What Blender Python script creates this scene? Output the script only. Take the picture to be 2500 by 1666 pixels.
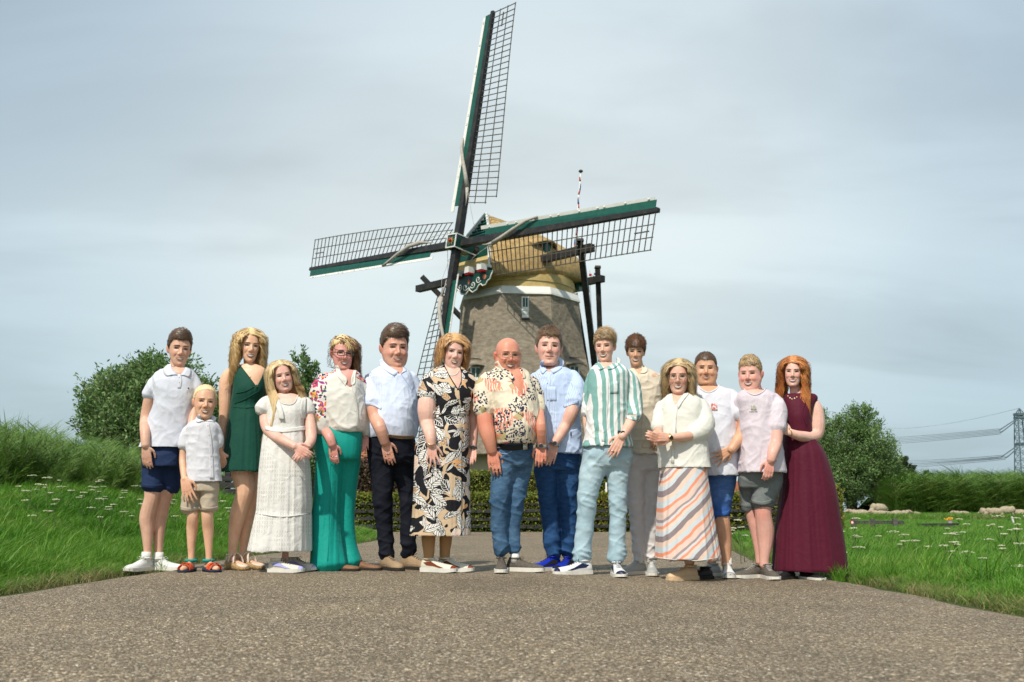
import bpy, bmesh, math, random
import numpy as np
from mathutils import Vector, Matrix, Euler, noise
from mathutils.bvhtree import BVHTree
from math import pi, sin, cos, tan, radians, sqrt

for _o in list(bpy.data.objects):
    bpy.data.objects.remove(_o, do_unlink=True)
scene = bpy.context.scene
COL = scene.collection
RNG = random.Random(7)
NR = np.random.RandomState(11)

# ------------------------------------------------------------------ camera
PITCH = radians(9.74); CAMZ = 0.43; FPX = 2430.6
cd = bpy.data.cameras.new('camera'); cam = bpy.data.objects.new('camera', cd); COL.objects.link(cam)
cam.location = (0, 0, CAMZ); cam.rotation_euler = (pi / 2 + PITCH, 0, 0)
cd.lens = 35; cd.sensor_width = 36; cd.clip_start = 0.05; cd.clip_end = 3000
cd.dof.use_dof = True; cd.dof.focus_distance = 7.6; cd.dof.aperture_fstop = 5.0
scene.camera = cam
_F = np.array([0, cos(PITCH), sin(PITCH)]); _U = np.array([0, -sin(PITCH), cos(PITCH)])
def P(u, v, Y):
    """world point at forward distance Y seen at photograph pixel (u, v)"""
    d = np.array([(u - 1250) / FPX, 0, 0]) + _F + _U * (833 - v) / FPX
    q = np.array([0, 0, CAMZ]) + d * (Y / d[1])
    return Vector(q)
def mpp(v, Y):
    """metres per photograph pixel at (v, Y)"""
    d = _F + _U * (833 - v) / FPX
    return (Y / d[1]) / FPX

# ------------------------------------------------------------------ world, sun, exposure
SUN_DIR = Vector((-0.36, -0.74, 1.0)).normalized()       # towards the sun
SUN_EL = math.asin(SUN_DIR.z); SUN_AZ = math.atan2(SUN_DIR.x, SUN_DIR.y)
world = bpy.data.worlds.new('World'); scene.world = world; world.use_nodes = True
nt = world.node_tree; nt.nodes.clear()
def N(t, ty, **kw):
    n = t.nodes.new(ty)
    for k, v in kw.items():
        if k == 'inp':
            for a, b in v.items(): n.inputs[a].default_value = b
        else: setattr(n, k, v)
    return n
wo = N(nt, 'ShaderNodeOutputWorld'); bg = N(nt, 'ShaderNodeBackground'); bg.inputs[1].default_value = 0.118
sky = N(nt, 'ShaderNodeTexSky'); sky.sky_type = 'NISHITA'; sky.sun_disc = False
sky.sun_elevation = SUN_EL; sky.sun_rotation = SUN_AZ
sky.air_density = 1.2; sky.dust_density = 2.0; sky.ozone_density = 1.5
tc = N(nt, 'ShaderNodeTexCoord'); sep = N(nt, 'ShaderNodeSeparateXYZ')
nt.links.new(tc.outputs['Generated'], sep.inputs[0])
def ramp(t, stops, interp='LINEAR'):
    r = N(t, 'ShaderNodeValToRGB'); r.color_ramp.interpolation = interp
    e = r.color_ramp.elements
    while len(e) < len(stops): e.new(0.5)
    for i, (p, c) in enumerate(stops):
        e[i].position = p; e[i].color = (c[0], c[1], c[2], 1) if hasattr(c, '__len__') else (c, c, c, 1)
    return r
# thin even cloud deck: colours by height above the horizon
grad = ramp(nt, [(0.0, (3.0, 3.9, 4.35)), (0.10, (3.9, 4.75, 5.1)), (0.26, (5.0, 5.65, 5.8)), (0.5, (4.3, 5.0, 5.4)), (1.0, (3.8, 4.6, 5.2))])
nt.links.new(sep.outputs['Z'], grad.inputs[0])
# streaky clouds: project direction on a plane high above
mx = N(nt, 'ShaderNodeMath', operation='MAXIMUM'); nt.links.new(sep.outputs['Z'], mx.inputs[0]); mx.inputs[1].default_value = 0.0
ad = N(nt, 'ShaderNodeMath', operation='ADD'); nt.links.new(mx.outputs[0], ad.inputs[0]); ad.inputs[1].default_value = 0.22
vd = N(nt, 'ShaderNodeVectorMath', operation='SCALE'); inv = N(nt, 'ShaderNodeMath', operation='DIVIDE'); inv.inputs[0].default_value = 1.0
nt.links.new(ad.outputs[0], inv.inputs[1]); nt.links.new(tc.outputs['Generated'], vd.inputs[0]); nt.links.new(inv.outputs[0], vd.inputs['Scale'])
mp = N(nt, 'ShaderNodeMapping'); mp.inputs['Scale'].default_value = (0.7, 1.3, 0.5); mp.inputs['Rotation'].default_value = (0, 0, radians(14)); mp.inputs['Location'].default_value = (3.1, 1.7, 0)
nt.links.new(vd.outputs[0], mp.inputs[0])
nz = N(nt, 'ShaderNodeTexNoise', inp={'Scale': 1.1, 'Detail': 6.0, 'Roughness': 0.5, 'Distortion': 0.35}); nt.links.new(mp.outputs[0], nz.inputs['Vector'])
cr = ramp(nt, [(0.30, 0.76), (0.44, 0.90), (0.56, 1.02), (0.72, 1.10)], 'EASE'); nt.links.new(nz.outputs[0], cr.inputs[0])
# broad brightness: paler in the middle of the view, greyer blue to both sides (round the whole horizon by azimuth)
nz2 = N(nt, 'ShaderNodeTexNoise', inp={'Scale': 1.1, 'Detail': 1.0}); 
mp2 = N(nt, 'ShaderNodeMapping'); mp2.inputs['Location'].default_value = (0.35, 0, 0.6); nt.links.new(tc.outputs['Generated'], mp2.inputs[0]); nt.links.new(mp2.outputs[0], nz2.inputs['Vector'])
cr2 = ramp(nt, [(0.30, (0.70, 0.75, 0.80)), (0.5, (1.0, 1.0, 1.0)), (0.75, (1.10, 1.07, 1.03))]); nt.links.new(nz2.outputs[0], cr2.inputs[0])
m1 = N(nt, 'ShaderNodeMix', data_type='RGBA', blend_type='MULTIPLY'); m1.inputs[0].default_value = 1
m2 = N(nt, 'ShaderNodeMix', data_type='RGBA', blend_type='MULTIPLY'); m2.inputs[0].default_value = 1
ab = N(nt, 'ShaderNodeMath', operation='ABSOLUTE'); nt.links.new(sep.outputs['X'], ab.inputs[0])
side = ramp(nt, [(0.0, (1.05, 1.04, 1.02)), (0.16, (1.03, 1.02, 1.01)), (0.46, (0.82, 0.865, 0.905)), (1.0, (0.80, 0.845, 0.89))], 'EASE'); nt.links.new(ab.outputs[0], side.inputs[0])
m5 = N(nt, 'ShaderNodeMix', data_type='RGBA', blend_type='MULTIPLY'); m5.inputs[0].default_value = 1; nt.links.new(m2.outputs[2], m5.inputs[6]); nt.links.new(side.outputs[0], m5.inputs[7])
m3 = N(nt, 'ShaderNodeMix', data_type='RGBA'); m3.inputs[0].default_value = 0.90
nt.links.new(grad.outputs[0], m1.inputs[6]); nt.links.new(cr.outputs[0], m1.inputs[7])
nt.links.new(m1.outputs[2], m2.inputs[6]); nt.links.new(cr2.outputs[0], m2.inputs[7])
nt.links.new(sky.outputs[0], m3.inputs[6]); nt.links.new(m5.outputs[2], m3.inputs[7])
nt.links.new(m3.outputs[2], bg.inputs[0]); nt.links.new(bg.outputs[0], wo.inputs[0])

sl = bpy.data.lights.new('sun', 'SUN'); sun = bpy.data.objects.new('sun', sl); COL.objects.link(sun)
sl.energy = 3.3; sl.angle = radians(1.2); sl.color = (1.0, 0.925, 0.80)
sun.rotation_euler = (-SUN_DIR).to_track_quat('-Z', 'Y').to_euler(); sun.location = (-20, -20, 40)
vs = scene.view_settings; vs.view_transform = 'Standard'; vs.look = 'None'; vs.exposure = 0.39; vs.gamma = 1.0; vs.use_curve_mapping = False

# ------------------------------------------------------------------ object helpers
ORG = {}
def thing(name, label, cat, loc=(0, 0, 0), group=None):
    o = bpy.data.objects.new(name, None); COL.objects.link(o); o.location = loc; o.empty_display_size = 0.2
    o['label'] = label; o['category'] = cat
    if group: o['group'] = group
    ORG[o.name] = Vector(loc); return o
def tag(o, label, cat, group=None, kind=None):
    if kind: o['kind'] = kind
    if label: o['label'] = label
    if cat: o['category'] = cat
    if group: o['group'] = group
    return o
def obj(name, verts, faces, mat, parent=None, smooth=False, origin=None, kind=None, label=None, uv=None):
    """verts in world space; one mesh object, child of parent"""
    org = ORG[parent.name] if parent is not None else (Vector(origin) if origin is not None else Vector((0, 0, 0)))
    me = bpy.data.meshes.new(name)
    V = np.asarray([tuple(v) for v in verts] if not isinstance(verts, np.ndarray) else verts, dtype=float) - np.array(org)
    me.from_pydata(V.tolist(), [], [list(map(int, f)) for f in faces])
    if isinstance(mat, (list, tuple)):
        for m in mat: me.materials.append(m)
    elif mat is not None: me.materials.append(mat)
    if smooth: me.polygons.foreach_set('use_smooth', [True] * len(me.polygons))
    o = bpy.data.objects.new(name, me); COL.objects.link(o)
    if parent is not None: o.parent = parent
    else: o.location = org
    ORG[o.name] = org
    if kind: o['kind'] = kind
    if label: o['label'] = label
    me.update(); return o
class MB:
    """collects simple solids in world space"""
    def __init__(s): s.v = []; s.f = []; s.mi = []
    def add(s, v, f, mi=0):
        k = len(s.v); s.v += [tuple(a) for a in v]; s.f += [tuple(i + k for i in q) for q in f]; s.mi += [mi] * len(f)
    def hexa(s, p, mi=0):   # 8 points: bottom 4, top 4
        s.add(p, [(3, 2, 1, 0), (4, 5, 6, 7), (0, 1, 5, 4), (1, 2, 6, 5), (2, 3, 7, 6), (3, 0, 4, 7)], mi)
    def box(s, c, sz, M=None, mi=0):
        c = Vector(c); pts = []
        for z in (-.5, .5):
            for x, y in ((-.5, -.5), (.5, -.5), (.5, .5), (-.5, .5)):
                q = Vector((x * sz[0], y * sz[1], z * sz[2]))
                pts.append(c + (M @ q if M is not None else q))
        s.hexa(pts, mi)
    def beam(s, a, b, w, h, w2=None, h2=None, side=None, mi=0):
        a = Vector(a); b = Vector(b); d = (b - a).normalized()
        sd = Vector(side).normalized() if side is not None else (d.cross(Vector((0, 0, 1))) if abs(d.z) < .95 else d.cross(Vector((0, 1, 0)))).normalized()
        sd = (sd - d * sd.dot(d)).normalized(); up = sd.cross(d).normalized()
        w2 = w if w2 is None else w2; h2 = h if h2 is None else h2; pts = []
        for q, ww, hh in ((a, w, h), (b, w2, h2)):
            for x, y in ((-.5, -.5), (.5, -.5), (.5, .5), (-.5, .5)): pts.append(q + sd * x * ww + up * y * hh)
        s.hexa(pts, mi)
    def tube(s, pts, rad, n=6, mi=0):
        pts = [Vector(p) for p in pts]; m = len(pts)
        rad = [rad] * m if not hasattr(rad, '__len__') else rad
        d0 = (pts[1] - pts[0]).normalized(); r0 = d0.orthogonal().normalized(); vs_ = []
        for i in range(m):
            d = (pts[min(i + 1, m - 1)] - pts[max(i - 1, 0)])
            d = d.normalized() if d.length > 1e-9 else d0
            r0 = (r0 - d * r0.dot(d)).normalized(); q = d.cross(r0)
            for k in range(n):
                t = 2 * pi * k / n; vs_.append(pts[i] + (r0 * cos(t) + q * sin(t)) * rad[i])
        fs = [(i * n + k, i * n + (k + 1) % n, (i + 1) * n + (k + 1) % n, (i + 1) * n + k) for i in range(m - 1) for k in range(n)]
        fs += [tuple(range(n))[::-1], tuple((m - 1) * n + k for k in range(n))]
        s.add(vs_, fs, mi)
    def ball(s, c, r, n=8, m=6, mi=0, M=None):
        c = Vector(c); r = (r, r, r) if not hasattr(r, '__len__') else r; v = []; f = []
        for i in range(m + 1):
            for k in range(n):
                a = pi * i / m; b = 2 * pi * k / n
                q = Vector((r[0] * sin(a) * cos(b), r[1] * sin(a) * sin(b), r[2] * cos(a)))
                v.append(c + (M @ q if M is not None else q))
        for i in range(m):
            for k in range(n): f.append((i * n + k, (i + 1) * n + k, (i + 1) * n + (k + 1) % n, i * n + (k + 1) % n))
        s.add(v, f, mi)
    def build(s, name, mat, parent=None, smooth=False, **kw):
        o = obj(name, s.v, s.f, mat, parent, smooth, **kw)
        if any(s.mi): o.data.polygons.foreach_set('material_index', s.mi)
        return o
def prism(poly, depthvec):
    """closed solid from a flat world-space polygon swept by depthvec"""
    n = len(poly); v = [Vector(p) for p in poly] + [Vector(p) + Vector(depthvec) for p in poly]
    f = [tuple(range(n)), tuple(range(2 * n - 1, n - 1, -1))] + [(i, i + n, (i + 1) % n + n, (i + 1) % n) for i in range(n)]
    return v, f

# ------------------------------------------------------------------ materials
MATS = {}
def mat(name, col, rough=0.8, var=0.15, vscale=6.0, bump=0.0, bscale=40.0, spec=0.3, metal=0.0, trans=0.0, col2=None, sheen=0.0, stretch=None, sss=0.0, bdist=0.02, coord='Object', ramp_pos=(0.35, 0.65)):
    if name in MATS: return MATS[name]
    m = bpy.data.materials.new(name); m.use_nodes = True; t = m.node_tree; b = t.nodes['Principled BSDF']
    b.inputs['Roughness'].default_value = rough; b.inputs['Specular IOR Level'].default_value = spec; b.inputs['Metallic'].default_value = metal
    if sheen: b.inputs['Sheen Weight'].default_value = sheen
    if sss:
        b.inputs['Subsurface Weight'].default_value = sss; b.inputs['Subsurface Radius'].default_value = (0.012, 0.005, 0.003); b.inputs['Subsurface Scale'].default_value = 1.0
    c = N(t, 'ShaderNodeTexCoord'); mpn = N(t, 'ShaderNodeMapping'); t.links.new(c.outputs[coord], mpn.inputs[0])
    if stretch: mpn.inputs['Scale'].default_value = stretch
    nz = N(t, 'ShaderNodeTexNoise', inp={'Scale': vscale, 'Detail': 5.0, 'Roughness': 0.6}); t.links.new(mpn.outputs[0], nz.inputs['Vector'])
    c2 = col2 if col2 is not None else tuple(min(1, x * (1 + var)) for x in col)
    c1 = col if col2 is not None else tuple(x * (1 - var) for x in col)
    r = ramp(t, [(ramp_pos[0], c1), (ramp_pos[1], c2)]); t.links.new(nz.outputs[0], r.inputs[0]); t.links.new(r.outputs[0], b.inputs['Base Color'])
    if bump:
        nb = N(t, 'ShaderNodeTexNoise', inp={'Scale': bscale, 'Detail': 4.0, 'Roughness': 0.6}); t.links.new(mpn.outputs[0], nb.inputs['Vector'])
        bp = N(t, 'ShaderNodeBump', inp={'Strength': bump, 'Distance': bdist}); t.links.new(nb.outputs[0], bp.inputs['Height']); t.links.new(bp.outputs[0], b.inputs['Normal'])
    if trans:
        o_ = t.nodes['Material Output']; tr = N(t, 'ShaderNodeBsdfTranslucent'); mxs = N(t, 'ShaderNodeMixShader'); mxs.inputs[0].default_value = trans
        t.links.new(r.outputs[0], tr.inputs[0]); t.links.new(b.outputs[0], mxs.inputs[1]); t.links.new(tr.outputs[0], mxs.inputs[2]); t.links.new(mxs.outputs[0], o_.inputs[0])
    MATS[name] = m; return m
def leafmat(name, cols, rough=0.5, trans=0.3, vscale=0.6, spec=0.35):
    """foliage: colour by random island plus broad noise"""
    m = bpy.data.materials.new(name); m.use_nodes = True; t = m.node_tree; b = t.nodes['Principled BSDF']
    b.inputs['Roughness'].default_value = rough; b.inputs['Specular IOR Level'].default_value = spec
    g = N(t, 'ShaderNodeNewGeometry'); c = N(t, 'ShaderNodeTexCoord')
    nz = N(t, 'ShaderNodeTexNoise', inp={'Scale': vscale, 'Detail': 3.0}); t.links.new(g.outputs['Position'], nz.inputs['Vector'])
    ma = N(t, 'ShaderNodeMath', operation='MULTIPLY_ADD'); t.links.new(g.outputs['Random Per Island'], ma.inputs[0]); ma.inputs[1].default_value = 0.6
    sb = N(t, 'ShaderNodeMath', operation='MULTIPLY_ADD'); t.links.new(nz.outputs[0], sb.inputs[0]); sb.inputs[1].default_value = 1.0; sb.inputs[2].default_value = -0.3
    t.links.new(sb.outputs[0], ma.inputs[2])
    k = len(cols); r = ramp(t, [(0.08 + 0.84 * i / (k - 1), cols[i]) for i in range(k)]); t.links.new(ma.outputs[0], r.inputs[0]); t.links.new(r.outputs[0], b.inputs['Base Color'])
    o_ = t.nodes['Material Output']; tr = N(t, 'ShaderNodeBsdfTranslucent'); mxs = N(t, 'ShaderNodeMixShader'); mxs.inputs[0].default_value = trans
    t.links.new(r.outputs[0], tr.inputs[0]); t.links.new(b.outputs[0], mxs.inputs[1]); t.links.new(tr.outputs[0], mxs.inputs[2]); t.links.new(mxs.outputs[0], o_.inputs[0])
    return m
def ss(t): t = max(0., min(1., t)); return t * t * (3 - 2 * t)
def g(x, y):
    z = (-0.05 * ss(x / 1.4) + 0.012 * ss(-x / 2)) * (1 - ss((y - 10) / 8)) * ss((y - 1.5) / 4)
    z += 0.72 * ss((-2.5 - x) / 3.3) * ss((y - 5.0) / 10) * (1 - 0.6 * ss((y - 26) / 20))
    return z
# ------------------------------------------------------------------ ground, road
M_soil = mat('soil_green', (0.045, 0.075, 0.02), 0.95, 0.3, 1.5, bump=0.5, bscale=12, col2=(0.085, 0.10, 0.035))
def road_mat():
    m = bpy.data.materials.new('chip_asphalt'); m.use_nodes = True; t = m.node_tree; b = t.nodes['Principled BSDF']
    c = N(t, 'ShaderNodeTexCoord'); co = c.outputs['Object']
    v1 = N(t, 'ShaderNodeTexVoronoi', inp={'Scale': 150.0}); v2 = N(t, 'ShaderNodeTexVoronoi', inp={'Scale': 95.0}); v3 = N(t, 'ShaderNodeTexVoronoi', inp={'Scale': 40.0})
    for v in (v1, v2, v3): t.links.new(co, v.inputs['Vector'])
    s1 = N(t, 'ShaderNodeSeparateColor'); t.links.new(v1.outputs['Color'], s1.inputs[0])
    r1 = ramp(t, [(0.0, (0.080, 0.059, 0.038)), (0.3, (0.165, 0.126, 0.080)), (0.6, (0.25, 0.192, 0.122)), (0.84, (0.335, 0.265, 0.175)), (0.97, (0.58, 0.50, 0.38)), (1.0, (0.78, 0.72, 0.60))]); t.links.new(s1.outputs[0], r1.inputs[0])
    s2 = N(t, 'ShaderNodeSeparateColor'); t.links.new(v2.outputs['Color'], s2.inputs[0])
    r2 = ramp(t, [(0.0, 0.55), (0.5, 1.0), (0.90, 1.2), (0.96, 2.3)]); t.links.new(s2.outputs[1], r2.inputs[0])
    mm = N(t, 'ShaderNodeMix', data_type='RGBA', blend_type='MULTIPLY'); mm.inputs[0].default_value = 0.8; t.links.new(r1.outputs[0], mm.inputs[6]); t.links.new(r2.outputs[0], mm.inputs[7])
    n1 = N(t, 'ShaderNodeTexNoise', inp={'Scale': 0.9, 'Detail': 8.0, 'Roughness': 0.68, 'Distortion': 0.5}); t.links.new(co, n1.inputs['Vector'])
    r3 = ramp(t, [(0.25, (0.66, 0.65, 0.64)), (0.5, (1.0, 1.0, 1.0)), (0.75, (1.16, 1.12, 1.05))]); t.links.new(n1.outputs[0], r3.inputs[0])
    m4 = N(t, 'ShaderNodeMix', data_type='RGBA', blend_type='MULTIPLY'); m4.inputs[0].default_value = 1; t.links.new(mm.outputs[2], m4.inputs[6]); t.links.new(r3.outputs[0], m4.inputs[7])
    t.links.new(m4.outputs[2], b.inputs['Base Color'])
    b.inputs['Roughness'].default_value = 0.75; b.inputs['Specular IOR Level'].default_value = 0.35
    bp = N(t, 'ShaderNodeBump', inp={'Strength': 0.9, 'Distance': 0.008}); ad = N(t, 'ShaderNodeMath', operation='ADD')
    t.links.new(v1.outputs['Distance'], ad.inputs[0]); t.links.new(s2.outputs[1], ad.inputs[1]); 
    iv = N(t, 'ShaderNodeMath', operation='MULTIPLY'); iv.inputs[1].default_value = -1; t.links.new(ad.outputs[0], iv.inputs[0]); t.links.new(iv.outputs[0], bp.inputs['Height'])
    t.links.new(bp.outputs[0], b.inputs['Normal']); return m
M_road = road_mat()
def grid(xs, ys, fz):
    v = [(x, y, fz(x, y)) for y in ys for x in xs]; n = len(xs)
    return v, [(j * n + i, j * n + i + 1, (j + 1) * n + i + 1, (j + 1) * n + i) for j in range(len(ys) - 1) for i in range(n - 1)]
xs = sorted(set([-900, -400, -200, -100, -60, -40, -25, -18] + [round(-14 + .5 * i, 2) for i in range(57)] + [18, 25, 40, 60, 100, 200, 400, 900]))
ys = [-60, -20, -8] + [round(-4 + .5 * i, 2) for i in range(80)] + [38, 42, 50, 60, 80, 120, 200, 400, 900, 1800]
v, f = grid(xs, ys, lambda x, y: g(x, y) - 0.025)
tag(obj('ground', v, f, M_soil, smooth=True), None, None, kind='structure')
RD = [(-8, -2.9, 2.5), (0, -2.88, 2.5), (4, -2.84, 2.5), (5.5, -2.74, 2.5), (7.3, -2.70, 2.48), (8.4, -2.72, 2.46), (10.2, -2.68, 2.5), (13.4, -2.25, 2.9), (16, -2.2, 3.4), (19, -2.25, 4.0), (20.2, -2.5, 5.0), (20.6, -3.2, 6), (22.2, -4, 7)]
def edge(y, k):
    for a, b in zip(RD, RD[1:]):
        if a[0] <= y <= b[0]:
            t = (y - a[0]) / (b[0] - a[0]); return a[k] * (1 - t) + b[k] * t
    return RD[0][k] if y < RD[0][0] else RD[-1][k]
v = []; f = []; NX = 24; yy = np.concatenate([np.arange(-8, 4, 1.0), np.arange(4, 22.21, 0.12)])
for j, y in enumerate(yy):
    w1 = 0.05 * noise.noise(Vector((y * 1.7, 3, 0))) + 0.02 * noise.noise(Vector((y * 7, 3, 0))); w2 = 0.05 * noise.noise(Vector((y * 1.7, 9, 0))) + 0.02 * noise.noise(Vector((y * 7, 9, 0)))
    a = edge(y, 1) + w1; b = edge(y, 2) + w2
    for i in range(NX + 1):
        x = a + (b - a) * i / NX; v.append((x, y, g(x, y) + (0 if 0 < i < NX else -0.03)))
f = [(j * (NX + 1) + i, j * (NX + 1) + i + 1, (j + 1) * (NX + 1) + i + 1, (j + 1) * (NX + 1) + i) for j in range(len(yy) - 1) for i in range(NX)]
tag(obj('road', v, f, M_road, smooth=True), None, None, kind='structure')
v, f = grid(np.linspace(edge(12.3, 1) + .15, edge(12.3, 2) - .3, 60), [12.3, 12.318], lambda x, y: g(x, y) + .004); v = [(x, y + .04 * noise.noise(Vector((x * 1.5, 2, 0))), z) for x, y, z in v]
tag(obj('road_joint', v, f, mat('joint_tar', (.03, .028, .025), .8, .2)), None, None, kind='structure')
# side path running off to the right in front of the hedge
v, f = grid(np.linspace(6.8, 40, 12), np.linspace(20.3, 22.4, 5), lambda x, y: g(x, y) + 0.004)
M_path = mat('pale_path', (0.30, 0.26, 0.20), 0.9, 0.2, 3, bump=.3, bscale=60)
tag(obj('path', v, f, M_path), None, None, kind='structure')

# ------------------------------------------------------------------ scattering
def hidden_collection(name, objs):
    c = bpy.data.collections.new(name)
    for o in objs:
        COL.objects.unlink(o); c.objects.link(o)
    return c
def scatter(name, pts, rots, scs, coll, label=None, kind='stuff'):
    me = bpy.data.meshes.new(name); me.from_pydata([tuple(p) for p in pts], [], [])
    a = me.attributes.new('rot', 'FLOAT_VECTOR', 'POINT'); a.data.foreach_set('vector', np.asarray(rots, dtype=np.float32).ravel())
    a = me.attributes.new('scl', 'FLOAT_VECTOR', 'POINT'); a.data.foreach_set('vector', np.asarray(scs, dtype=np.float32).ravel())
    o = bpy.data.objects.new(name, me); COL.objects.link(o)
    t = bpy.data.node_groups.new(name, 'GeometryNodeTree')
    t.interface.new_socket('Geometry', in_out='INPUT', socket_type='NodeSocketGeometry'); t.interface.new_socket('Geometry', in_out='OUTPUT', socket_type='NodeSocketGeometry')
    gi = t.nodes.new('NodeGroupInput'); go = t.nodes.new('NodeGroupOutput'); ip = t.nodes.new('GeometryNodeInstanceOnPoints'); ci = t.nodes.new('GeometryNodeCollectionInfo')
    ci.inputs['Collection'].default_value = coll; ci.inputs['Separate Children'].default_value = True; ci.inputs['Reset Children'].default_value = True
    ip.inputs['Pick Instance'].default_value = True
    na = t.nodes.new('GeometryNodeInputNamedAttribute'); na.data_type = 'FLOAT_VECTOR'; na.inputs['Name'].default_value = 'rot'
    nb = t.nodes.new('GeometryNodeInputNamedAttribute'); nb.data_type = 'FLOAT_VECTOR'; nb.inputs['Name'].default_value = 'scl'
    L = t.links.new
    L(gi.outputs[0], ip.inputs['Points']); L(ci.outputs[0], ip.inputs['Instance']); L(na.outputs[0], ip.inputs['Rotation']); L(nb.outputs[0], ip.inputs['Scale']); L(ip.outputs[0], go.inputs[0])
    md = o.modifiers.new('scatter', 'NODES'); md.node_group = t
    o['kind'] = kind
    if label: o['label'] = label
    return o
M_grass = leafmat('grass_blades', [(0.042, 0.13, 0.010), (0.085, 0.24, 0.018), (0.14, 0.31, 0.028), (0.27, 0.36, 0.08)], 0.5, 0.35, vscale=0.9)
M_dry = leafmat('dry_grass_blades', [(0.06, 0.13, 0.02), (0.14, 0.18, 0.05), (0.30, 0.26, 0.11), (0.40, 0.33, 0.17)], 0.7, 0.25, vscale=2.0)
def clump(name, n, h, w, spread, m, lean=(0.35, 0.0), wind=0.15, seg=3):
    v = []; f = []
    for i in range(n):
        a = RNG.uniform(0, 2 * pi); r = spread * sqrt(RNG.random()); bx, by = r * cos(a), r * sin(a)
        hh = h * RNG.uniform(.55, 1.15); ln = RNG.uniform(*lean[:1] * 2) if False else RNG.uniform(0.05, lean[0]); la = RNG.uniform(0, 2 * pi)
        dx, dy = ln * cos(la) + wind, ln * sin(la); pa = RNG.uniform(0, 2 * pi); px, py = cos(pa) * w * .5, sin(pa) * w * .5; k = len(v)
        for s in range(seg):
            t = s / seg; z = hh * t * (1 - .12 * t * (ln + abs(wind)) * 2); q = t * t * hh; ww = 1 - t * .45
            v += [(bx + dx * q - px * ww, by + dy * q - py * ww, z), (bx + dx * q + px * ww, by + dy * q + py * ww, z)]
        v.append((bx + dx * hh, by + dy * hh, hh * (1 - .25 * (ln + abs(wind)))))
        for s in range(seg - 1): f.append((k + 2 * s, k + 2 * s + 1, k + 2 * s + 3, k + 2 * s + 2))
        f.append((k + 2 * seg - 2, k + 2 * seg - 1, k + 2 * seg))
    return obj(name, v, f, m)
gc = hidden_collection('grass_clumps', [clump('clump', 46, .17, .006, .075, M_grass, (1.3, 0), .25) for _ in range(6)])
dc = hidden_collection('dry_clumps', [clump('clump', 26, .10, .004, .07, M_dry, (1.8, 0), .2) for _ in range(4)])
tcx = hidden_collection('tall_clumps', [clump('clump', 34, .34, .009, .07, M_grass, (.9, 0), .2) for _ in range(4)])
pts, rots, scs = [], [], []; dp, dr, ds = [], [], []; tp, tr_, ts = [], [], []
def ongrass(x, y): 
    if y > 20.3 and x > 5 and y < 22.4: return -1
    if y > 22.2: return .5
    a, b = edge(y, 1), edge(y, 2); return max(a - x, x - b)
def ok_view(x, y, m=1.12): return abs(x) < (1250 / 2430 * y + .35) * m
y = 3.2
while y < 46:
    st = 0.062 if y < 8 else 0.062 + (y - 8) * .014
    x = -y * .56 - .4
    while x < y * .56 + .4:
        xx = x + RNG.uniform(-.5, .5) * st; yv = y + RNG.uniform(-.5, .5) * st; d = ongrass(xx, yv)
        inhedge = (22.0 < yv < 25.5 and -5 < xx < 7.6)
        if d > 0.02 and not inhedge and yv < 46:
            s = min(1.0, .45 + d * 1.2) * RNG.uniform(.75, 1.2) * (1 + .35 * noise.noise(Vector((xx * 1.3, yv * 1.3, 0))))
            gz = g(xx, yv) - .025; big = 1 + max(0, (yv - 10)) * .045
            pts.append((xx, yv, gz)); rots.append((0, 0, RNG.uniform(-.9, .9))); scs.append((s * big, s * big, s * (1 + (big - 1) * .15)))
            if RNG.random() < .03 and d > .35: tp.append((xx, yv, gz)); tr_.append((0, 0, RNG.uniform(-.8, .8))); q = RNG.uniform(.6, 1.05); ts.append((q, q, q))
        if d > .4 and RNG.random() < .035 + .10 * max(0, noise.noise(Vector((xx * .8, yv * .8, 5)))):
            q = RNG.uniform(.9, 1.9); dp.append((xx, yv, g(xx, yv) - .02)); dr.append((0, 0, RNG.uniform(-3, 3))); ds.append((q, q, q))
        if -.02 < d < .45 and RNG.random() < (1.1 - d * 2.3) and yv < 20:
            gz = g(xx, yv) - .02; q = RNG.uniform(.5, 1.3); dp.append((xx, yv, gz)); dr.append((0, 0, RNG.uniform(-3, 3))); ds.append((q, q, q * RNG.uniform(.5, 1)))
        x += st
    y += st
# tufts at the foot of the outer people
for cx, cy, n, h in ((-2.84, 7.35, 9, .55), (-2.62, 7.42, 5, .4), (2.42, 7.3, 9, .5), (2.6, 7.2, 10, .55), (2.28, 7.15, 3, .3)):
    for _ in range(n):
        q = h * RNG.uniform(.5, 1.1); a = cx + RNG.uniform(-.14, .14); b = cy + RNG.uniform(-.08, .08); tp.append((a, b, g(a, b) - .02)); tr_.append((0, 0, RNG.uniform(-3, 3))); ts.append((q, q, q))
scatter('grass', pts, rots, scs, gc); scatter('dry_grass', dp, dr, ds, dc); scatter('tall_grass', tp, tr_, ts, tcx)

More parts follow.
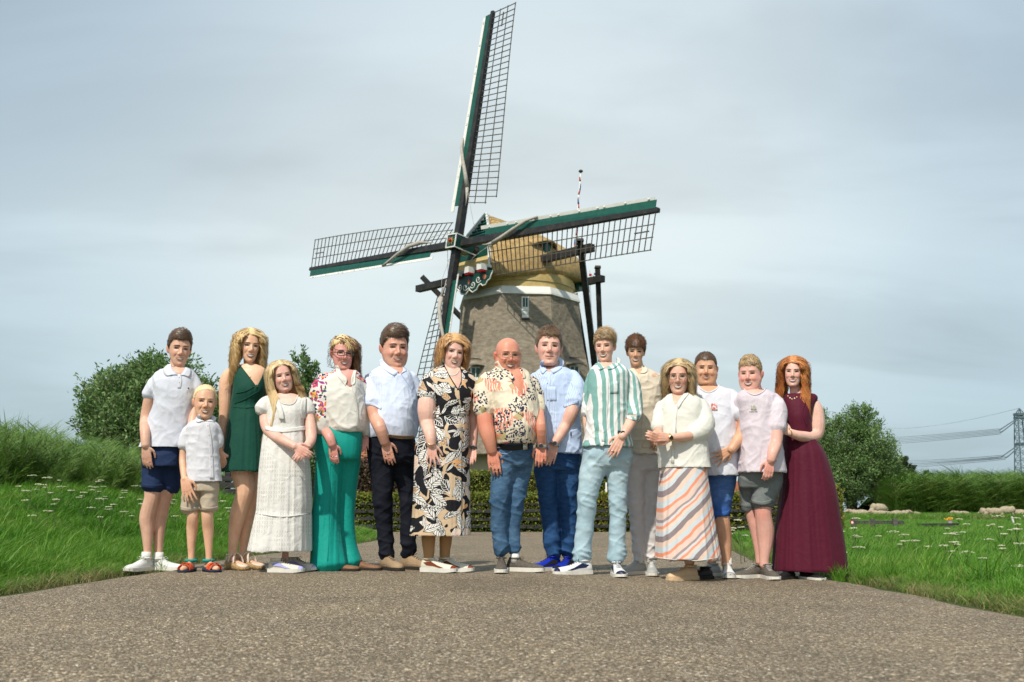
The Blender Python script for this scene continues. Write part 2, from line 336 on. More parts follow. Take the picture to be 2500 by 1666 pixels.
# reeds: leafy stems bent by the wind to the right, with a plume
M_reed = leafmat('reed_leaves', [(0.045, 0.10, 0.015), (0.09, 0.19, 0.025), (0.14, 0.25, 0.04), (0.23, 0.30, 0.09)], 0.45, 0.3, vscale=.7)
M_plume = mat('reed_plume', (0.12, 0.09, 0.07), .9, .3)
def reedstem(name, h, nl, wind, plume, n=9):
    mb = MB()
    for q in range(n):
        bx, by = RNG.uniform(-.16, .16), RNG.uniform(-.16, .16); hh = h * RNG.uniform(.72, 1.08); cv = wind * RNG.uniform(.7, 1.3)
        def pt(t): return Vector((bx + cv * hh * t * t * .45, by, hh * t * (1 - .08 * t)))
        mb.tube([pt(i / 4) for i in range(5)], [.006, .006, .005, .004, .002], 3)
        for k in range(nl):
            t = RNG.uniform(.12, 1.0); p0 = pt(t); L_ = RNG.uniform(.35, .75) * h / 2; an = RNG.uniform(-1.0, 1.0) + (0 if RNG.random() < .8 else pi); up = RNG.uniform(.7, 1.7)
            d = Vector((cos(an), sin(an), 0)); w = RNG.uniform(.009, .017)
            sdv = Vector((-sin(an) * .5, cos(an) * .5, .7)).normalized() * w
            a = p0; b = p0 + d * L_ * .40 + Vector((0, 0, L_ * up * .5)); c = p0 + d * L_ * .95 + Vector((0, 0, L_ * (up * .95 - .22)))
            mb.add([a - sdv * .5, a + sdv * .5, b + sdv, b - sdv, c], [(0, 1, 2, 3), (3, 2, 4)])
        if plume and (q == 0 or RNG.random() < .5):
            p0 = pt(1.0)
            for k in range(7):
                q0 = p0 + Vector((RNG.uniform(0, .05), RNG.uniform(-.02, .02), RNG.uniform(-.02, .12))); q1 = q0 + Vector((RNG.uniform(.0, .07), RNG.uniform(-.03, .03), RNG.uniform(.06, .12)))
                s_ = Vector((.008, .006, 0)); mb.add([q0 - s_, q0 + s_, q1], [(0, 1, 2)], 1)
    return mb.build(name, [M_reed, M_plume])
rc = hidden_collection('reed_clumps', [reedstem('reed', 2.0, 17, .55, True) for _ in range(5)])
rp, rr, rs_ = [], [], []
# left bank reeds: (x px, ground px top) silhouettes
def top_left(u): return np.interp(u, [-200, 0, 100, 200, 300, 345, 420, 520, 620], [1078, 1084, 1098, 1113, 1121, 1122, 1135, 1152, 1170])
for k in range(2300):
    yv = RNG.uniform(13.6, 22.5); u = RNG.uniform(-150, 640); xx = (u - 1250) / 2430 * yv
    if u > 345 and yv < 16 + (u - 345) * .03: continue
    gz = g(xx, yv) - .05; zt = P(u, top_left(u), yv).z
    h = max(.35, (zt - gz)) * (RNG.uniform(.55, .97) if RNG.random() < .88 else RNG.uniform(1.02, 1.16))
    if u > 300: h *= .92
    s = h / 1.9; rp.append((xx, yv, gz)); rr.append((0, 0, RNG.uniform(-.5, .5))); rs_.append((min(1, s * 1.1), min(1, s * 1.1), s))
scatter('reeds', rp, rr, rs_, rc)
rp, rr, rs_ = [], [], []
rc2 = hidden_collection('reed_clumps_far', [reedstem('reed', 2.5, 12, .12, True, 7) for _ in range(4)])
for k in range(2600):
    yv = RNG.uniform(66, 80) ; u = RNG.uniform(2165, 2750); xx = (u - 1250) / 2430 * yv
    top = np.interp(u, [2150, 2250, 2320, 2330, 2345, 2420, 2500, 2700], [1176, 1172, 1180, 1163, 1178, 1172, 1176, 1172]) + RNG.uniform(0, 14)
    zt = P(u, top, yv).z; s = zt / 2.5
    rp.append((xx, yv, 0)); rr.append((0, 0, RNG.uniform(-3, 3))); rs_.append((s * 1.9, s * 1.9, s))
scatter('reed_bed', rp, rr, rs_, rc2)
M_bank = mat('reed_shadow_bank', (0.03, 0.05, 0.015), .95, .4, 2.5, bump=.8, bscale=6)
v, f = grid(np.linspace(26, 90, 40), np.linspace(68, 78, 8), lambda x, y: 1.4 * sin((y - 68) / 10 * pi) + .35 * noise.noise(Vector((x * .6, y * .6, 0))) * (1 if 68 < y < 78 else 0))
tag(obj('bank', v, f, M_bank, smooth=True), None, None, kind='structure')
# rough far grass under the sheep
rp, rr, rs_ = [], [], []
rg = hidden_collection('rough_clumps', [clump('clump', 60, .5, .02, .35, M_grass, (1.0, 0), .15) for _ in range(3)] + [clump('clump', 40, .5, .02, .3, M_dry, (1.0, 0), .15)])
for k in range(5200):
    yv = 24 + 44 * RNG.random() ** .8; u = RNG.uniform(1900, 2620); xx = (u - 1250) / 2430 * yv
    if yv < 46 and not (20.3 < yv < 25.5 and xx > 7.4 and RNG.random() < .8) and RNG.random() < .5: continue
    rp.append((xx, yv, g(xx, yv) - .03)); rr.append((0, 0, RNG.uniform(-3, 3))); q = RNG.uniform(.6, 1.1) * (1.15 if yv > 44 else .4); rs_.append((q * 1.3, q * 1.3, q * .8))
scatter('meadow_grass', rp, rr, rs_, rg)

# ------------------------------------------------------------------ trees
M_bark = mat('willow_bark', (0.10, 0.08, 0.06), .9, .3, 5, bump=.6, bscale=15)
M_willow = leafmat('willow_leaves', [(0.06, 0.12, 0.035), (0.12, 0.22, 0.065), (0.20, 0.31, 0.11), (0.32, 0.42, 0.21)], .5, .3, vscale=.8)
M_willow.node_tree.nodes['Principled BSDF'].inputs['Specular IOR Level'].default_value = .15
def tree(label, base, blobs, nleaf, leaf=(.10, .022), group=None, seed=1, m=None, trunk=.35):
    """blobs: (centre, radii) in world space; upward twigs carry the leaves"""
    rg_ = random.Random(seed); T = thing('willow_tree' if m is None else 'poplar_tree', label, 'tree', base, group); base = Vector(base)
    tb = MB(); crotch = base + Vector((0, 0, (blobs[0][0][2] - base.z) * .35))
    tb.tube([base - Vector((0, 0, .1)), base + Vector((.05, 0, .4)), crotch], [trunk, trunk * .8, trunk * .65], 9)
    lv = []; tot = sum(b[1][0] * b[1][2] for b in blobs)
    for c, r in blobs:
        c = Vector(c); n = int(nleaf * r[0] * r[2] / tot); nt_ = max(10, n // 42)
        mid = (crotch + c) / 2 + Vector((rg_.uniform(-.3, .3), rg_.uniform(-.3, .3), .1)); tb.tube([crotch, mid, c], [trunk * .4, trunk * .25, trunk * .1], 5)
        for k in range(nt_):
            a = rg_.uniform(0, 2 * pi); z = rg_.uniform(-.95, 1); q = sqrt(1 - z * z) ; rad = rg_.uniform(.45, .97) ** .6
            e = c + Vector((r[0] * q * cos(a) * rad, r[1] * q * sin(a) * rad, r[2] * z * rad))
            out = Vector((q * cos(a), q * sin(a), z * .6 + .75)).normalized(); L_ = rg_.uniform(.35, .9) * min(1, r[0])
            e2 = e + out * L_
            tb.tube([c.lerp(e, .55), e, e2], [.02, .011, .004], 3)
            for j in range(42):
                t = rg_.random(); sp = .22 * (1 - t * .55) * min(1.3, r[0] * .8); p = e.lerp(e2, t * 1.15 - .15) + Vector((rg_.gauss(0, sp), rg_.gauss(0, sp), rg_.gauss(0, sp)))
                d = (out * .7 + Vector((rg_.gauss(0, .7), rg_.gauss(0, .7), rg_.gauss(0, .6)))).normalized(); s = d.cross(Vector((rg_.gauss(0, 1), rg_.gauss(0, 1), rg_.gauss(0, 1)))).normalized()
                l = leaf[0] * rg_.uniform(.6, 1.3); w = leaf[1] * rg_.uniform(.7, 1.3)
                lv.append((p, p + d * l * .5 + s * w, p + d * l, p + d * l * .5 - s * w))
    tb.build('trunk', M_bark, T, True)
    V = np.array([[tuple(q) for q in l] for l in lv]).reshape(-1, 3); n = len(lv)
    obj('crown', V, np.arange(4 * n).reshape(n, 4), m or M_willow, T)
    return T
def blobs_px(Y, lst): return [(tuple(P(u, v, Y + dy)), (ru * mpp(v, Y), ru * mpp(v, Y) * .9, rv * mpp(v, Y))) for u, v, ru, rv, dy in lst]
Y = 27
tree('big round willow behind the reeds at left, behind the man in the white polo shirt', tuple(P(350, 1210, Y)), blobs_px(Y, [(310, 1015, 88, 80, 0), (362, 925, 46, 42, .5), (420, 950, 68, 56, -.3), (258, 978, 42, 48, .4), (268, 1045, 56, 50, -.6), (335, 1065, 76, 46, -.8), (440, 1018, 76, 72, .5), (490, 1000, 40, 52, 0), (248, 1022, 34, 40, .2), (318, 950, 46, 42, .6), (375, 895, 22, 22, .2)]), 34000, (.125, .024), seed=3)
Y = 32
tree('slim willow rising between the girl in white lace and the woman in teal trousers', tuple(P(745, 1230, Y)), blobs_px(Y, [(738, 905, 30, 38, 0), (742, 960, 42, 50, 0), (765, 1010, 55, 60, .3), (735, 1060, 50, 60, -.3), (770, 1120, 65, 70, 0), (712, 1100, 40, 80, .2)]), 17000, (.13, .026), seed=5)
Y = 72
tree('large willow at right behind the hedge end and the woman in burgundy', tuple(P(2080, 1262, Y)), blobs_px(Y, [(2105, 1040, 38, 40, 0), (2065, 1085, 60, 60, 0), (2120, 1110, 60, 65, -.6), (2030, 1070, 40, 50, .5), (2095, 1170, 72, 65, -.8), (2150, 1150, 45, 62, .3), (2050, 1190, 60, 55, 0), (2160, 1210, 38, 45, 0), (2000, 1130, 45, 60, .6), (2108, 1018, 22, 24, .3)]), 46000, (.20, .04), seed=8, trunk=.5)
M_dark = leafmat('poplar_leaves', [(0.03, 0.055, 0.022), (0.055, 0.09, 0.035), (0.085, 0.12, 0.05)], .6, .2, vscale=.5)
Y = 84
tree('small dark round tree half hidden behind the large right willow', tuple(P(2190, 1262, Y)), blobs_px(Y, [(2180, 1160, 32, 32, 0), (2205, 1155, 22, 26, 0), (2190, 1200, 42, 42, 0), (2215, 1190, 18, 30, 0)]), 6500, (.3, .10), seed=9, m=M_dark, trunk=.3)
Y = 110
tree('low distant tree peeping over the reed bed at far right', tuple(P(2265, 1259, Y)), blobs_px(Y, [(2258, 1182, 24, 16, 0), (2285, 1184, 18, 15, 0), (2268, 1215, 30, 30, 0)]), 2500, (.4, .15), seed=12, m=M_dark, trunk=.3)

# ------------------------------------------------------------------ hedges and fence
M_hedge = leafmat('hedge_leaves', [(0.05, 0.09, 0.012), (0.11, 0.16, 0.018), (0.20, 0.22, 0.03), (0.36, 0.25, 0.05)], .6, .2, vscale=1.2)
M_hedge2 = leafmat('beech_leaves', [(0.05, 0.018, 0.015), (0.09, 0.035, 0.03), (0.06, 0.08, 0.02)], .6, .2, vscale=2)
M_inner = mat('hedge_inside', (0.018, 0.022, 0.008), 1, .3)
def hedge(label, x0, x1, y0, y1, z1, n, m=M_hedge, bumpy=.03, lf=.035):
    T = thing('hedge', label, 'hedge', ((x0 + x1) / 2, (y0 + y1) / 2, 0))
    b = MB(); e = .05; b.box(((x0 + x1) / 2, (y0 + y1) / 2, (z1 - e) / 2 - .02), (x1 - x0 - 2 * e, y1 - y0 - 2 * e, z1 - e)); b.build('branches', M_inner, T)  # near-black box, the shade between the leaves put into its colour
    V = []
    w, d, h = x1 - x0, y1 - y0, z1; aF, aT, aS = w * h, w * d, d * h
    for k in range(n):
        r = RNG.random() * (aF + aT + 2 * aS)
        if r < aF: p = Vector((RNG.uniform(x0, x1), y0, RNG.uniform(0.02, z1)))
        elif r < aF + aT: p = Vector((RNG.uniform(x0, x1), RNG.uniform(y0, y1), z1))
        else: p = Vector((x0 if r < aF + aT + aS else x1, RNG.uniform(y0, y1), RNG.uniform(0, z1)))
        p += Vector([RNG.gauss(0, bumpy) for _ in range(3)]); s = lf * RNG.uniform(.5, 1.2)
        a = Vector([RNG.gauss(0, 1) for _ in range(3)]).normalized(); c = a.cross(Vector([RNG.gauss(0, 1) for _ in range(3)])).normalized()
        V += [p, p + a * s + c * s * .5, p + a * s * 2, p + a * s - c * s * .5]
    obj('foliage', np.array([tuple(q) for q in V]), np.arange(len(V)).reshape(-1, 4), m, T); return T
hx = lambda u, Y: (u - 1250) / 2430 * Y
hedge('low clipped hedge grown through the dark rail fence across the end of the road', hx(800, 22.5), hx(2040, 22.5), 22.455, 23.1, .80, 46000)
hedge('taller clipped hedge in front of the mill base, behind the low one', hx(1085, 25), hx(1520, 25), 25, 25.7, 1.40, 17000)
hedge('square clipped hedge end at right beside the woman in burgundy', hx(1960, 21), hx(2077, 21), 21.9, 22.5, .95, 9000)
hedge('red brown beech shrub behind the low hedge, left of the man in dark trousers', hx(872, 25), hx(1000, 25), 25, 26, 1.62, 7000, M_hedge2, .09, .05)
M_tar = mat('tarred_wood', (0.022, 0.022, 0.024), .75, .4, 4, bump=.4, bscale=30, stretch=(1, 6, 6), col2=(0.055, 0.052, 0.052))
F = thing('rail_fence', 'dark horizontal rail fence in front of the low clipped hedge', 'fence', (0, 22.45, 0))
us = [812, 960, 1110, 1265, 1420, 1575, 1730, 1885]
for u in us:
    b = MB(); b.box((hx(u, 22.45), 22.47, .36), (.09, .07, .74)); b.build('post', M_tar, F)
for zc in (.115, .285, .455, .60):
    for a, c in zip(us, us[1:]):
        b = MB(); xa, xc = hx(a, 22.45) + .004, hx(c, 22.45) - .004; j = RNG.uniform(-.012, .012)
        b.beam((xa, 22.425, zc + j), (xc, 22.425, zc + RNG.uniform(-.012, .012)), .028, .075 if zc < .5 else .035); b.build('rail', M_tar, F)
# dark plank fence at left below the reeds, white board by it
F = thing('plank_fence', 'black plank fence between reeds and grass behind the woman in green', 'fence', tuple(P(560, 1240, 19)))
for k in range(5):
    b = MB(); z = .55 + k * .125; x0 = hx(500, 19); b.beam((x0 - .3, 19, z), (hx(700, 19), 19.05, z + .01), .03, .105); b.build('plank', M_tar, F)
for u in (480, 560, 640, 700):
    b = MB(); b.box((hx(u, 19), 19.08, .62), (.1, .09, 1.1)); b.build('post', M_tar, F)
M_white = mat('white_paint', (0.78, 0.77, 0.74), .55, .06, 8)
b = MB(); b.box(tuple(P(634, 1202, 18.7)), (.36, .05, .26)); tag(b.build('notice_board', M_white, origin=tuple(P(634, 1202, 18.7))), 'small white board on the plank fence behind the girl in white lace', 'board')
# brick sheds behind the hedge
M_roof = mat('orange_tiles', (0.38, 0.16, 0.085), .85, .25, 5, bump=.6, bscale=20)
M_brick = mat('red_brick', (0.30, 0.15, 0.10), .9, .25, 8, bump=.4, bscale=40)
def shed(label, u0, u1, veave, vridge, Y):
    a = P(u0, veave, Y); b_ = P(u1, veave, Y); r = P(u0, vridge, Y + 2.4)
    T = thing('brick_shed', label, 'shed', ((a.x + b_.x) / 2, Y, 0))
    m = MB(); m.box(((a.x + b_.x) / 2, Y + 2.4, a.z / 2 - .02), (b_.x - a.x - .3, 4.4, a.z)); m.build('wall', M_brick, T)
    nrow = 9
    m = MB()
    for k in range(nrow):   # overlapping tile courses
        t0, t1 = k / nrow, (k + 1.15) / nrow; z0 = a.z + .05 + (r.z - a.z) * t0; z1 = a.z + .02 + (r.z - a.z) * t1; y0, y1 = Y + 2.4 * t0, Y + 2.4 * min(1, t1)
        m.hexa([(a.x, y0, z0), (b_.x, y0, z0), (b_.x, y1, z1), (a.x, y1, z1), (a.x, y0, z0 + .05), (b_.x, y0, z0 + .05), (b_.x, y1, z1 + .02), (a.x, y1, z1 + .02)])
    m.hexa([(a.x, Y + 2.45, r.z), (b_.x, Y + 2.45, r.z), (b_.x, Y + 4.9, a.z), (a.x, Y + 4.9, a.z), (a.x, Y + 2.45, r.z + .08), (b_.x, Y + 2.45, r.z + .08), (b_.x, Y + 4.9, a.z + .06), (a.x, Y + 4.9, a.z + .06)])
    m.build('roof', M_roof, T)
    m = MB(); m.box(((a.x + b_.x) / 2, Y - .06, a.z - .01), (b_.x - a.x, .09, .10)); m.build('gutter', M_white, T)
shed('low brick shed with orange tiled roof glimpsed left of the man in dark trousers', 800, 1010, 1136, 1085, 36)
shed('low brick shed with orange tiled roof glimpsed behind the two boys in shorts', 1770, 1960, 1206, 1180, 36)
b = MB(); q = P(1480, 1190, 21.5); b.box(q, (.035, .03, .2)); b.box((q.x, 21.52, q.z - .06), (.05, .01, .04)); tag(b.build('path_sign', M_white, origin=tuple(q)), 'small white upright marker in front of the hedge, seen between the light jeans', 'sign')

# ------------------------------------------------------------------ sheep
M_wool = mat('sheep_wool', (0.34, 0.28, 0.19), .95, .2, 9, bump=1.0, bscale=30, bdist=.05, col2=(0.52, 0.44, 0.32))
M_face = mat('sheep_skin', (0.38, 0.30, 0.22), .8, .15, 9)
M_hoof = mat('hoof', (0.03, 0.025, 0.02), .7, .1)
def wool(c, r, M, seed):
    v = []; f = []; n, m_ = 20, 14
    for i in range(m_ + 1):
        for k in range(n):
            a = pi * i / m_; t = 2 * pi * k / n; d = Vector((sin(a) * cos(t), sin(a) * sin(t), cos(a)))
            s = 1 + .07 * noise.noise(d * 3 + Vector((seed, 0, 0))) + .035 * noise.noise(d * 9 + Vector((0, seed, 0)))
            v.append(Vector(c) + M @ Vector((d.x * r[0] * s, d.y * r[1] * s, d.z * r[2] * s * (1 if d.z > 0 else .8))))
    for i in range(m_):
        for k in range(n): f.append((i * n + k, (i + 1) * n + k, (i + 1) * n + (k + 1) % n, i * n + (k + 1) % n))
    return v, f
def sheep(label, u, vtop, Y, yaw, pose, sz=1.0, group='sheep resting and grazing in the meadow'):
    sz *= .86
    gx = P(u, vtop, Y).x; T = thing('sheep', label, 'sheep', (gx, Y, 0), group); M = Matrix.Rotation(yaw, 3, 'Z'); sd = u * .37
    lying = pose == 'lie'; zc = (.30 if lying else .62) * sz; B = Vector((gx, Y, zc)); L_ = lambda x, y, z: B + M @ Vector((x * sz, y * sz, z * sz))
    mb = MB(); v, f = wool(B, (.56 * sz, .27 * sz, .29 * sz), M, sd); mb.add(v, f)
    v, f = wool(L_(.40, 0, .06), (.22 * sz, .19 * sz, .24 * sz), M, sd + 3); mb.add(v, f)
    mb.build('fleece', M_wool, T, True)
    hd = MB(); hp = L_(.72, 0, .24) if pose != 'graze' else L_(.76, .02, -.42)
    if pose == 'graze': hd.tube([L_(.45, 0, .02), L_(.64, 0, -.14), hp + Vector((0, 0, .08))], [.16 * sz, .12 * sz, .08 * sz], 9)
    else: hd.tube([L_(.45, 0, .10), L_(.60, 0, .20), hp], [.16 * sz, .12 * sz, .09 * sz], 9)
    tip = L_(.93, 0, .15) if pose != 'graze' else L_(.84, .02, -.58)
    hd.tube([hp, hp.lerp(tip, .5), tip, tip.lerp(hp, -.1)], [.095 * sz, .08 * sz, .05 * sz, .02 * sz], 9)
    for s in (-1, 1):
        e = hp + M @ Vector((-.02, s * .13 * sz, .03)); hd.tube([hp, hp.lerp(e, .6), e], [.03 * sz, .035 * sz, .008], 5)
    hd.build('head', M_face, T, True)
    if not lying:
        for x, y in ((.33, .13), (.33, -.13), (-.36, .13), (-.36, -.13)):
            lg = MB(); bx = -.04 if x < 0 else 0
            lg.tube([L_(x, y, -.12), L_(x + bx, y, -.34), L_(x + bx * 2 + .02, y, -.40), L_(x + bx, y, -.56)], [.08 * sz, .04 * sz, .035 * sz, .028 * sz], 7)
            lg.tube([L_(x + bx, y, -.56), L_(x + bx + .01, y, -.62)], [.035 * sz, .04 * sz], 7, 1); lg.build('leg', [M_face, M_hoof], T, True)
    tl = MB(); tl.tube([L_(-.54, 0, .06), L_(-.62, 0, -.04), L_(-.60, 0, -.16)], [.05, .045, .03], 6); tl.build('tail', M_wool, T, True)
    return T
sheep('sheep lying flat beside the hedge end, leftmost of the flock', 2102, 1252, 55, pi, 'lie', 1.1)
sheep('sheep standing tall with its head turned down, near the big willow', 2146, 1231, 57, radians(205), 'graze', 1.15)
sheep('sheep lying just below the standing one', 2152, 1255, 54, radians(185), 'lie', 1.0)
sheep('half hidden sheep lying behind tall grass, right of the standing one', 2190, 1254, 60, radians(170), 'lie', .9)
sheep('sheep lying nearest the end of the plank barrier', 2192, 1263, 50, radians(8), 'lie', 1.0)
sheep('sheep with its head up among the weeds', 2222, 1251, 56, radians(60), 'lie', .85)
sheep('sheep facing away in the weeds, next to the one with its head up', 2240, 1254, 56, radians(80), 'lie', .85)
sheep('lone pale sheep lying above the yellow container', 2352, 1253, 57, radians(180), 'lie', .95)
sheep('sheep seen from behind, left of the right hand huddle', 2402, 1260, 50, radians(75), 'graze', .8)
sheep('sheep at the back of the right hand huddle', 2420, 1253, 58, radians(160), 'lie', .9)
sheep('sheep grazing in the middle of the right hand huddle', 2430, 1262, 49, radians(170), 'graze', .8)
sheep('big woolly sheep in the right hand huddle beside the white post', 2458, 1259, 49, radians(10), 'graze', .9)
sheep('sheep lying at the right edge of the photo', 2490, 1255, 52, radians(180), 'lie', 1.1)

# ------------------------------------------------------------------ barrier, bench, post, sign
M_grey = mat('weathered_wood', (0.075, 0.068, 0.062), .85, .3, 3, bump=.5, bscale=20, stretch=(1, 8, 8), col2=(0.14, 0.13, 0.12))
B = thing('plank_barrier', 'low weathered two plank barrier to the right of the hedge end', 'barrier', tuple(P(2140, 1296, 24)))
for v0, v1, u1 in ((1272, 1280, 2205), (1286, 1295, 2190)):
    m = MB(); m.beam(P(2078, (v0 + v1) / 2, 24), P(u1, (v0 + v1) / 2, 25), .06, .085); m.build('plank', M_grey, B)
for u in (2085, 2130, 2185):
    m = MB(); q = P(u, 1284, 24.6); m.box((q.x, q.y, .12), (.1, .1, .3)); m.build('post', M_grey, B)
B = thing('plank_bench', 'low dark plank bench on two blocks in the meadow at right', 'bench', tuple(P(2290, 1294, 24)))
m = MB(); m.beam(P(2248, 1281, 24), P(2332, 1280, 24.2), .3, .045); m.build('seat', M_tar, B)
for u in (2264, 2312): m = MB(); q = P(u, 1288, 24.1); m.box((q.x, q.y, q.z - .02), (.26, .24, .13)); m.build('leg', M_tar, B)
M_yel = mat('yellow_plastic', (0.75, 0.42, 0.02), .5, .08); M_gry = mat('grey_plastic', (0.4, 0.4, 0.4), .5, .1)
B = thing('flower_tub', 'grey tub with bright yellow flowers on the end of the dark bench', 'flower tub', tuple(P(2320, 1278, 24.2)))
q = P(2320, 1279, 24.2); m = MB(); m.tube([q, q + Vector((0, 0, .07))], [.05, .065], 10); m.build('tub', M_gry, B)
m = MB()
for k in range(26): m.ball(q + Vector((RNG.gauss(0, .05), RNG.gauss(0, .04), .10 + RNG.uniform(-.02, .04))), .018, 5, 4)
m.build('flowers', M_yel, B)
q = P(2476, 1280, 30); m = MB(); m.beam(P(2470, 1262, 30), P(2478, 1290, 30), .04, .05); tag(m.build('marker_post', M_white, origin=tuple(q)), 'thin leaning white marker post by the huddled sheep', 'post')
q = P(2080, 1276, 23.8); B = thing('round_sign', 'small round white sign with a red ring on the barrier end', 'sign', tuple(q))
M_red = mat('red_paint', (0.55, 0.04, 0.03), .5, .1)
m = MB(); m.tube([q, q + Vector((0, -.02, 0))], .042, 14); m.build('rim', M_red, B)
m = MB(); m.tube([q + Vector((0, -.02, 0)), q + Vector((0, -.026, 0))], .028, 14); m.build('disc', M_white, B)

# ------------------------------------------------------------------ wild carrot plants
M_umbel = mat('umbel_white', (0.50, 0.52, 0.34), .8, .15); M_stem = mat('umbel_stem', (0.07, 0.12, 0.03), .7, .2)
def carrot(x, y, h, heads, label, group):
    gz = g(x, y); T = thing('wild_carrot', label, 'wildflower', (x, y, gz), group); st = MB(); B = Vector((x, y, gz)); top = B + Vector((RNG.uniform(-.03, .05), 0, h * .75)); st.tube([B, B.lerp(top, .5) + Vector((.01, 0, 0)), top], [.004, .0035, .003], 4)
    hs = []
    for k in range(heads):
        if k == 0: c = top + Vector((.01, 0, h * .25))
        else:
            a = RNG.uniform(0, 2 * pi); c = B.lerp(top, RNG.uniform(.75, 1)) + Vector((cos(a) * .12, sin(a) * .12, RNG.uniform(.02, .2) * h))
        st.tube([B.lerp(top, .6 if k else 1.0), c - Vector((0, 0, .03))], [.0025, .002], 3); r = RNG.uniform(.028, .055) * (1.15 if k == 0 else .75); hs.append((c, r))
    for c, r in hs:
        u_ = MB()
        for j in range(18):
            a = RNG.uniform(0, 2 * pi); q = r * sqrt(RNG.random()); p = c + Vector((cos(a) * q, sin(a) * q, .012 - q * q * 3 + RNG.uniform(-.003, .003)))
            u_.ball(p, (.0085, .0085, .004), 5, 3)
            if j % 3 == 0: st.tube([c - Vector((0, 0, .03)), p], [.0012, .001], 3)
        u_.build('flower_head', M_umbel, T)
    st.build('stem', M_stem, T)
ORD = ['first', 'second', 'third', 'fourth', 'fifth', 'sixth', 'seventh', 'eighth', 'ninth', 'tenth', 'eleventh', 'twelfth'] + [a + 'teenth' for a in ('thir', 'four', 'fif', 'six', 'seven', 'eigh', 'nine')] + ['twentieth', 'twenty first', 'twenty second', 'twenty third', 'twenty fourth', 'twenty fifth', 'twenty sixth', 'twenty seventh', 'twenty eighth', 'twenty ninth', 'thirtieth']
def cplant(u, v, Y, heads, side, k):
    p = P(u, v, Y); gz = g(p.x, p.y); h = p.z - gz
    if h < .12: h = .2
    carrot(p.x, p.y, h, heads, ORD[k] + ' wild carrot from the left on the bank left of the family' if side else ORD[k] + ' wild carrot from the left in the meadow beside the burgundy dress', 'wild carrots on the left bank' if side else 'wild carrots in the right meadow')
for k_, (u, v, Y, n) in enumerate(sorted([(75, 1163, 10.5, 4), (90, 1185, 9.8, 4), (120, 1168, 11, 3), (140, 1190, 11.5, 2), (140, 1222, 9.5, 2), (165, 1200, 10.8, 2), (205, 1205, 10, 2), (235, 1178, 12, 3), (225, 1192, 11, 3), (250, 1175, 11.5, 3), (245, 1220, 9.6, 3), (262, 1235, 9.6, 2), (300, 1205, 12, 2), (325, 1188, 12.5, 2), (335, 1222, 11, 2), (345, 1232, 10.5, 2), (415, 1205, 12, 2), (425, 1222, 12, 3), (470, 1235, 12.4, 2), (120, 1250, 9.5, 2), (545, 1225, 13, 3), (556, 1243, 12, 2), (420, 1262, 11.5, 1), (300, 1252, 10, 1)])):
    cplant(u, v, Y, n, True, k_)
for k_, (u, v, Y, n) in enumerate(sorted([(2070, 1292, 9.8, 3), (2078, 1268, 10.2, 2), (2085, 1338, 8.8, 2), (2170, 1300, 9.6, 3), (2200, 1308, 10, 2), (2235, 1322, 9, 3), (2312, 1306, 7.4, 3), (2295, 1335, 8.2, 2), (2345, 1270, 11, 3), (2355, 1282, 11, 3), (2405, 1319, 9.5, 2), (2440, 1262, 10, 3), (2480, 1268, 9.5, 4), (2495, 1262, 9.2, 4), (2490, 1295, 9, 3), (2485, 1330, 7.6, 3), (2470, 1385, 6.6, 2), (2350, 1350, 7.5, 2), (1805, 1272, 9.6, 4), (1835, 1283, 9.8, 3), (1815, 1290, 9.9, 2), (2000, 1300, 11, 2)])):
    cplant(u, v, Y, n, False, k_)

# ------------------------------------------------------------------ pylon and wires
M_steel = mat('painted_steel', (0.10, 0.15, 0.17), .6, .1)
YP = 330
T = thing('power_pylon', 'tall grey green lattice power pylon at the right edge', 'pylon', (P(2484, 1190, YP).x, YP, 0))
zt = P(2484, 997, YP).z; zb = 0; xc = P(2484, 997, YP).x + .6
def hw(z): return np.interp(z, [0, zt * .93, zt], [2.9, 1.25, .1])
corner = lambda z, i: Vector((xc + hw(z) * (1, 1, -1, -1)[i] * 1.0, YP + hw(z) * (1, -1, -1, 1)[i], z))
lv = [0] + [zt * .93 * (1 - (1 - i / 13) ** 1.0) for i in range(1, 14)] 
for i in range(4):
    m = MB(); m.beam(corner(0, i), corner(zt * .93, i), .3, .3, .24, .24); m.beam(corner(zt * .93, i), (xc, YP, zt), .25, .25); m.build('leg', M_steel, T)
m = MB()
for a, b in zip(lv, lv[1:]):
    for i in range(4):
        j = (i + 1) % 4; m.beam(corner(a, i), corner(b, j), .11, .11); m.beam(corner(a, j), corner(b, i), .11, .11); m.beam(corner(b, i), corner(b, j), .11, .11)
m.build('bracing', M_steel, T)
for z_, w_ in ((P(0, 1012, YP).z, 3.0), (P(0, 1020, YP).z, 3.0), (P(0, 1085, YP).z, 3.2)):
    m = MB(); m.box((xc, YP, z_), (w_, 3.0, .8)); m.build('platform', M_steel, T)
M_wire = mat('wire', (0.10, 0.13, 0.15), .6, .1)
att = [((2447, 1046), (2448, 1049), (2185, 1078)), ((2450, 1052), (2452, 1054), (2180, 1086)), ((2452, 1111), (2454, 1112), (2220, 1135)), ((2462, 1114), (2464, 1116), (2222, 1143))]
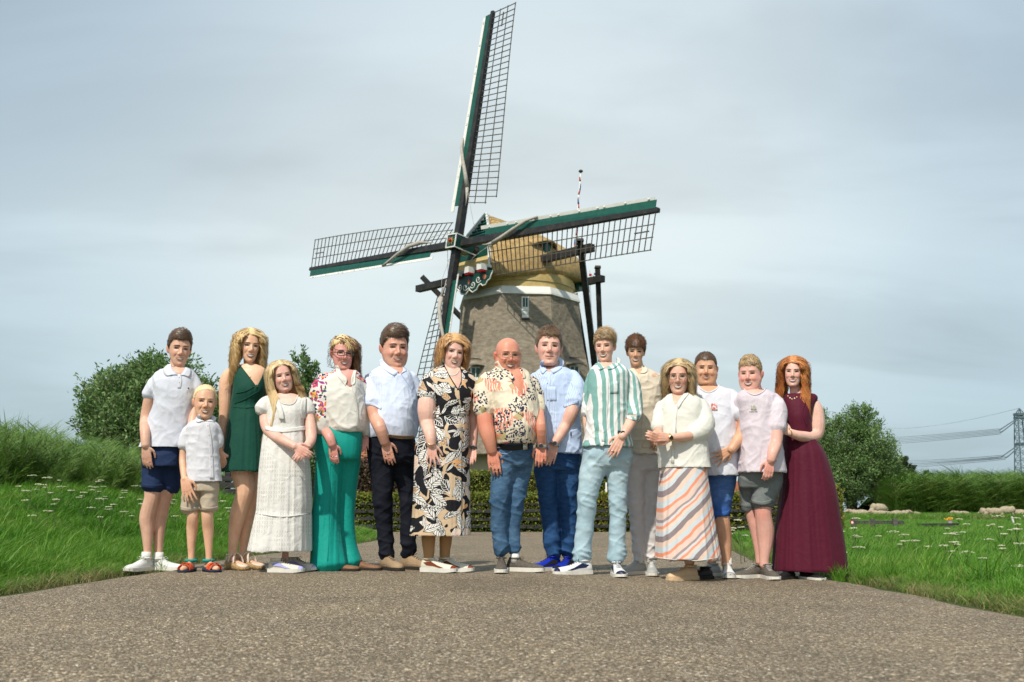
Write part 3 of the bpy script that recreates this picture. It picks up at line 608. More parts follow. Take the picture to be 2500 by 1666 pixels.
for k, (e, e2, f_) in enumerate(att):
    m = MB(); q = P(e[0], e[1], YP - 6); root = Vector((xc - 1.8, YP - 1, P(0, (1024, 1028, 1087, 1092)[k], YP).z)); m.beam(root, q, .24, .24); m.beam(q, q + Vector((-1, 0, -.6)), .35, .35); m.build('insulator', M_steel, T)
    w = MB()
    for j in range(3):
        o_ = Vector((0, 0, .42 * (j - 1))); a = q + Vector((-1, 0, -.6)) + o_; b = P(f_[0], f_[1], YP + 260) + o_ * 2.2; c = b + (b - a) * 1.1 + Vector((0, 0, 6))
        pts = [a + (c - a) * t + Vector((0, 0, -4.0 * 4 * t * (1 - t) * (.35))) for t in [i / 14 for i in range(15)]]
        w.tube(pts, .10, 4)
    tag(w.build('power_line', M_wire, origin=tuple(q)), ['uppermost bundle of power wires running left from the pylon', 'second bundle of power wires below the uppermost', 'third bundle of power wires, well below the upper two', 'lowest bundle of power wires left of the pylon'][k], 'power line')
w = MB(); a = Vector((xc, YP, zt)); b = P(2200, 1046, YP + 260); w.tube([a.lerp(b, t) + Vector((0, 0, -3 * t * (1 - t) * 2)) for t in [i / 10 for i in range(14)]], .05, 3)
tag(w.build('earth_wire', M_wire, origin=tuple(a)), 'thin single wire running left from the very top of the pylon', 'wire')
# ------------------------------------------------------------------ windmill
CX, CY = 0.35, 50.4
MILL = thing('windmill', 'tall thatched smock windmill with green and white lattice sails behind the family', 'windmill', (CX, CY, 0))
M_thatch = mat('old_thatch', (0.225, 0.19, 0.145), .95, .3, 3.5, bump=1.0, bscale=38, bdist=.06, stretch=(1, 1, 2.2), col2=(0.46, 0.395, 0.305), ramp_pos=(.3, .7))
M_thatchN = mat('new_thatch', (0.36, 0.235, 0.10), .95, .3, 5, bump=.9, bscale=32, bdist=.05, col2=(0.62, 0.44, 0.20), ramp_pos=(.3, .7))
M_millwhite = mat('mill_white', (0.74, 0.74, 0.70), .5, .05, 3)
M_ochre = mat('ochre_boards', (0.56, 0.42, 0.18), .6, .1, 4, bump=.15, bscale=20)
M_green = mat('mill_green', (0.006, 0.085, 0.06), .35, .15, 4, spec=.5)
M_green2 = mat('mill_green_dark', (0.004, 0.055, 0.042), .4, .15, 4, spec=.5)
M_tarb = mat('tarred_stock', (0.020, 0.021, 0.023), .5, .4, 2.5, bump=.3, bscale=18, col2=(0.06, 0.052, 0.045), ramp_pos=(.45, .75))
M_lat = mat('lattice_wood', (0.085, 0.075, 0.062), .8, .25, 6)
M_redp = mat('mill_red', (0.42, 0.012, 0.02), .5, .1); M_cloth = mat('sail_canvas', (0.42, 0.39, 0.35), .85, .15, 8, bump=.5, bscale=20)
M_beige = mat('rendered_base', (0.47, 0.40, 0.27), .9, .08, 2, bump=.2, bscale=20); M_gold = mat('gold_paint', (0.62, 0.38, 0.07), .45, .1); M_salmon = mat('salmon_paint', (0.62, 0.2, 0.12), .6, .1)
M_blue = mat('flag_blue', (0.02, 0.09, 0.35), .7, .1); M_black = mat('black_gap', (0.01, 0.01, 0.01), .9, .1)
ROT = radians(6.5)
def octa(R, z, sub=1):
    vs_ = []
    for k in range(8):
        a0 = -pi / 2 + ROT + pi / 8 + k * pi / 4; a1 = a0 + pi / 4
        p0 = Vector((CX + R * cos(a0), CY + R * sin(a0), z)); p1 = Vector((CX + R * cos(a1), CY + R * sin(a1), z))
        for j in range(sub): vs_.append(p0.lerp(p1, j / sub))
    return vs_
def octloft(prof, sub=1, jitter=0):
    V = []; n = 8 * sub
    for R, z in prof:
        for i, p in enumerate(octa(R, z, sub)):
            if jitter:
                d = Vector((p.x - CX, p.y - CY, 0)).normalized(); p = p + d * jitter * (noise.noise(p * .9) + .4 * noise.noise(p * 3.1))
            V.append(p)
    F_ = [(r * n + i, r * n + (i + 1) % n, (r + 1) * n + (i + 1) % n, (r + 1) * n + i) for r in range(len(prof) - 1) for i in range(n)]
    F_ += [tuple(range(n))[::-1], tuple((len(prof) - 1) * n + i for i in range(n))]
    return V, F_
# base, thatched body, white band, ochre ring
v, f = octloft([(4.05, -.1), (3.98, 3.3)]); obj('base_wall', v, f, M_beige, MILL)
prof = [(4.72, 3.03), (4.80, 3.08), (4.78, 3.2)] + [(float(np.interp(z, [3.2, 5, 6.7, 8.44, 9.7, 10.94], [4.76, 4.22, 3.80, 3.45, 3.28, 3.16])), z) for z in np.linspace(3.5, 10.9, 26)]
v, f = octloft(prof, 10, .05); obj('thatched_body', v, f, M_thatch, MILL, False)
v, f = octloft([(3.10, 10.88), (3.25, 10.92), (3.23, 11.02), (3.10, 11.32), (2.9, 11.34)]); obj('white_band', v, f, M_millwhite, MILL)
m = MB()
for R, z0, z1 in ((2.86, 11.30, 11.62), (2.90, 11.63, 11.95), (2.84, 11.95, 12.1)):
    n = 64; m.add([(CX + R * cos(2 * pi * k / n), CY + R * sin(2 * pi * k / n), z) for z in (z0, z1) for k in range(n)], [(k, (k + 1) % n, n + (k + 1) % n, n + k) for k in range(n)] + [tuple(range(n))[::-1], tuple(range(n, 2 * n))])
m.build('curb_ring', M_ochre, MILL)
# cap frame
HUB = Vector((-2.681, 47.35, 13.425)); nn = Vector((-.683756, -.719453, .12192)).normalized(); aa = Vector((.717117, -.693417, -.070116)).normalized(); bb = Vector((.134987, .039489, .99006)); bb = (bb - nn * bb.dot(nn)).normalized(); aa = (aa - nn * aa.dot(nn) - bb * aa.dot(bb)).normalized()
ax = Vector((-.717, -.689, 0)).normalized(); lt = Vector((.689, -.717, 0)).normalized(); CC = Vector((CX, CY, 0))
def K(s, w, z): return CC + ax * s + lt * w + Vector((0, 0, z))
def sfront(z): return np.interp(z, [11.6, 13.9, 15.35], [3.40, 2.88, 2.15])
# sections: (s, half width, bottom z, top z)
secs = [(None, 1.60, 11.75, 15.35), (2.4, 2.15, 11.78, 15.35), (1.4, 2.6, 11.9, 15.3), (.2, 2.85, 12.05, 15.15), (-1.2, 2.75, 12.15, 14.9), (-2.5, 2.3, 12.2, 14.72), (-3.5, 1.65, 12.25, 14.45), (-4.3, .95, 12.3, 14.1), (-4.7, .35, 12.4, 13.7)]
fine = []
for i in range(len(secs) - 1):
    for q in range(3):
        t = q / 3; fine.append([None if (i == 0 and q == 0) else ((secs[i][0] if secs[i][0] is not None else 3.2) * (1 - t) + secs[i + 1][0] * t)] + [secs[i][k] * (1 - t) + secs[i + 1][k] * t for k in (1, 2, 3)])
fine.append(list(secs[-1])); V = []; NT = 22
for i, (s, w, zb, zt) in enumerate(fine):
    for j in range(NT + 1):
        t = j / NT * 2 - 1; at = abs(t)
        # steep thatched side curving to a ridge
        th = (1 - at); z = zb + (zt - zb) * th ** 1.0; zz = (z - zb) / (zt - zb)
        wid = w * (1 - zz ** 2.1) ** .80 * (1 + .06 * sin(zz * pi))
        if i == 0: wid = np.interp(z, [11.6, 13.9, 15.35], [1.55, 1.05, 0.02]); 
        sb = sfront(z) if s is None else (s if i > 3 else s + (sfront(z) - 3.2) * (1 - i / 4))
        V.append(K(sb, wid * (1 if t > 0 else -1), z) + Vector((0, 0, .04 * noise.noise(Vector((i * .5, t * 3, 0))))))
n1 = NT + 1; Fc = [(i * n1 + j, i * n1 + j + 1, (i + 1) * n1 + j + 1, (i + 1) * n1 + j) for i in range(len(fine) - 1) for j in range(NT)]
Fc += [(i * n1, (i + 1) * n1, (i + 1) * n1 + NT, i * n1 + NT) for i in range(len(fine) - 1)]
capo = obj('thatched_cap', V, Fc, M_thatchN, MILL, True)
m = MB()   # black drum and box, the shade in the gap under the cap painted in
n = 40; m.add([(CX + 2.5 * cos(2 * pi * k / n), CY + 2.5 * sin(2 * pi * k / n), z) for z in (12.0, 12.35) for k in range(n)], [(k, (k + 1) % n, n + (k + 1) % n, n + k) for k in range(n)] + [tuple(range(n))[::-1], tuple(range(n, 2 * n))])
m.box(K(2.2, 0, 11.95), (3.0, 2.6, .35), Matrix((lt, ax, Vector((0, 0, 1)))).transposed()); m.build('cap_frame', M_black, MILL)
m = MB(); m.beam(K(-2.2, 2.1, 11.95), K(-3.6, 1.6, 12.1), .16, .35); m.build('eave_board', M_green, MILL)
# leaning gable: boards are parts
def fr(z, w, out=0.06): return K(sfront(z) + out, w, z)
def hwid(z): return float(np.interp(z, [11.6, 13.9, 15.35], [1.55, 1.05, 0.03]))
zs = np.linspace(13.72, 15.32, 10)
for z0, z1 in zip(zs, zs[1:]):
    m = MB(); w0, w1 = hwid(z0), hwid(z1); o0, o1 = .13, .05
    m.hexa([fr(z0, -w0, .0), fr(z0, w0, .0), fr(z0, w0, o0), fr(z0, -w0, o0), fr(z1, -w1, 0), fr(z1, w1, 0), fr(z1, w1, o1), fr(z1, -w1, o1)]); m.build('gable_board', M_green, MILL)
for sg in (-1, 1):
    m = MB()
    for z0, z1, d in ((13.3, 13.9, .03), (13.9, 15.38, .03)):
        m.beam(fr(z0, sg * (hwid(z0) + .02), .16), fr(z1, sg * (hwid(z1) + .02), .16), .10, .12, side=lt)
    m.build('verge_board', M_millwhite, MILL)
m = MB(); m.hexa([fr(12.75, -hwid(12.75), -.3), fr(12.75, hwid(12.75), -.3), fr(12.75, hwid(12.75), .05), fr(12.75, -hwid(12.75), .05), fr(13.72, -hwid(13.72), -.3), fr(13.72, hwid(13.72), -.3), fr(13.72, hwid(13.72), .04), fr(13.72, -hwid(13.72), .04)]); m.build('front_wall', M_green2, MILL)
m = MB(); m.beam(fr(12.30, 0, .1) - lt * 1.42, fr(12.30, 0, .1) + lt * 1.28, .12, .0); m.v = []; m.f = []
m.hexa([fr(12.28, -1.3, -.1), fr(12.28, 1.28, -.1), fr(12.28, 1.28, .13), fr(12.28, -1.3, .13), fr(12.82, -1.25, -.1), fr(12.82, 1.22, -.1), fr(12.82, 1.22, .10), fr(12.82, -1.25, .10)]); m.build('ochre_beam', M_ochre, MILL)
for sg in (-1, 1):
    m = MB(); m.beam(fr(12.1, sg * 1.47, .1), fr(13.3, sg * 1.12, .1), .10, .14, side=lt); m.build('corner_board', M_millwhite if sg > 0 else M_green, MILL)
# letters board, beam heads and the scalloped board
m = MB(); m.hexa([fr(11.75, -1.5, -.05), fr(11.75, 1.4, -.05), fr(11.75, 1.4, .10), fr(11.75, -1.5, .10), fr(12.27, -1.4, -.05), fr(12.27, 1.3, -.05), fr(12.27, 1.3, .10), fr(12.27, -1.4, .10)]); LB = m.build('letter_board', M_green2, MILL)
for w in (-.62, .30, 1.22):
    m = MB(); c = fr(12.13, w, .32); MM = Matrix((lt, ax, Vector((0, 0, 1)))).transposed(); m.box(c + ax * .02, (.34, .52, .30), MM)
    h = m.build('beam_head', M_millwhite, MILL); m = MB(); m.box(c + Vector((0, 0, -.19)) - ax * .01, (.33, .50, .09), MM); m.build('red_underside', M_redp, h)
def letter(ch, w, z, sz=.30):
    m = MB(); q = lambda x, y: fr(z, w, .13) + lt * x * sz + Vector((0, 0, y * sz))
    st = {'A': [((-.35, -.5), (0, .5)), ((0, .5), (.35, -.5)), ((-.2, -.12), (.2, -.12))], 'N': [((-.3, -.5), (-.3, .5)), ((-.3, .5), (.3, -.5)), ((.3, -.5), (.3, .5))],
          'O': [((.3 * cos(k * pi / 4), .5 * sin(k * pi / 4)), (.3 * cos((k + 1) * pi / 4), .5 * sin((k + 1) * pi / 4))) for k in range(8)],
          'C': [((.3 * cos(k * pi / 4), .5 * sin(k * pi / 4)), (.3 * cos((k + 1) * pi / 4), .5 * sin((k + 1) * pi / 4))) for k in range(1, 7)]}[ch]
    for a, b in st: m.beam(q(*a), q(*b), .035, .055)
    m.build('letter', M_gold, LB)
letter('A', -.97, 12.0); letter('N', -.18, 12.08, .26); letter('C', .22, 11.72, .26); letter('N', .78, 12.12)
top = 11.93; prof = [(-1.62, 11.78), (-1.48, 11.50), (-1.28, 11.42), (-1.12, 11.22), (-.9, 11.2), (-.72, 11.38), (-.6, 11.28), (-.42, 11.06), (-.1, 11.0), (.10, 11.16), (.14, 11.3), (.2, 11.16), (.42, 11.02), (.7, 11.12), (.86, 11.32), (1.0, 11.36), (1.14, 11.24), (1.34, 11.26), (1.5, 11.44), (1.66, 11.5), (1.74, 11.68), (1.86, 11.86)]
yb = 3.50; poly = [K(yb, w, z) for w, z in prof] + [K(yb, 1.7, top), K(yb, -1.5, top)]
v, f = prism(poly, ax * .05); BD = obj('scalloped_board', v, f, M_green2, MILL)
def strand(pts, r, matl, nm, par, n=5):
    m = MB(); m.tube(pts, r, n); return m.build(nm, matl, par, True)
strand([K(yb + .05, w, z) for w, z in prof], .035, M_millwhite, 'white_edge', BD)
for w0, z0, sg in ((-.52, 11.42, 1), (-.12, 11.36, -1), (.44, 11.40, 1), (.84, 11.60, -1)):
    pts = [K(yb + .07, w0 + sg * (.19 * (1 - k / 26)) * cos(k / 18 * 2 * pi + 3.6), z0 + (.19 * (1 - k / 26)) * sin(k / 18 * 2 * pi + 3.6)) for k in range(24)]
    strand(pts, .026, M_millwhite, 'scroll', BD)
for w0, z0 in ((-.95, 11.48), (1.28, 11.66)):
    m = MB(); c = K(yb + .05, w0, z0); m.tube([c, c + ax * .03], .125, 14); m.build('rosette', M_salmon, BD); m = MB(); m.tube([c + ax * .03, c + ax * .045], .045, 8); m.build('rosette_eye', M_gold, BD)
m = MB(); c = K(yb + .05, .14, 11.60); v, f = prism([c + lt * .10, c + Vector((0, 0, .14)), c - lt * .10, c - Vector((0, 0, .14))], ax * .03); m.add(v, f); m.build('diamond', M_salmon, BD)
# dormer in the cap
c = K(.55, 2.55, 13.15); m = MB(); m.box(c, (.16, .42, 1.05), Matrix((lt, ax, Vector((0, 0, 1)))).transposed()); m.build('cap_hatch', M_green, MILL)
pts = [K(.55 + .9 * t, 2.45 + .42 * (1 - t * t), 13.76 - .26 * t * t) for t in np.linspace(-1, 1, 13)]; m = MB()
lo = [p + Vector((0, 0, -.09)) for p in pts]; back = [K(.55 + .9 * t, 1.7, 14.1 - .1 * t * t) for t in np.linspace(-1, 1, 13)]
m.add(pts + lo + back, [(i, i + 1, 13 + i + 1, 13 + i) for i in range(12)] + [(i, 26 + i, 27 + i, i + 1) for i in range(12)] + [(13 + i, 14 + i, 27 + i, 26 + i) for i in range(12)]); m.build('hatch_hood', M_thatchN, MILL, True)
# windshaft and hub
m = MB(); m.tube([HUB - nn * 5, HUB + nn * .1], [.3, .3], 12); m.build('windshaft', M_tarb, MILL, True)
MH = Matrix((aa, nn, bb)).transposed()
m = MB(); m.box(HUB - nn * .22, (.62, 1.24, .66), MH); HB = m.build('hub', M_green2, MILL)
m = MB(); fc = HUB + nn * .42
for sx, sz_, w_, h_ in ((0, .33, .66, .05), (0, -.33, .66, .05), (.31, 0, .05, .66), (-.31, 0, .05, .66)): m.box(fc + aa * sx + bb * sz_, (w_, .05, h_), MH)
for sx in (-1, 1):
    for sz_ in (-1, 1): m.beam(HUB + nn * .42 + aa * sx * .32 + bb * sz_ * .34, HUB - nn * 1.0 + aa * sx * .32 + bb * sz_ * .34, .05, .05)
m.build('hub_trim', M_millwhite, HB)
m = MB()
for k in range(12):
    a = k * pi / 6; r = .25 if k % 2 == 0 else .19; d = aa * cos(a) + bb * sin(a); q = aa * -sin(a) + bb * cos(a); m.add([fc + nn * .03 + q * .03, fc + nn * .03 - q * .03, fc + nn * .035 + d * r], [(0, 1, 2)])
m.build('star', M_gold, HB)
m = MB(); m.ball(fc + nn * .08, .085, 10, 8); m.build('boss', M_redp, HB, True)
# sails
def sail(off, r_, c_, LN, rs=2.15):
    """r_ outward unit vector, c_ direction of the lattice side"""
    o = HUB + nn * off; KL = LN / 12.85; Q = lambda r, c, n_=0: o + r_ * (r * KL) + c_ * c + nn * n_
    m = MB(); m.beam(Q(0, 0), Q(12.85, 0), .35, .36, .18, .18, side=c_); S = m.build('sail', M_tarb, MILL)
    sw = lambda r: .20 - .105 * r / 12.85
    def Lp(r, c):    # point on the twisted lattice
        t = (r - 2) / 10.8; th = radians(27 * (1 - t) ** 1.5 - 3); return Q(r, c * cos(th), .03 - c * sin(th))
    nb = 34
    bar = None
    for k in range(nb):
        r = rs + (12.72 - rs) * k / (nb - 1); w = 1.78 if k > 1 else (1.25 if k == 0 else 1.75)
        m = MB(); m.beam(Lp(r, -sw(r) - .05), Lp(r, w), .034, .034, side=r_); m.build('lattice_bar', M_lat, S)
    for c, r0 in ((.62, rs - .05), (1.19, rs - .05), (1.75, rs + .27)):
        m = MB(); pts = [Lp(r, c) for r in np.linspace(r0, 12.78, 15)]
        for a, b in zip(pts, pts[1:]): m.beam(a, b, .034, .034, side=c_)
        m.build('lath', M_lat, S)
    m = MB(); m.beam(Lp(11.7, .9), Lp(12.5, .9), .045, .045, side=c_); m.build('lath', M_lat, S)
    m = MB(); cw = lambda r: -sw(r)
    m.hexa([Q(2.0, -.16, .04), Q(2.0, -.50, .10), Q(2.0, -.50, .13), Q(2.0, -.16, .08), Q(12.7, -.09, .04), Q(12.7, -.46, .02), Q(12.7, -.46, .05), Q(12.7, -.09, .08)]); m.build('green_board', M_green, S)
    m = MB(); m.hexa([Q(1.7, -.50, .10), Q(1.7, -.66, .16), Q(1.7, -.66, .19), Q(1.7, -.50, .13), Q(12.6, -.46, .02), Q(12.6, -.58, .06), Q(12.6, -.58, .09), Q(12.6, -.46, .05)]); m.build('white_board', M_millwhite, S)
    m = MB()
    for r in (2.3, 3.6, 4.2, 5.5, 6.5, 7.0, 8.3, 9.4, 9.8, 11.0, 12.3): m.box(Q(r, -.58 + .004 * r, .15 - .006 * r), (.12, .06, .06), Matrix((r_, c_, nn)).transposed())
    m.build('cleat', M_millwhite, S)
    m = MB(); m.tube([Q(5.7, -.60, .2), Q(5.1, -.46, .3), Q(4.3, -.12, .36), Q(3.5, .2, .34), Q(2.85, .34, .22)], [.05, .075, .085, .10, .12], 8); m.build('rolled_sail', M_cloth, S, True)
    m = MB(); m.tube([Q(2.85, .34, .22), Q(2.2, .3, .1), Q(1.9, .28, .1)], [.1, .03, .015], 6); m.tube([Q(2.85, .34, .22), Q(1.9, .62, .1), Q(1.0, .75, -.2), Q(.6, .9, -.4)], .013, 4); m.build('sail_rope', M_cloth, S, True)
sail(-.12, aa, -bb, 11.98); sail(-.12, -aa, bb, 12.69, 1.3); sail(0, bb, aa, 12.63); sail(0, -bb, -aa, 12.63)
# windows in the body
def facet_window(u, v0, v1, w, hood, Y, green_top=True):
    a = P(u, v0, Y); b = P(u, v1, Y); H_ = a.z - b.z; nrm = Vector((sin(ROT), -cos(ROT), 0)); side = Vector((cos(ROT), sin(ROT), 0)); tl = (a - b).normalized()
    W = None
    m = MB(); m.beam(b, a, w, .10, side=side); W = m.build('window', M_millwhite, MILL)
    mid = b.lerp(a, .52); fo = nrm * .07
    m = MB(); m.beam(mid + fo, a - tl * .07 + fo, w - .14, .03, side=side); m.build('pane', M_green2, W)
    m = MB(); m.beam(mid + fo * 1.4, a - tl * .07 + fo * 1.4, .03, .03, side=side); m.build('glazing_bar', M_millwhite, W)
    for k in range(3):
        t0 = b.lerp(mid, (k + .04) / 3); t1 = b.lerp(mid, (k + .96) / 3); m = MB(); m.beam(t0 + fo * 1.1, t1 + fo * .8, w - .05, .03, side=side); m.build('shutter_board', M_millwhite, W)
    m = MB(); m.beam(b - tl * .04 + nrm * .1, b - tl * .09 + nrm * .1, w + .06, .2, side=side); m.build('sill', M_tarb, W)
    if hood:
        m = MB(); pts = [a + side * (hood * t) + Vector((0, 0, .10 - .10 * t * t)) + nrm * (.38 - .3 * t * t) for t in np.linspace(-1, 1, 11)]; lo = [p + Vector((0, 0, -.07)) for p in pts]; bk = [a + side * (hood * t) + Vector((0, 0, .45)) - nrm * .15 for t in np.linspace(-1, 1, 11)]
        m.add(pts + lo + bk, [(i, i + 1, 12 + i, 11 + i) for i in range(10)] + [(i, 22 + i, 23 + i, i + 1) for i in range(10)] + [(11 + i, 12 + i, 23 + i, 22 + i) for i in range(10)]); m.build('hood', M_thatch, W, True)
def surf_depth(u, v):   # forward distance where the ray through (u, v) meets the tower front
    lo_, hi_ = 44, 50.4
    for _ in range(40):
        md = (lo_ + hi_) / 2; p = P(u, v, md); R = float(np.interp(p.z, [3.2, 5, 6.7, 8.44, 9.7, 10.94], [4.76, 4.22, 3.80, 3.45, 3.28, 3.16]))
        q = p - Vector((CX, CY, 0)); an = math.atan2(q.y, q.x) + pi / 2 - ROT; an = (an + pi / 8) % (pi / 4) - pi / 8
        if Vector((q.x, q.y)).length * cos(an) > R * cos(pi / 8): lo_ = md
        else: hi_ = md
    return lo_
facet_window(1282, 725, 777, .36, 0, surf_depth(1282, 730) + .0)
facet_window(1161, 896, 948, .50, .62, surf_depth(1161, 915) - .1)
facet_window(1402, 893, 945, .50, .62, surf_depth(1402, 915) - .1)
# tail beams and braces
def tb(name, p, q, w, w2=None, mt=None):
    m = MB(); m.beam(p, q, w, w, w2, w2); return m.build(name, mt or M_tarb, MILL)
f1 = K(.9, 5.9, 12.72); f2 = K(.9, -7.25, 12.85); r1 = K(-2.6, 3.5, 12.2); r2 = K(-2.6, -3.5, 12.3)
tb('front_beam', f1, f2, .36); tb('rear_beam', r1, r2, .34)
tb('brace', P(1416, 592, 45.7), P(1480, 1125, 53), .27, .30); tb('brace', P(1459, 655, 49.9), P(1476, 1125, 53.5), .26, .26)
tb('brace', P(1030, 676, 54.8), P(1455, 1118, 55.4), .27, .27); tb('tail_pole', K(-4.2, 0, 12.2), P(1470, 1150, 55.5), .4, .34)
tb('cap_nut', P(1416, 590, 45.7), P(1416, 584, 45.7), .36, .3); tb('cap_nut', P(1459, 655, 49.9), P(1459, 650, 49.9), .34, .28)
for u0, v0, u1, v1, Yq in ((1408, 690, 1422, 1100, 50.5), (1440, 660, 1456, 1100, 53), (1092, 560, 1094, 690, 48)):
    m = MB(); m.tube([P(u0, v0, Yq), P(u1, v1, Yq + 1)], .014, 4); m.build('rope', M_cloth, MILL)
# flag pole with a wound red, white and blue flag
a = P(1399, 660, 54); b = P(1418, 421, 54); m = MB(); m.tube([a, b], [.05, .035], 8); FP = m.build('flagpole', M_millwhite, MILL, True)
m = MB(); m.ball(b + Vector((0, 0, .06)), (.13, .13, .09), 10, 6); m.build('finial', M_tarb, FP, True)
for k in range(18):
    t0 = .12 + k / 18 * .83; t1 = t0 + .83 / 18; mtl = (M_blue, M_millwhite, M_redp)[k % 3]; m = MB(); off = Vector((.03 * sin(k * 1.3), 0, 0)); m.tube([a.lerp(b, t0) + off, a.lerp(b, t1) + Vector((.03 * sin((k + 1) * 1.3), 0, 0))], [.05, .045], 7); m.build('flag_fold', mtl, FP, True)
m = MB()
for k in range(3):
    p0 = P(1438 + k * 6, 671 - k, 52.0); m.beam(p0, p0 + Vector((.14, 0, -.03)), .06, .12, mi=k)
m.build('bunting', [M_redp, M_millwhite, M_blue], MILL)
# ------------------------------------------------------------------ figures: geometry tools
def vnoise(X):
    X = np.asarray(X, dtype=np.float64); I = np.floor(X).astype(np.int64); Fr = X - I; Fr = Fr * Fr * (3 - 2 * Fr); out = 0
    for dx in (0, 1):
        for dy in (0, 1):
            for dz in (0, 1):
                h = (I[:, 0] + dx) * 374761393 + (I[:, 1] + dy) * 668265263 + (I[:, 2] + dz) * 2147483647 // 7
                h = (h ^ (h >> 13)) * 1274126177; h = (h ^ (h >> 16)) & 0xffffff
                w = np.abs(1 - dx - Fr[:, 0]) * np.abs(1 - dy - Fr[:, 1]) * np.abs(1 - dz - Fr[:, 2]); out = out + w * (h / 0xffffff)
    return out
def cr(pts, per=6):
    """Catmull-Rom through rows of numbers"""
    A = np.array(pts, dtype=float); n = len(A); out = []
    for i in range(n - 1):
        p0 = A[max(i - 1, 0)]; p1 = A[i]; p2 = A[i + 1]; p3 = A[min(i + 2, n - 1)]
        for k in range(per):
            t = k / per; out.append(.5 * ((2 * p1) + (-p0 + p2) * t + (2 * p0 - 5 * p1 + 4 * p2 - p3) * t * t + (-p0 + 3 * p1 - 3 * p2 + p3) * t ** 3))
    out.append(A[-1]); return np.array(out)
class Solid:
    def __init__(s): s.v = []; s.f = []
    def add(s, v, f):
        k = len(s.v); s.v += [tuple(a) for a in v]; s.f += [tuple(i + k for i in q) for q in f]
    def rings(s, R, dome=True):
        n = len(R[0]); k = len(R); v = [p for r in R for p in r]
        f = [(i * n + j, i * n + (j + 1) % n, (i + 1) * n + (j + 1) % n, (i + 1) * n + j) for i in range(k - 1) for j in range(n)]
        f += [tuple(range(n))[::-1], tuple((k - 1) * n + j for j in range(n))]; s.add(v, f)
    def tube(s, pts, n=12, flat=None):
        """pts: (Vector, radius) list; rounded ends"""
        P_ = [Vector(p) for p, r in pts]; Rd = [r for p, r in pts]; m = len(P_)
        d0 = (P_[1] - P_[0]).normalized(); d1 = (P_[-1] - P_[-2]).normalized(); R = []; r0 = d0.cross(Vector((0, 1, 0)));
        if r0.length < .1: r0 = d0.orthogonal()
        r0.normalize()
        seq = [(P_[0] - d0 * Rd[0] * .6, Rd[0] * .55)] + list(zip(P_, Rd)) + [(P_[-1] + d1 * Rd[-1] * .6, Rd[-1] * .55)]
        for i, (p, r) in enumerate(seq):
            a = seq[max(i - 1, 0)][0]; b = seq[min(i + 1, len(seq) - 1)][0]; d = (b - a).normalized(); r0 = (r0 - d * r0.dot(d)).normalized(); q = d.cross(r0)
            R.append([p + (r0 * cos(2 * pi * k / n) + q * sin(2 * pi * k / n) * (flat or 1)) * r for k in range(n)])
        s.rings(R)
    def ball(s, c, r, M=None, n=12, m=8):
        mb = MB(); mb.ball(c, r, n, m, M=M); s.add(mb.v, mb.f)
def evalmesh(S, voxel, smooth, it=4):
    me = bpy.data.meshes.new('tmp'); me.from_pydata([tuple(p) for p in S.v], [], S.f); o = bpy.data.objects.new('tmp', me); COL.objects.link(o)
    m = o.modifiers.new('r', 'REMESH'); m.mode = 'VOXEL'; m.voxel_size = voxel; m.adaptivity = 0
    m = o.modifiers.new('s', 'SMOOTH'); m.factor = smooth; m.iterations = it
    dg = bpy.context.evaluated_depsgraph_get(); dg.update(); ev = o.evaluated_get(dg); em = ev.to_mesh()
    nv = len(em.vertices); V = np.empty(nv * 3, dtype=np.float32); em.vertices.foreach_get('co', V); V = V.reshape(-1, 3).astype(float)
    Nn = np.empty(nv * 3, dtype=np.float32); em.vertices.foreach_get('normal', Nn); Nn = Nn.reshape(-1, 3).astype(float)
    nf = len(em.polygons); lt_ = np.empty(nf, dtype=np.int32); em.polygons.foreach_get('loop_total', lt_); li = np.empty(len(em.loops), dtype=np.int32); em.loops.foreach_get('vertex_index', li)
    if (lt_ == 4).all(): F_ = li.reshape(-1, 4)
    else:
        st = np.concatenate([[0], np.cumsum(lt_)[:-1]]); F_ = np.array([[li[a], li[a + 1], li[a + 2], li[a + 3 if c == 4 else a + 2]] for a, c in zip(st, lt_)])
    ev.to_mesh_clear(); bpy.data.objects.remove(o, do_unlink=True); bpy.data.meshes.remove(me); return V, Nn, F_
def decim(V, F_, ratio):
    me = bpy.data.meshes.new('tmp'); me.from_pydata(V.tolist(), [], F_.tolist()); o = bpy.data.objects.new('tmp', me); COL.objects.link(o); m = o.modifiers.new('d', 'DECIMATE'); m.ratio = ratio; m.use_collapse_triangulate = True
    dg = bpy.context.evaluated_depsgraph_get(); dg.update(); ev = o.evaluated_get(dg); em = ev.to_mesh(); em.calc_loop_triangles()
    V2 = np.empty(len(em.vertices) * 3, dtype=np.float32); em.vertices.foreach_get('co', V2); T_ = np.empty(len(em.loop_triangles) * 3, dtype=np.int32); em.loop_triangles.foreach_get('vertices', T_)
    ev.to_mesh_clear(); bpy.data.objects.remove(o, do_unlink=True); bpy.data.meshes.remove(me); return V2.reshape(-1, 3).astype(float), T_.reshape(-1, 3)
def relax_edge(V, F_, sel, it=14):
    """evens out the cut edge of a neckline"""
    E = np.concatenate([F_[:, [i, (i + 1) % F_.shape[1]]] for i in range(F_.shape[1])]); E.sort(axis=1); u, c = np.unique(E, axis=0, return_counts=True); B_ = u[c == 1]; B_ = B_[sel[B_].all(axis=1)]
    nb = {}
    for a, b in B_: nb.setdefault(a, []).append(b); nb.setdefault(b, []).append(a)
    for _ in range(it):
        new = {a: (V[a] * .4 + .6 * np.mean([V[b] for b in n], axis=0)) for a, n in nb.items() if len(n) >= 2}
        for a, p in new.items(): V[a] = p
    return V
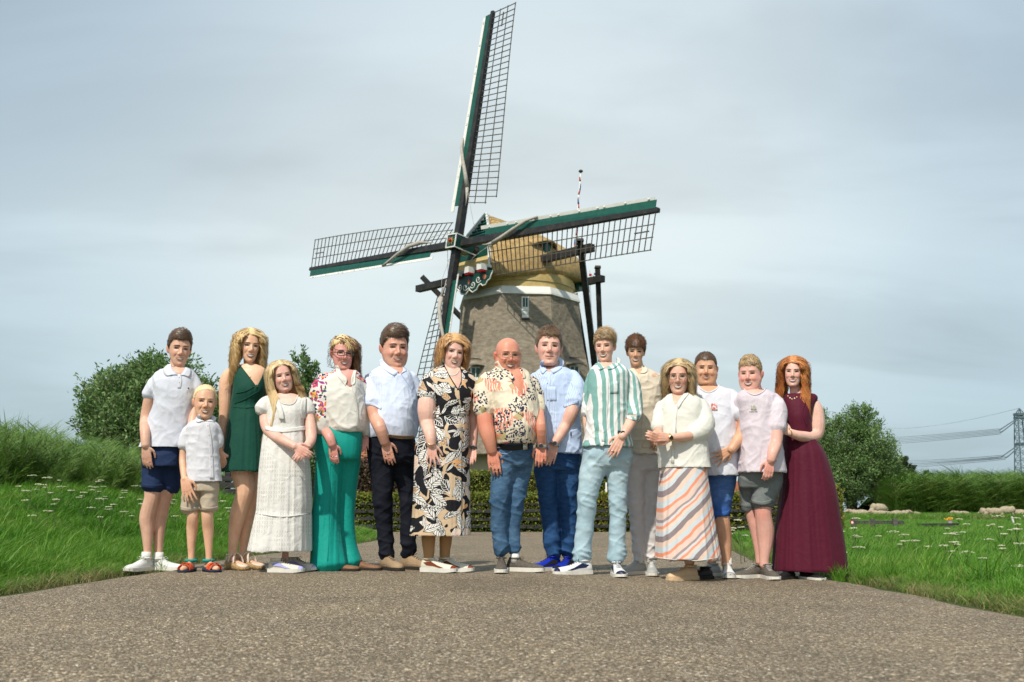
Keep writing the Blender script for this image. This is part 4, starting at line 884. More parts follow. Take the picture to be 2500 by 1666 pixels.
def fastobj(name, V, F_, material, parent, extra=None):
    org = ORG[parent.name]; me = bpy.data.meshes.new(name); nv, nf = len(V), len(F_)
    me.vertices.add(nv); me.vertices.foreach_set('co', (V - np.array(org)).astype(np.float32).ravel()); nc = F_.shape[1]; me.loops.add(nf * nc); me.polygons.add(nf)
    me.loops.foreach_set('vertex_index', np.asarray(F_, dtype=np.int32).ravel()); me.polygons.foreach_set('loop_start', np.arange(0, nf * nc, nc, dtype=np.int32))
    me.update(calc_edges=True); me.validate(); me.polygons.foreach_set('use_smooth', np.ones(len(me.polygons), dtype=bool))
    for m in (material if isinstance(material, (list, tuple)) else [material]): me.materials.append(m)
    if extra is not None:
        for k, a in extra.items(): at = me.attributes.new(k, 'FLOAT', 'POINT'); at.data.foreach_set('value', a.astype(np.float32))
    o = bpy.data.objects.new(name, me); COL.objects.link(o); o.parent = parent; ORG[o.name] = org; return o
def topx(V):
    d = V - np.array([0, 0, CAMZ]); z = d @ _F; return 1250 + FPX * d[:, 0] / z, 833 - FPX * (d @ _U) / z
def inpoly(u, v, poly):
    r = np.zeros(len(u), dtype=bool); n = len(poly)
    for i in range(n):
        (x0, y0), (x1, y1) = poly[i], poly[(i + 1) % n]
        if y0 == y1: continue
        c = ((v > y0) != (v > y1)) & (u < (x1 - x0) * (v - y0) / (y1 - y0) + x0); r ^= c
    return r

# ------------------------------------------------------------------ figures: materials
def skinmat(name, col, rosy=.5):
    col = tuple(min(.85, c_ * k_) for c_, k_ in zip(col, (1.16, 1.18, 1.2)))
    m = bpy.data.materials.new(name); m.use_nodes = True; t = m.node_tree; b = t.nodes['Principled BSDF']
    b.inputs['Roughness'].default_value = .46; b.inputs['Specular IOR Level'].default_value = .38
    b.inputs['Subsurface Weight'].default_value = .12; b.inputs['Subsurface Radius'].default_value = (.010, .004, .002); b.inputs['Subsurface Scale'].default_value = 1
    c = N(t, 'ShaderNodeTexCoord'); nz = N(t, 'ShaderNodeTexNoise', inp={'Scale': 14.0, 'Detail': 6.0, 'Roughness': .65}); t.links.new(c.outputs['Object'], nz.inputs['Vector'])
    r = ramp(t, [(.3, (col[0] * .88, col[1] * .80, col[2] * .76)), (.7, (min(1, col[0] * 1.06), col[1] * 1.08, col[2] * 1.1))]); t.links.new(nz.outputs[0], r.inputs[0])
    at = N(t, 'ShaderNodeAttribute', attribute_name='rosy'); mu = N(t, 'ShaderNodeMath', operation='MULTIPLY'); mu.inputs[1].default_value = rosy; t.links.new(at.outputs['Fac'], mu.inputs[0])
    mx_ = N(t, 'ShaderNodeMix', data_type='RGBA'); t.links.new(mu.outputs[0], mx_.inputs[0]); t.links.new(r.outputs[0], mx_.inputs[6]); mx_.inputs[7].default_value = (col[0] * .92, col[1] * .52, col[2] * .50, 1)
    t.links.new(mx_.outputs[2], b.inputs['Base Color'])
    nb = N(t, 'ShaderNodeTexNoise', inp={'Scale': 220.0, 'Detail': 2.0}); t.links.new(c.outputs['Object'], nb.inputs['Vector']); bp = N(t, 'ShaderNodeBump', inp={'Strength': .25, 'Distance': .002}); t.links.new(nb.outputs[0], bp.inputs['Height']); t.links.new(bp.outputs[0], b.inputs['Normal'])
    return m
def hairmat(name, dark, light):
    m = bpy.data.materials.new(name); m.use_nodes = True; t = m.node_tree; b = t.nodes['Principled BSDF']; b.inputs['Roughness'].default_value = .42; b.inputs['Specular IOR Level'].default_value = .45
    g_ = N(t, 'ShaderNodeNewGeometry'); c = N(t, 'ShaderNodeTexCoord'); nz = N(t, 'ShaderNodeTexNoise', inp={'Scale': 45.0, 'Detail': 4.0, 'Roughness': .7}); mp_ = N(t, 'ShaderNodeMapping'); mp_.inputs['Scale'].default_value = (1, 1, .25); t.links.new(c.outputs['Object'], mp_.inputs[0]); t.links.new(mp_.outputs[0], nz.inputs['Vector'])
    ad_ = N(t, 'ShaderNodeMath', operation='MULTIPLY_ADD'); t.links.new(g_.outputs['Random Per Island'], ad_.inputs[0]); ad_.inputs[1].default_value = .5; sb = N(t, 'ShaderNodeMath', operation='MULTIPLY'); sb.inputs[1].default_value = .6; t.links.new(nz.outputs[0], sb.inputs[0]); t.links.new(sb.outputs[0], ad_.inputs[2])
    r = ramp(t, [(.15, dark), (.85, light)]); t.links.new(ad_.outputs[0], r.inputs[0]); t.links.new(r.outputs[0], b.inputs['Base Color']); return m
def cloth(name, col, rough=.85, weave=380., bump=.25, pat=None, sheen=.0, var=.05):
    """fabric: base colour, woven micro relief, soft crumple relief; pat(t, coord) may return a colour socket"""
    if name in MATS: return MATS[name]
    m = bpy.data.materials.new(name); m.use_nodes = True; t = m.node_tree; b = t.nodes['Principled BSDF']; b.inputs['Roughness'].default_value = rough; b.inputs['Specular IOR Level'].default_value = .2
    if sheen: b.inputs['Sheen Weight'].default_value = sheen
    c = N(t, 'ShaderNodeTexCoord'); co = c.outputs['Object']
    if pat: src = pat(t, co)
    else:
        nz = N(t, 'ShaderNodeTexNoise', inp={'Scale': 9.0, 'Detail': 6.0, 'Roughness': .7}); t.links.new(co, nz.inputs['Vector'])
        r = ramp(t, [(.3, tuple(x * (1 - var) for x in col)), (.7, tuple(min(1, x * (1 + var)) for x in col))]); t.links.new(nz.outputs[0], r.inputs[0]); src = r.outputs[0]
    t.links.new(src, b.inputs['Base Color'])
    n1 = N(t, 'ShaderNodeTexNoise', inp={'Scale': weave, 'Detail': 2.0}); t.links.new(co, n1.inputs['Vector'])
    n2 = N(t, 'ShaderNodeTexNoise', inp={'Scale': 16.0, 'Detail': 5.0, 'Roughness': .55, 'Distortion': .6}); t.links.new(co, n2.inputs['Vector'])
    b1 = N(t, 'ShaderNodeBump', inp={'Strength': .3, 'Distance': .0015}); b2 = N(t, 'ShaderNodeBump', inp={'Strength': bump, 'Distance': .02})
    t.links.new(n1.outputs[0], b1.inputs['Height']); t.links.new(n2.outputs[0], b2.inputs['Height']); t.links.new(b1.outputs[0], b2.inputs['Normal']); t.links.new(b2.outputs[0], b.inputs['Normal'])
    MATS[name] = m; return m
# --- pattern helpers
def _m(t, op, a, b_=None, c_=None):
    n = N(t, 'ShaderNodeMath', operation=op)
    for i, x in enumerate((a, b_, c_)):
        if x is None: continue
        if isinstance(x, (int, float)): n.inputs[i].default_value = x
        else: t.links.new(x, n.inputs[i])
    return n.outputs[0]
def _xyz(t, co):
    s = N(t, 'ShaderNodeSeparateXYZ'); t.links.new(co, s.inputs[0]); return s.outputs
def _mix(t, f_, a, b_):
    n = N(t, 'ShaderNodeMix', data_type='RGBA')
    for i, x in ((0, f_), (6, a), (7, b_)):
        if isinstance(x, tuple): n.inputs[i].default_value = (*x, 1)
        elif isinstance(x, (int, float)): n.inputs[i].default_value = x
        else: t.links.new(x, n.inputs[i])
    return n.outputs[2]
def _warp(t, co, amt, sc):
    nz = N(t, 'ShaderNodeTexNoise', inp={'Scale': sc, 'Detail': 2.0}); t.links.new(co, nz.inputs['Vector']); s = N(t, 'ShaderNodeVectorMath', operation='SUBTRACT'); t.links.new(nz.outputs['Color'], s.inputs[0]); s.inputs[1].default_value = (.5, .5, .5)
    k = N(t, 'ShaderNodeVectorMath', operation='SCALE'); k.inputs['Scale'].default_value = amt; t.links.new(s.outputs[0], k.inputs[0]); a = N(t, 'ShaderNodeVectorMath', operation='ADD'); t.links.new(co, a.inputs[0]); t.links.new(k.outputs[0], a.inputs[1]); return a.outputs[0]
def _flat(t, co, off=(0, 0, 0)):
    """front plane coordinates, so prints wrap like cloth seen from the front"""
    x = _xyz(t, co); c = N(t, 'ShaderNodeCombineXYZ'); t.links.new(_m(t, 'ADD', _m(t, 'MULTIPLY', x[1], .18), _m(t, 'ADD', x[0], off[0])), c.inputs[0]); t.links.new(_m(t, 'ADD', x[2], off[1]), c.inputs[1]); c.inputs[2].default_value = off[2]; return c.outputs[0]
def _leaves(t, co, scale, seed, aspect=2.6, size=.46, veins=38., vw=.28, keep=1.0):
    """returns (mask, vein, random) of leaf shapes scattered one per cell"""
    mp_ = N(t, 'ShaderNodeMapping'); mp_.inputs['Scale'].default_value = (scale,) * 3; mp_.inputs['Location'].default_value = (seed * 1.7, seed * .9, 0); t.links.new(co, mp_.inputs[0])
    vo = N(t, 'ShaderNodeTexVoronoi', voronoi_dimensions='2D', inp={'Scale': 1.0, 'Randomness': .9}); t.links.new(mp_.outputs[0], vo.inputs['Vector'])
    df = N(t, 'ShaderNodeVectorMath', operation='SUBTRACT'); t.links.new(mp_.outputs[0], df.inputs[0]); t.links.new(vo.outputs['Position'], df.inputs[1])
    sc = N(t, 'ShaderNodeSeparateColor'); t.links.new(vo.outputs['Color'], sc.inputs[0])
    ro = N(t, 'ShaderNodeVectorRotate', rotation_type='Z_AXIS'); t.links.new(df.outputs[0], ro.inputs['Vector']); t.links.new(_m(t, 'MULTIPLY', sc.outputs[0], 6.28), ro.inputs['Angle'])
    x = _xyz(t, ro.outputs[0]); ax_ = _m(t, 'ABSOLUTE', x[0]); y = x[1]
    # pointed leaf: |x| < w * (1 - (y/size)^2)
    w = _m(t, 'MULTIPLY', _m(t, 'SUBTRACT', 1.0, _m(t, 'POWER', _m(t, 'ABSOLUTE', _m(t, 'DIVIDE', y, size)), 1.7)), size / aspect)
    mask = _m(t, 'GREATER_THAN', w, ax_)
    if keep < 1: mask = _m(t, 'MULTIPLY', mask, _m(t, 'LESS_THAN', sc.outputs[2], keep))
    vn = _m(t, 'LESS_THAN', _m(t, 'FRACT', _m(t, 'MULTIPLY', _m(t, 'ADD', y, _m(t, 'MULTIPLY', ax_, -1.1)), veins / 6)), vw); mid = _m(t, 'LESS_THAN', ax_, .018); vn = _m(t, 'MAXIMUM', vn, mid)
    edge_ = _m(t, 'LESS_THAN', _m(t, 'SUBTRACT', w, ax_), .030)
    return mask, vn, sc.outputs[1], edge_
def pat_dress(t, co):
    f_ = _warp(t, _flat(t, co), .05, 9.0); BL, WH, TN, PE, OR, BR = (.012, .012, .016), (.78, .76, .72), (.62, .46, .30), (.80, .56, .44), (.85, .40, .14), (.38, .22, .12)
    n = N(t, 'ShaderNodeTexNoise', inp={'Scale': 4.6, 'Detail': 1.0, 'Distortion': 1.2}); t.links.new(f_, n.inputs['Vector']); base = ramp(t, [(0, BL), (.44, BL), (.445, TN), (.53, TN), (.535, BL), (.8, BL), (1, BL)], 'CONSTANT'); t.links.new(n.outputs[0], base.inputs[0]); col = base.outputs[0]
    for sc, sd, asp, vw in ((7.5, 1, 1.9, .22), (9.0, 4, 3.0, .3), (8.5, 7, 2.2, .18), (12.5, 11, 4.2, .0)):
        mk, vn, rd, ed = _leaves(t, f_, sc, sd, asp, .60, 34., vw, .62); cc = ramp(t, [(0, WH), (.55, BL), (.66, PE), (.74, WH), (.88, OR), (.93, BR), (.97, TN)], 'CONSTANT'); t.links.new(rd, cc.inputs[0])
        iv = ramp(t, [(0, BL), (.55, WH), (.66, WH), (.74, BL), (.88, TN), (1, WH)], 'CONSTANT'); t.links.new(rd, iv.inputs[0]); c1 = _mix(t, _m(t, 'MAXIMUM', vn, ed), cc.outputs[0], iv.outputs[0]); col = _mix(t, mk, col, c1)
    return col
def pat_hawaii(t, co):
    f_ = _warp(t, _flat(t, co), .03, 14.0); CR, CO, NV, OL = (.74, .66, .52), (.78, .26, .19), (.022, .030, .07), (.50, .42, .22)
    n = N(t, 'ShaderNodeTexNoise', inp={'Scale': 7.0, 'Detail': 1.0}); t.links.new(f_, n.inputs['Vector']); ol = _m(t, 'GREATER_THAN', n.outputs[0], .66); col = _mix(t, ol, CR, OL)
    mk, vn, rd, ed = _leaves(t, f_, 5.8, 3, 1.7, .52, 95., .50, .62); st = N(t, 'ShaderNodeTexWave', inp={'Scale': 16.0, 'Distortion': 6.0, 'Detail': 1.5}); t.links.new(f_, st.inputs['Vector']); col = _mix(t, _m(t, 'MULTIPLY', mk, _m(t, 'GREATER_THAN', st.outputs['Fac'], .42)), col, CO)
    c2 = N(t, 'ShaderNodeTexNoise', inp={'Scale': 6.5, 'Detail': 1.0}); t.links.new(_warp(t, f_, 0.0, 3), c2.inputs['Vector']); reg = _m(t, 'GREATER_THAN', c2.outputs[0], .51)
    for sc, sd in ((42, 2), (36, 5), (50, 8)):
        mk, vn, rd, ed = _leaves(t, f_, sc, sd, 1.9, .42, 1., .0, .60); col = _mix(t, _m(t, 'MULTIPLY', mk, reg), col, NV)
    mk, vn, rd, ed = _leaves(t, f_, 17, 12, 5.0, .5, 1., .0, .35); return _mix(t, _m(t, 'MULTIPLY', mk, _m(t, 'SUBTRACT', 1.0, reg)), col, CO)
def pat_embroid(t, co):
    x = _xyz(t, co); W_ = (.70, .68, .63); f_ = _warp(t, _flat(t, co), .02, 20.0)
    # embroidery runs down one sleeve and over both shoulders, the rest is plain
    reg = _m(t, 'MAXIMUM', _m(t, 'MULTIPLY', _m(t, 'LESS_THAN', x[0], -.085), _m(t, 'GREATER_THAN', x[2], 1.10)), _m(t, 'GREATER_THAN', _m(t, 'ADD', x[2], _m(t, 'MULTIPLY', _m(t, 'ABSOLUTE', x[0]), .5)), 1.47)); col = W_
    for sc, sd, asp, cols in ((13, 2, 1.6, [(.0, (.80, .36, .28)), (.3, (.75, .42, .08)), (.55, (.50, .06, .18)), (.8, (.78, .48, .40))]), (20, 6, 2.4, [(0, (.04, .10, .06)), (.35, (.05, .07, .16)), (.6, (.60, .10, .10)), (.8, (.30, .05, .25))]), (30, 9, 2.6, [(0, (.03, .04, .07)), (.4, (.72, .25, .05)), (.7, (.10, .18, .10))]), (46, 13, 1.4, [(0, (.45, .03, .12)), (.5, (.40, .05, .22)), (.8, (.05, .06, .12))])):
        mk, vn, rd, ed = _leaves(t, f_, sc, sd, asp, .50, 30., .22, .55); cc = ramp(t, cols, 'CONSTANT'); t.links.new(rd, cc.inputs[0]); c1 = _mix(t, vn, cc.outputs[0], (.35, .10, .07)) if sc < 20 else cc.outputs[0]; col = _mix(t, _m(t, 'MULTIPLY', mk, reg), col, c1)
    return col
def pat_stripes(wd, a, b_, duty=.5, warp=.012, axis=0, thin=None):
    def f(t, co):
        w = _warp(t, co, warp, 6.0); x = _xyz(t, w); s = _m(t, 'ADD', x[axis], _m(t, 'MULTIPLY', x[1], .5)) if axis == 0 else x[axis]
        q = _m(t, 'FRACT', _m(t, 'DIVIDE', s, wd)); k = _m(t, 'LESS_THAN', q, duty); col = _mix(t, k, a, b_)
        nz = N(t, 'ShaderNodeTexNoise', inp={'Scale': 300.0, 'Detail': 1.0}); t.links.new(co, nz.inputs['Vector']); return _mix(t, _m(t, 'MULTIPLY', nz.outputs[0], .25), col, (.75, .78, .78))
    return f
def pat_check(t, co):
    w = _warp(t, co, .008, 8.0); x = _xyz(t, w); a = _m(t, 'LESS_THAN', _m(t, 'FRACT', _m(t, 'DIVIDE', _m(t, 'ADD', x[0], _m(t, 'MULTIPLY', x[1], .5)), .0095)), .30); b_ = _m(t, 'LESS_THAN', _m(t, 'FRACT', _m(t, 'DIVIDE', x[2], .0095)), .30)
    return _mix(t, _m(t, 'MULTIPLY', _m(t, 'ADD', a, b_), .5), (.72, .78, .90), (.46, .57, .84))
def pat_diag(t, co):
    w = _warp(t, _flat(t, co), .05, 5.0); x = _xyz(t, w); s = _m(t, 'ADD', _m(t, 'MULTIPLY', x[1], .78), _m(t, 'MULTIPLY', x[0], -.72))
    r = ramp(t, [(0, (.72, .55, .48)), (.15, (.80, .30, .18)), (.24, (.56, .62, .66)), (.38, (.74, .56, .46)), (.50, (.27, .22, .23)), (.64, (.56, .62, .66)), (.72, (.74, .60, .52)), (.80, (.80, .32, .20)), (.86, (.66, .62, .62)), (.93, (.34, .28, .29))], 'CONSTANT')
    t.links.new(_m(t, 'FRACT', _m(t, 'DIVIDE', s, .235)), r.inputs[0]); return r.outputs[0]
def pat_lace(t, co):
    f_ = _flat(t, co); x = _xyz(t, f_); W_ = (.69, .68, .65)
    row = _m(t, 'FLOOR', _m(t, 'DIVIDE', x[1], .030)); z = _m(t, 'FRACT', _m(t, 'DIVIDE', x[1], .030)); u = _m(t, 'FRACT', _m(t, 'ADD', _m(t, 'DIVIDE', x[0], .018), _m(t, 'MULTIPLY', _m(t, 'ABSOLUTE', _m(t, 'SUBTRACT', z, .5)), 1.2)))
    dark = _m(t, 'MULTIPLY', _m(t, 'LESS_THAN', u, .28), _m(t, 'LESS_THAN', _m(t, 'ABSOLUTE', _m(t, 'SUBTRACT', z, .5)), .33))
    nz = N(t, 'ShaderNodeTexNoise', inp={'Scale': 7.0, 'Detail': 0.0}); t.links.new(f_, nz.inputs['Vector']); lo_ = _m(t, 'GREATER_THAN', nz.outputs[0], .45); return _mix(t, _m(t, 'MULTIPLY', _m(t, 'MULTIPLY', dark, lo_), _m(t, 'LESS_THAN', x[1], .86)), W_, (.52, .50, .46))
def pat_denim(base, fade, zlo, zhi, amt=.8):
    def f(t, co):
        x = _xyz(t, co); n = N(t, 'ShaderNodeTexNoise', inp={'Scale': 12.0, 'Detail': 6.0, 'Roughness': .7}); mp_ = N(t, 'ShaderNodeMapping'); mp_.inputs['Scale'].default_value = (1, 1, 3); t.links.new(co, mp_.inputs[0]); t.links.new(mp_.outputs[0], n.inputs['Vector'])
        zz = ramp(t, [(0, 0), (.25, .7), (.5, .45), (.75, 1), (1, .1)]); t.links.new(_m(t, 'DIVIDE', _m(t, 'SUBTRACT', x[2], zlo), zhi - zlo), zz.inputs[0]); r = ramp(t, [(.42, 0), (.66, 1)]); t.links.new(n.outputs[0], r.inputs[0])
        return _mix(t, _m(t, 'MULTIPLY', _m(t, 'ADD', _m(t, 'MULTIPLY', r.outputs[0], .55), .35), _m(t, 'MULTIPLY', zz.outputs[0], amt)), base, fade)
    return f

M_eyew = mat('eye_white', (.34, .29, .26), .3, .03); M_iris = mat('iris', (.06, .08, .09), .2, .2); M_lash = mat('eyelid_line', (.05, .025, .02), .7, .1); M_lid = mat('eye_shade', (.22, .10, .075), .6, .1)
M_lip = mat('lips', (.48, .15, .13), .4, .1); M_teeth = mat('teeth', (.66, .62, .56), .6, .03); M_mouth = mat('mouth_inside', (.07, .018, .015), .6, .1)
M_blackf = mat('black_frame', (.012, .012, .014), .3, .1, spec=.6); M_goldf = mat('thin_frame', (.35, .26, .20), .3, .1, metal=.8); M_metal = mat('steel', (.55, .54, .52), .28, .1, metal=1.0); M_dial = mat('watch_dial', (.03, .03, .035), .25, .1); M_goldj = mat('gold_jewellery', (.75, .5, .2), .3, .1, metal=1.0); M_pearl = mat('pearl', (.8, .77, .7), .3, .03)
M_leather = mat('brown_leather', (.20, .10, .05), .55, .2, 12, bump=.3, bscale=60); M_tanl = mat('tan_suede', (.33, .23, .14), .9, .15, 14, bump=.4, bscale=90); M_blackl = mat('black_leather', (.015, .015, .016), .5, .2)
M_rub = mat('white_rubber', (.70, .68, .62), .6, .06, 20); M_drub = mat('dark_rubber', (.03, .025, .022), .7, .1); M_btn = mat('button', (.42, .30, .20), .5, .1); M_lens = None
def lensmat():
    m = bpy.data.materials.new('lens'); m.use_nodes = True; t = m.node_tree; t.nodes.clear(); o = N(t, 'ShaderNodeOutputMaterial'); tr = N(t, 'ShaderNodeBsdfTransparent'); tr.inputs[0].default_value = (.86, .88, .88, 1); gl = N(t, 'ShaderNodeBsdfGlossy'); gl.inputs['Roughness'].default_value = .05
    mx_ = N(t, 'ShaderNodeMixShader'); mx_.inputs[0].default_value = .12; t.links.new(tr.outputs[0], mx_.inputs[1]); t.links.new(gl.outputs[0], mx_.inputs[2]); t.links.new(mx_.outputs[0], o.inputs[0]); return m
M_lens = lensmat()

# ------------------------------------------------------------------ figures: builder
class Person:
    def __init__(s, label, D, u, skin, rosy=.5):
        s.D = D; p = P(u, 1390, D); s.gz = g(p.x, D); s.T = thing('person', label, 'person', (p.x, D, s.gz)); s.skin = skinmat('skin', skin, rosy); s.skinc = skin
        s.B = Solid(); s.blk = Solid(); s.later = []; s.surf = []; s.mp = mpp(1100, D); s.hands = []
    def W(s, u, v, dy=0): return P(u, v, s.D + dy)
    def rows(s, S, rows, n=30, per=5, shrink=0, dt=0, ex=2.35):
        R = []
        for r in cr([tuple(list(r) + [0] * (5 - len(r))) for r in rows], per):
            v, ul, ur, t, dy = r; c = s.W((ul + ur) / 2, v, dy); w = max(.01, (ur - ul) / 2 * mpp(v, s.D + dy) - shrink); t = max(.01, t + dt); ring = []
            for k in range(n):
                a = 2 * pi * k / n; ca, sa = cos(a), sin(a); ring.append(c + Vector((w * math.copysign(abs(ca) ** (2 / ex), ca), t * math.copysign(abs(sa) ** (2 / ex), sa), 0)))
            R.append(ring)
        S.rings(R)
        if S is not s.B: s.blk.rings(R)
    def tube(s, S, pts, k=1.0, dr=0.0, flat=None, per=5, n=14, straight=False):
        """pts: (u, v, dy, radius in photo pixels)"""
        A = np.array(pts, dtype=float) if straight else cr(pts, per); S.tube([(s.W(a[0], a[1], a[2]), max(.004, a[3] * s.mp * k + dr)) for a in A], n, flat)
    # ---- head in its own frame: x to image right, y away from the viewer, z up; unit head is .235 high
    def head(s, uc, vtop, vchin, yaw=0, pitch=0, roll=0, fat=0, dy=0, hairh=.018, jaw=1.0, hw=1.0, child=False):
        hw *= 1.035
        top = s.W(uc, vtop, dy); ch = s.W(uc, vchin, dy); H_ = (top - ch).length - hairh; s.hs = H_ / .232
        c = ch + (top - ch).normalized() * (H_ * .5) ; tocam = (Vector((0, 0, CAMZ)) - c).normalized(); yv = -tocam; xv = yv.cross(Vector((0, 0, 1))).normalized(); zv = xv.cross(yv)
        B0 = Matrix((xv, yv, zv)).transposed(); s.HM = B0 @ Euler((radians(-pitch), radians(roll), radians(yaw)), 'ZYX').to_matrix(); s.HC = c; s.fat = fat; s.child = child
        L_ = s.HL; S = s.B; f_ = fat; s.hw = hw
        S.ball(L_(0, .014, .034), (.0735 * s.hs * hw, .094 * s.hs, .084 * s.hs), s.HM, 20, 14)
        z_rows = [(-.116, .017 + .008 * f_, -.078, -.045), (-.110, .030 + .012 * f_, -.088, -.025), (-.098, .0405 + .014 * f_, -.090, .0), (-.080, .0495 + .014 * f_, -.089, .02), (-.060, .056 + .013 * f_, -.0895, .04), (-.035, .0625 + .010 * f_, -.090, .06), (-.01, .067 + .006 * f_, -.0895, .075), (.015, .069 + .003 * f_, -.0885, .085), (.035, .0700, -.088, .085), (.055, .0665, -.083, .08), (.075, .058, -.074, .07), (.095, .042, -.058, .05)]
        R = []
        for z, w, yf, yb in z_rows:
            cy, hy = (yf + yb) / 2, (yb - yf) / 2; w *= hw * (jaw if z < -.03 else 1); R.append([L_(w * math.copysign(abs(cos(a)) ** .86, cos(a)), cy + hy * math.copysign(abs(sin(a)) ** .92, sin(a)), z) for a in [2 * pi * k / 24 for k in range(24)]])
        S.rings(R)
        h = s.hs
        S.tube([(L_(0, -.084, .016), .0065 * h), (L_(0, -.094, -.006), .0085 * h), (L_(0, -.104, -.026), .0115 * h), (L_(0, -.100, -.034), .0095 * h)], 10)
        for sg in (-1, 1):
            S.ball(L_(sg * .0125, -.093, -.032), .0085 * h, n=8, m=6)
            S.ball(L_(sg * (.0735 + .004 * f_) * hw, .012, -.006), (.0085 * h, .0175 * h, .031 * h), s.HM @ Euler((radians(-8), radians(sg * 8), radians(sg * -24))).to_matrix(), 10, 8)
    def HL(s, x, y, z): return s.HC + s.HM @ (Vector((x, y, z)) * s.hs)
    def neck(s, u, v, r, dy=0.02, r2=None):
        S = s.B; a = s.HL(0, .025, -.055); b = s.W(u, v, dy); r = r * s.mp; c = b + (b - a) * .35 + Vector((0, .03, 0)); S.tube([(a, r * .95), (a.lerp(b, .5), r * .97), (b, r * 1.08), (c, r * 1.5)], 16)
    def clear(s, u, v, dy, m):
        a = Vector((0, 0, CAMZ)); d = (s.W(u, v) - a).normalized(); best = dy
        for du, dv in ((0, 0), (-7, 0), (7, 0), (0, 10)):
            d = (s.W(u + du, v + dv) - a).normalized(); h = s.blkt.ray_cast(a + d * (s.D - 1.5), d, 3)
            if h[0] is not None: best = min(best, h[0].y - s.D - m)
        return best
    def limb(s, pts, free=0, bare=0):
        n = len(pts)
        def f():
            q = []
            for i, a in enumerate(pts):
                a = list(a)
                if not bare and i < 2: a[3] *= (.68, .86)[i]
                if i >= n - 2 and not free and n > 3: a[2] = s.clear(a[0], a[1], a[2], a[3] * s.mp * (1.0 if i == n - 1 else .7) + .006)
                q.append(a)
            s.tube(s.B, q)
        s.later.append(f)
    def hand(s, wr, tip, *a, **k): s.later.append(lambda: s._hand((wr[0], wr[1], s.clear(wr[0], wr[1], wr[2], .030)), (tip[0], tip[1], s.clear(tip[0], (wr[1] + tip[1]) / 2, tip[2], .032)), *a, **k))
    def _hand(s, wr, tip, thumb=1, curl=.45, spread=.12, size=1.0, pn=None, wid=1.0, tcurl=.4):
        """wr, tip: (u, v, dy); thumb: image side of the thumb (+1 right, -1 left), the back of the hand faces the viewer"""
        a = s.W(*wr); b = s.W(*tip); d = (b - a); L0 = d.length; d.normalize(); sgn = -1 if pn == 'front' else 1
        n_ = Vector((0, 1, 0)) * sgn; n_ = (n_ - d * n_.dot(d)).normalized(); sd = d.cross(n_).normalized(); 
        if sd.x * thumb < 0 and abs(d.z) > .35: sd = -sd
        elif abs(d.z) <= .35 and sd.z * thumb < 0: sd = -sd
        L = .182 * size * (s.hs if s.child else 1.0); kn = L * .50; S = s.B; sp = .0205 * size * wid * (s.hs if s.child else 1.0)
        for i, (off, ln, rr) in enumerate(((1.5, .92, .0082), (.5, 1.0, .0088), (-.5, .95, .0084), (-1.5, .78, .0072))):
            rr *= size * (s.hs if s.child else 1.0); k0 = a + sd * off * sp * .55 - d * .004; k1 = a + d * kn * (1 - .04 * abs(off)) + sd * off * sp
            S.tube([(k0, rr * 1.45), (k0.lerp(k1, .5) , rr * 1.55), (k1, rr * 1.22)], 8); dd = (d + sd * off * spread * .35).normalized(); p = k1; fl = L * .50 * ln; ang = curl * (.6 + .12 * i); pts = [(p - dd * .006, rr * 1.12)]
            for q, seg in enumerate((.44, .31, .25)):
                dir_ = (dd * cos(ang * (q + .4)) + n_ * sin(ang * (q + .4))).normalized(); p = p + dir_ * fl * seg; pts.append((p, rr * (1.0, .92, .78)[q]))
            S.tube(pts, 8)
        rr = .0098 * size * (s.hs if s.child else 1.0); t0 = a + d * L * .08 + sd * sp * 1.1; t1 = t0 + (d * .62 + sd * .62 + n_ * .25).normalized() * L * .25; t2 = t1 + (d * .92 + sd * (.28 - tcurl * .4) + n_ * .3).normalized() * L * .17; t3 = t2 + (d * .95 + sd * (.05 - tcurl * .5) + n_ * .35).normalized() * L * .13
        S.tube([(t0, rr * 1.3), (t0.lerp(t1, .5), rr * 1.35), (t1, rr * 1.05), (t2, rr * .95), (t3, rr * .78)], 8)
    def finish_body(s, voxel=.0054):
        s.blkt = BVHTree.FromPolygons([tuple(q) for q in s.blk.v], s.blk.f)
        for f in s.later: f()
        V, Nn, F_ = evalmesh(s.B, voxel, .45, 2)
        # sculpt the face in the head frame
        MI = np.array(s.HM.transposed()); Lc = (V - np.array(s.HC)) @ MI.T / s.hs; x, y, z = Lc[:, 0], Lc[:, 1], Lc[:, 2]; front = (y < -.035) & (np.abs(z) < .13) & (np.abs(x) < .085); ax_ = np.abs(x); dyv = np.zeros(len(V))
        G = lambda cx, cz, rx, rz: np.exp(-((ax_ - cx) / rx) ** 2 - ((z - cz) / rz) ** 2)
        dyv += .0125 * G(.0315, .005, .0145, .0095); dyv -= .0050 * G(.030, .0270, .020, .0065); dyv -= .0060 * G(.043, -.030, .017, .016) * (1 + .5 * s.fat); dyv -= .0035 * G(0, -.060, .022, .018)
        dyv -= .005 * G(0, -.103, .014, .010); dyv += .0035 * G(0, -.083, .016, .005); dyv += .0045 * np.exp(-((ax_ - .0265 - (-.03 - z) * .42) / .0045) ** 2) * np.exp(-((z + .048) / .018) ** 2); dyv += .002 * G(0, .062, .045, .02)
        dyv -= .003 * G(.0, -.0495, .014, .003); dyv -= .0035 * G(.0, -.0725, .014, .004)
        dyv *= front; V = V + np.outer(dyv * s.hs, np.array(s.HM @ Vector((0, 1, 0)))); V, F_ = decim(V, F_, .40); Lc = (V - np.array(s.HC)) @ MI.T / s.hs; x, y, z = Lc[:, 0], Lc[:, 1], Lc[:, 2]; front = (y < -.035) & (np.abs(z) < .13) & (np.abs(x) < .085); ax_ = np.abs(x)
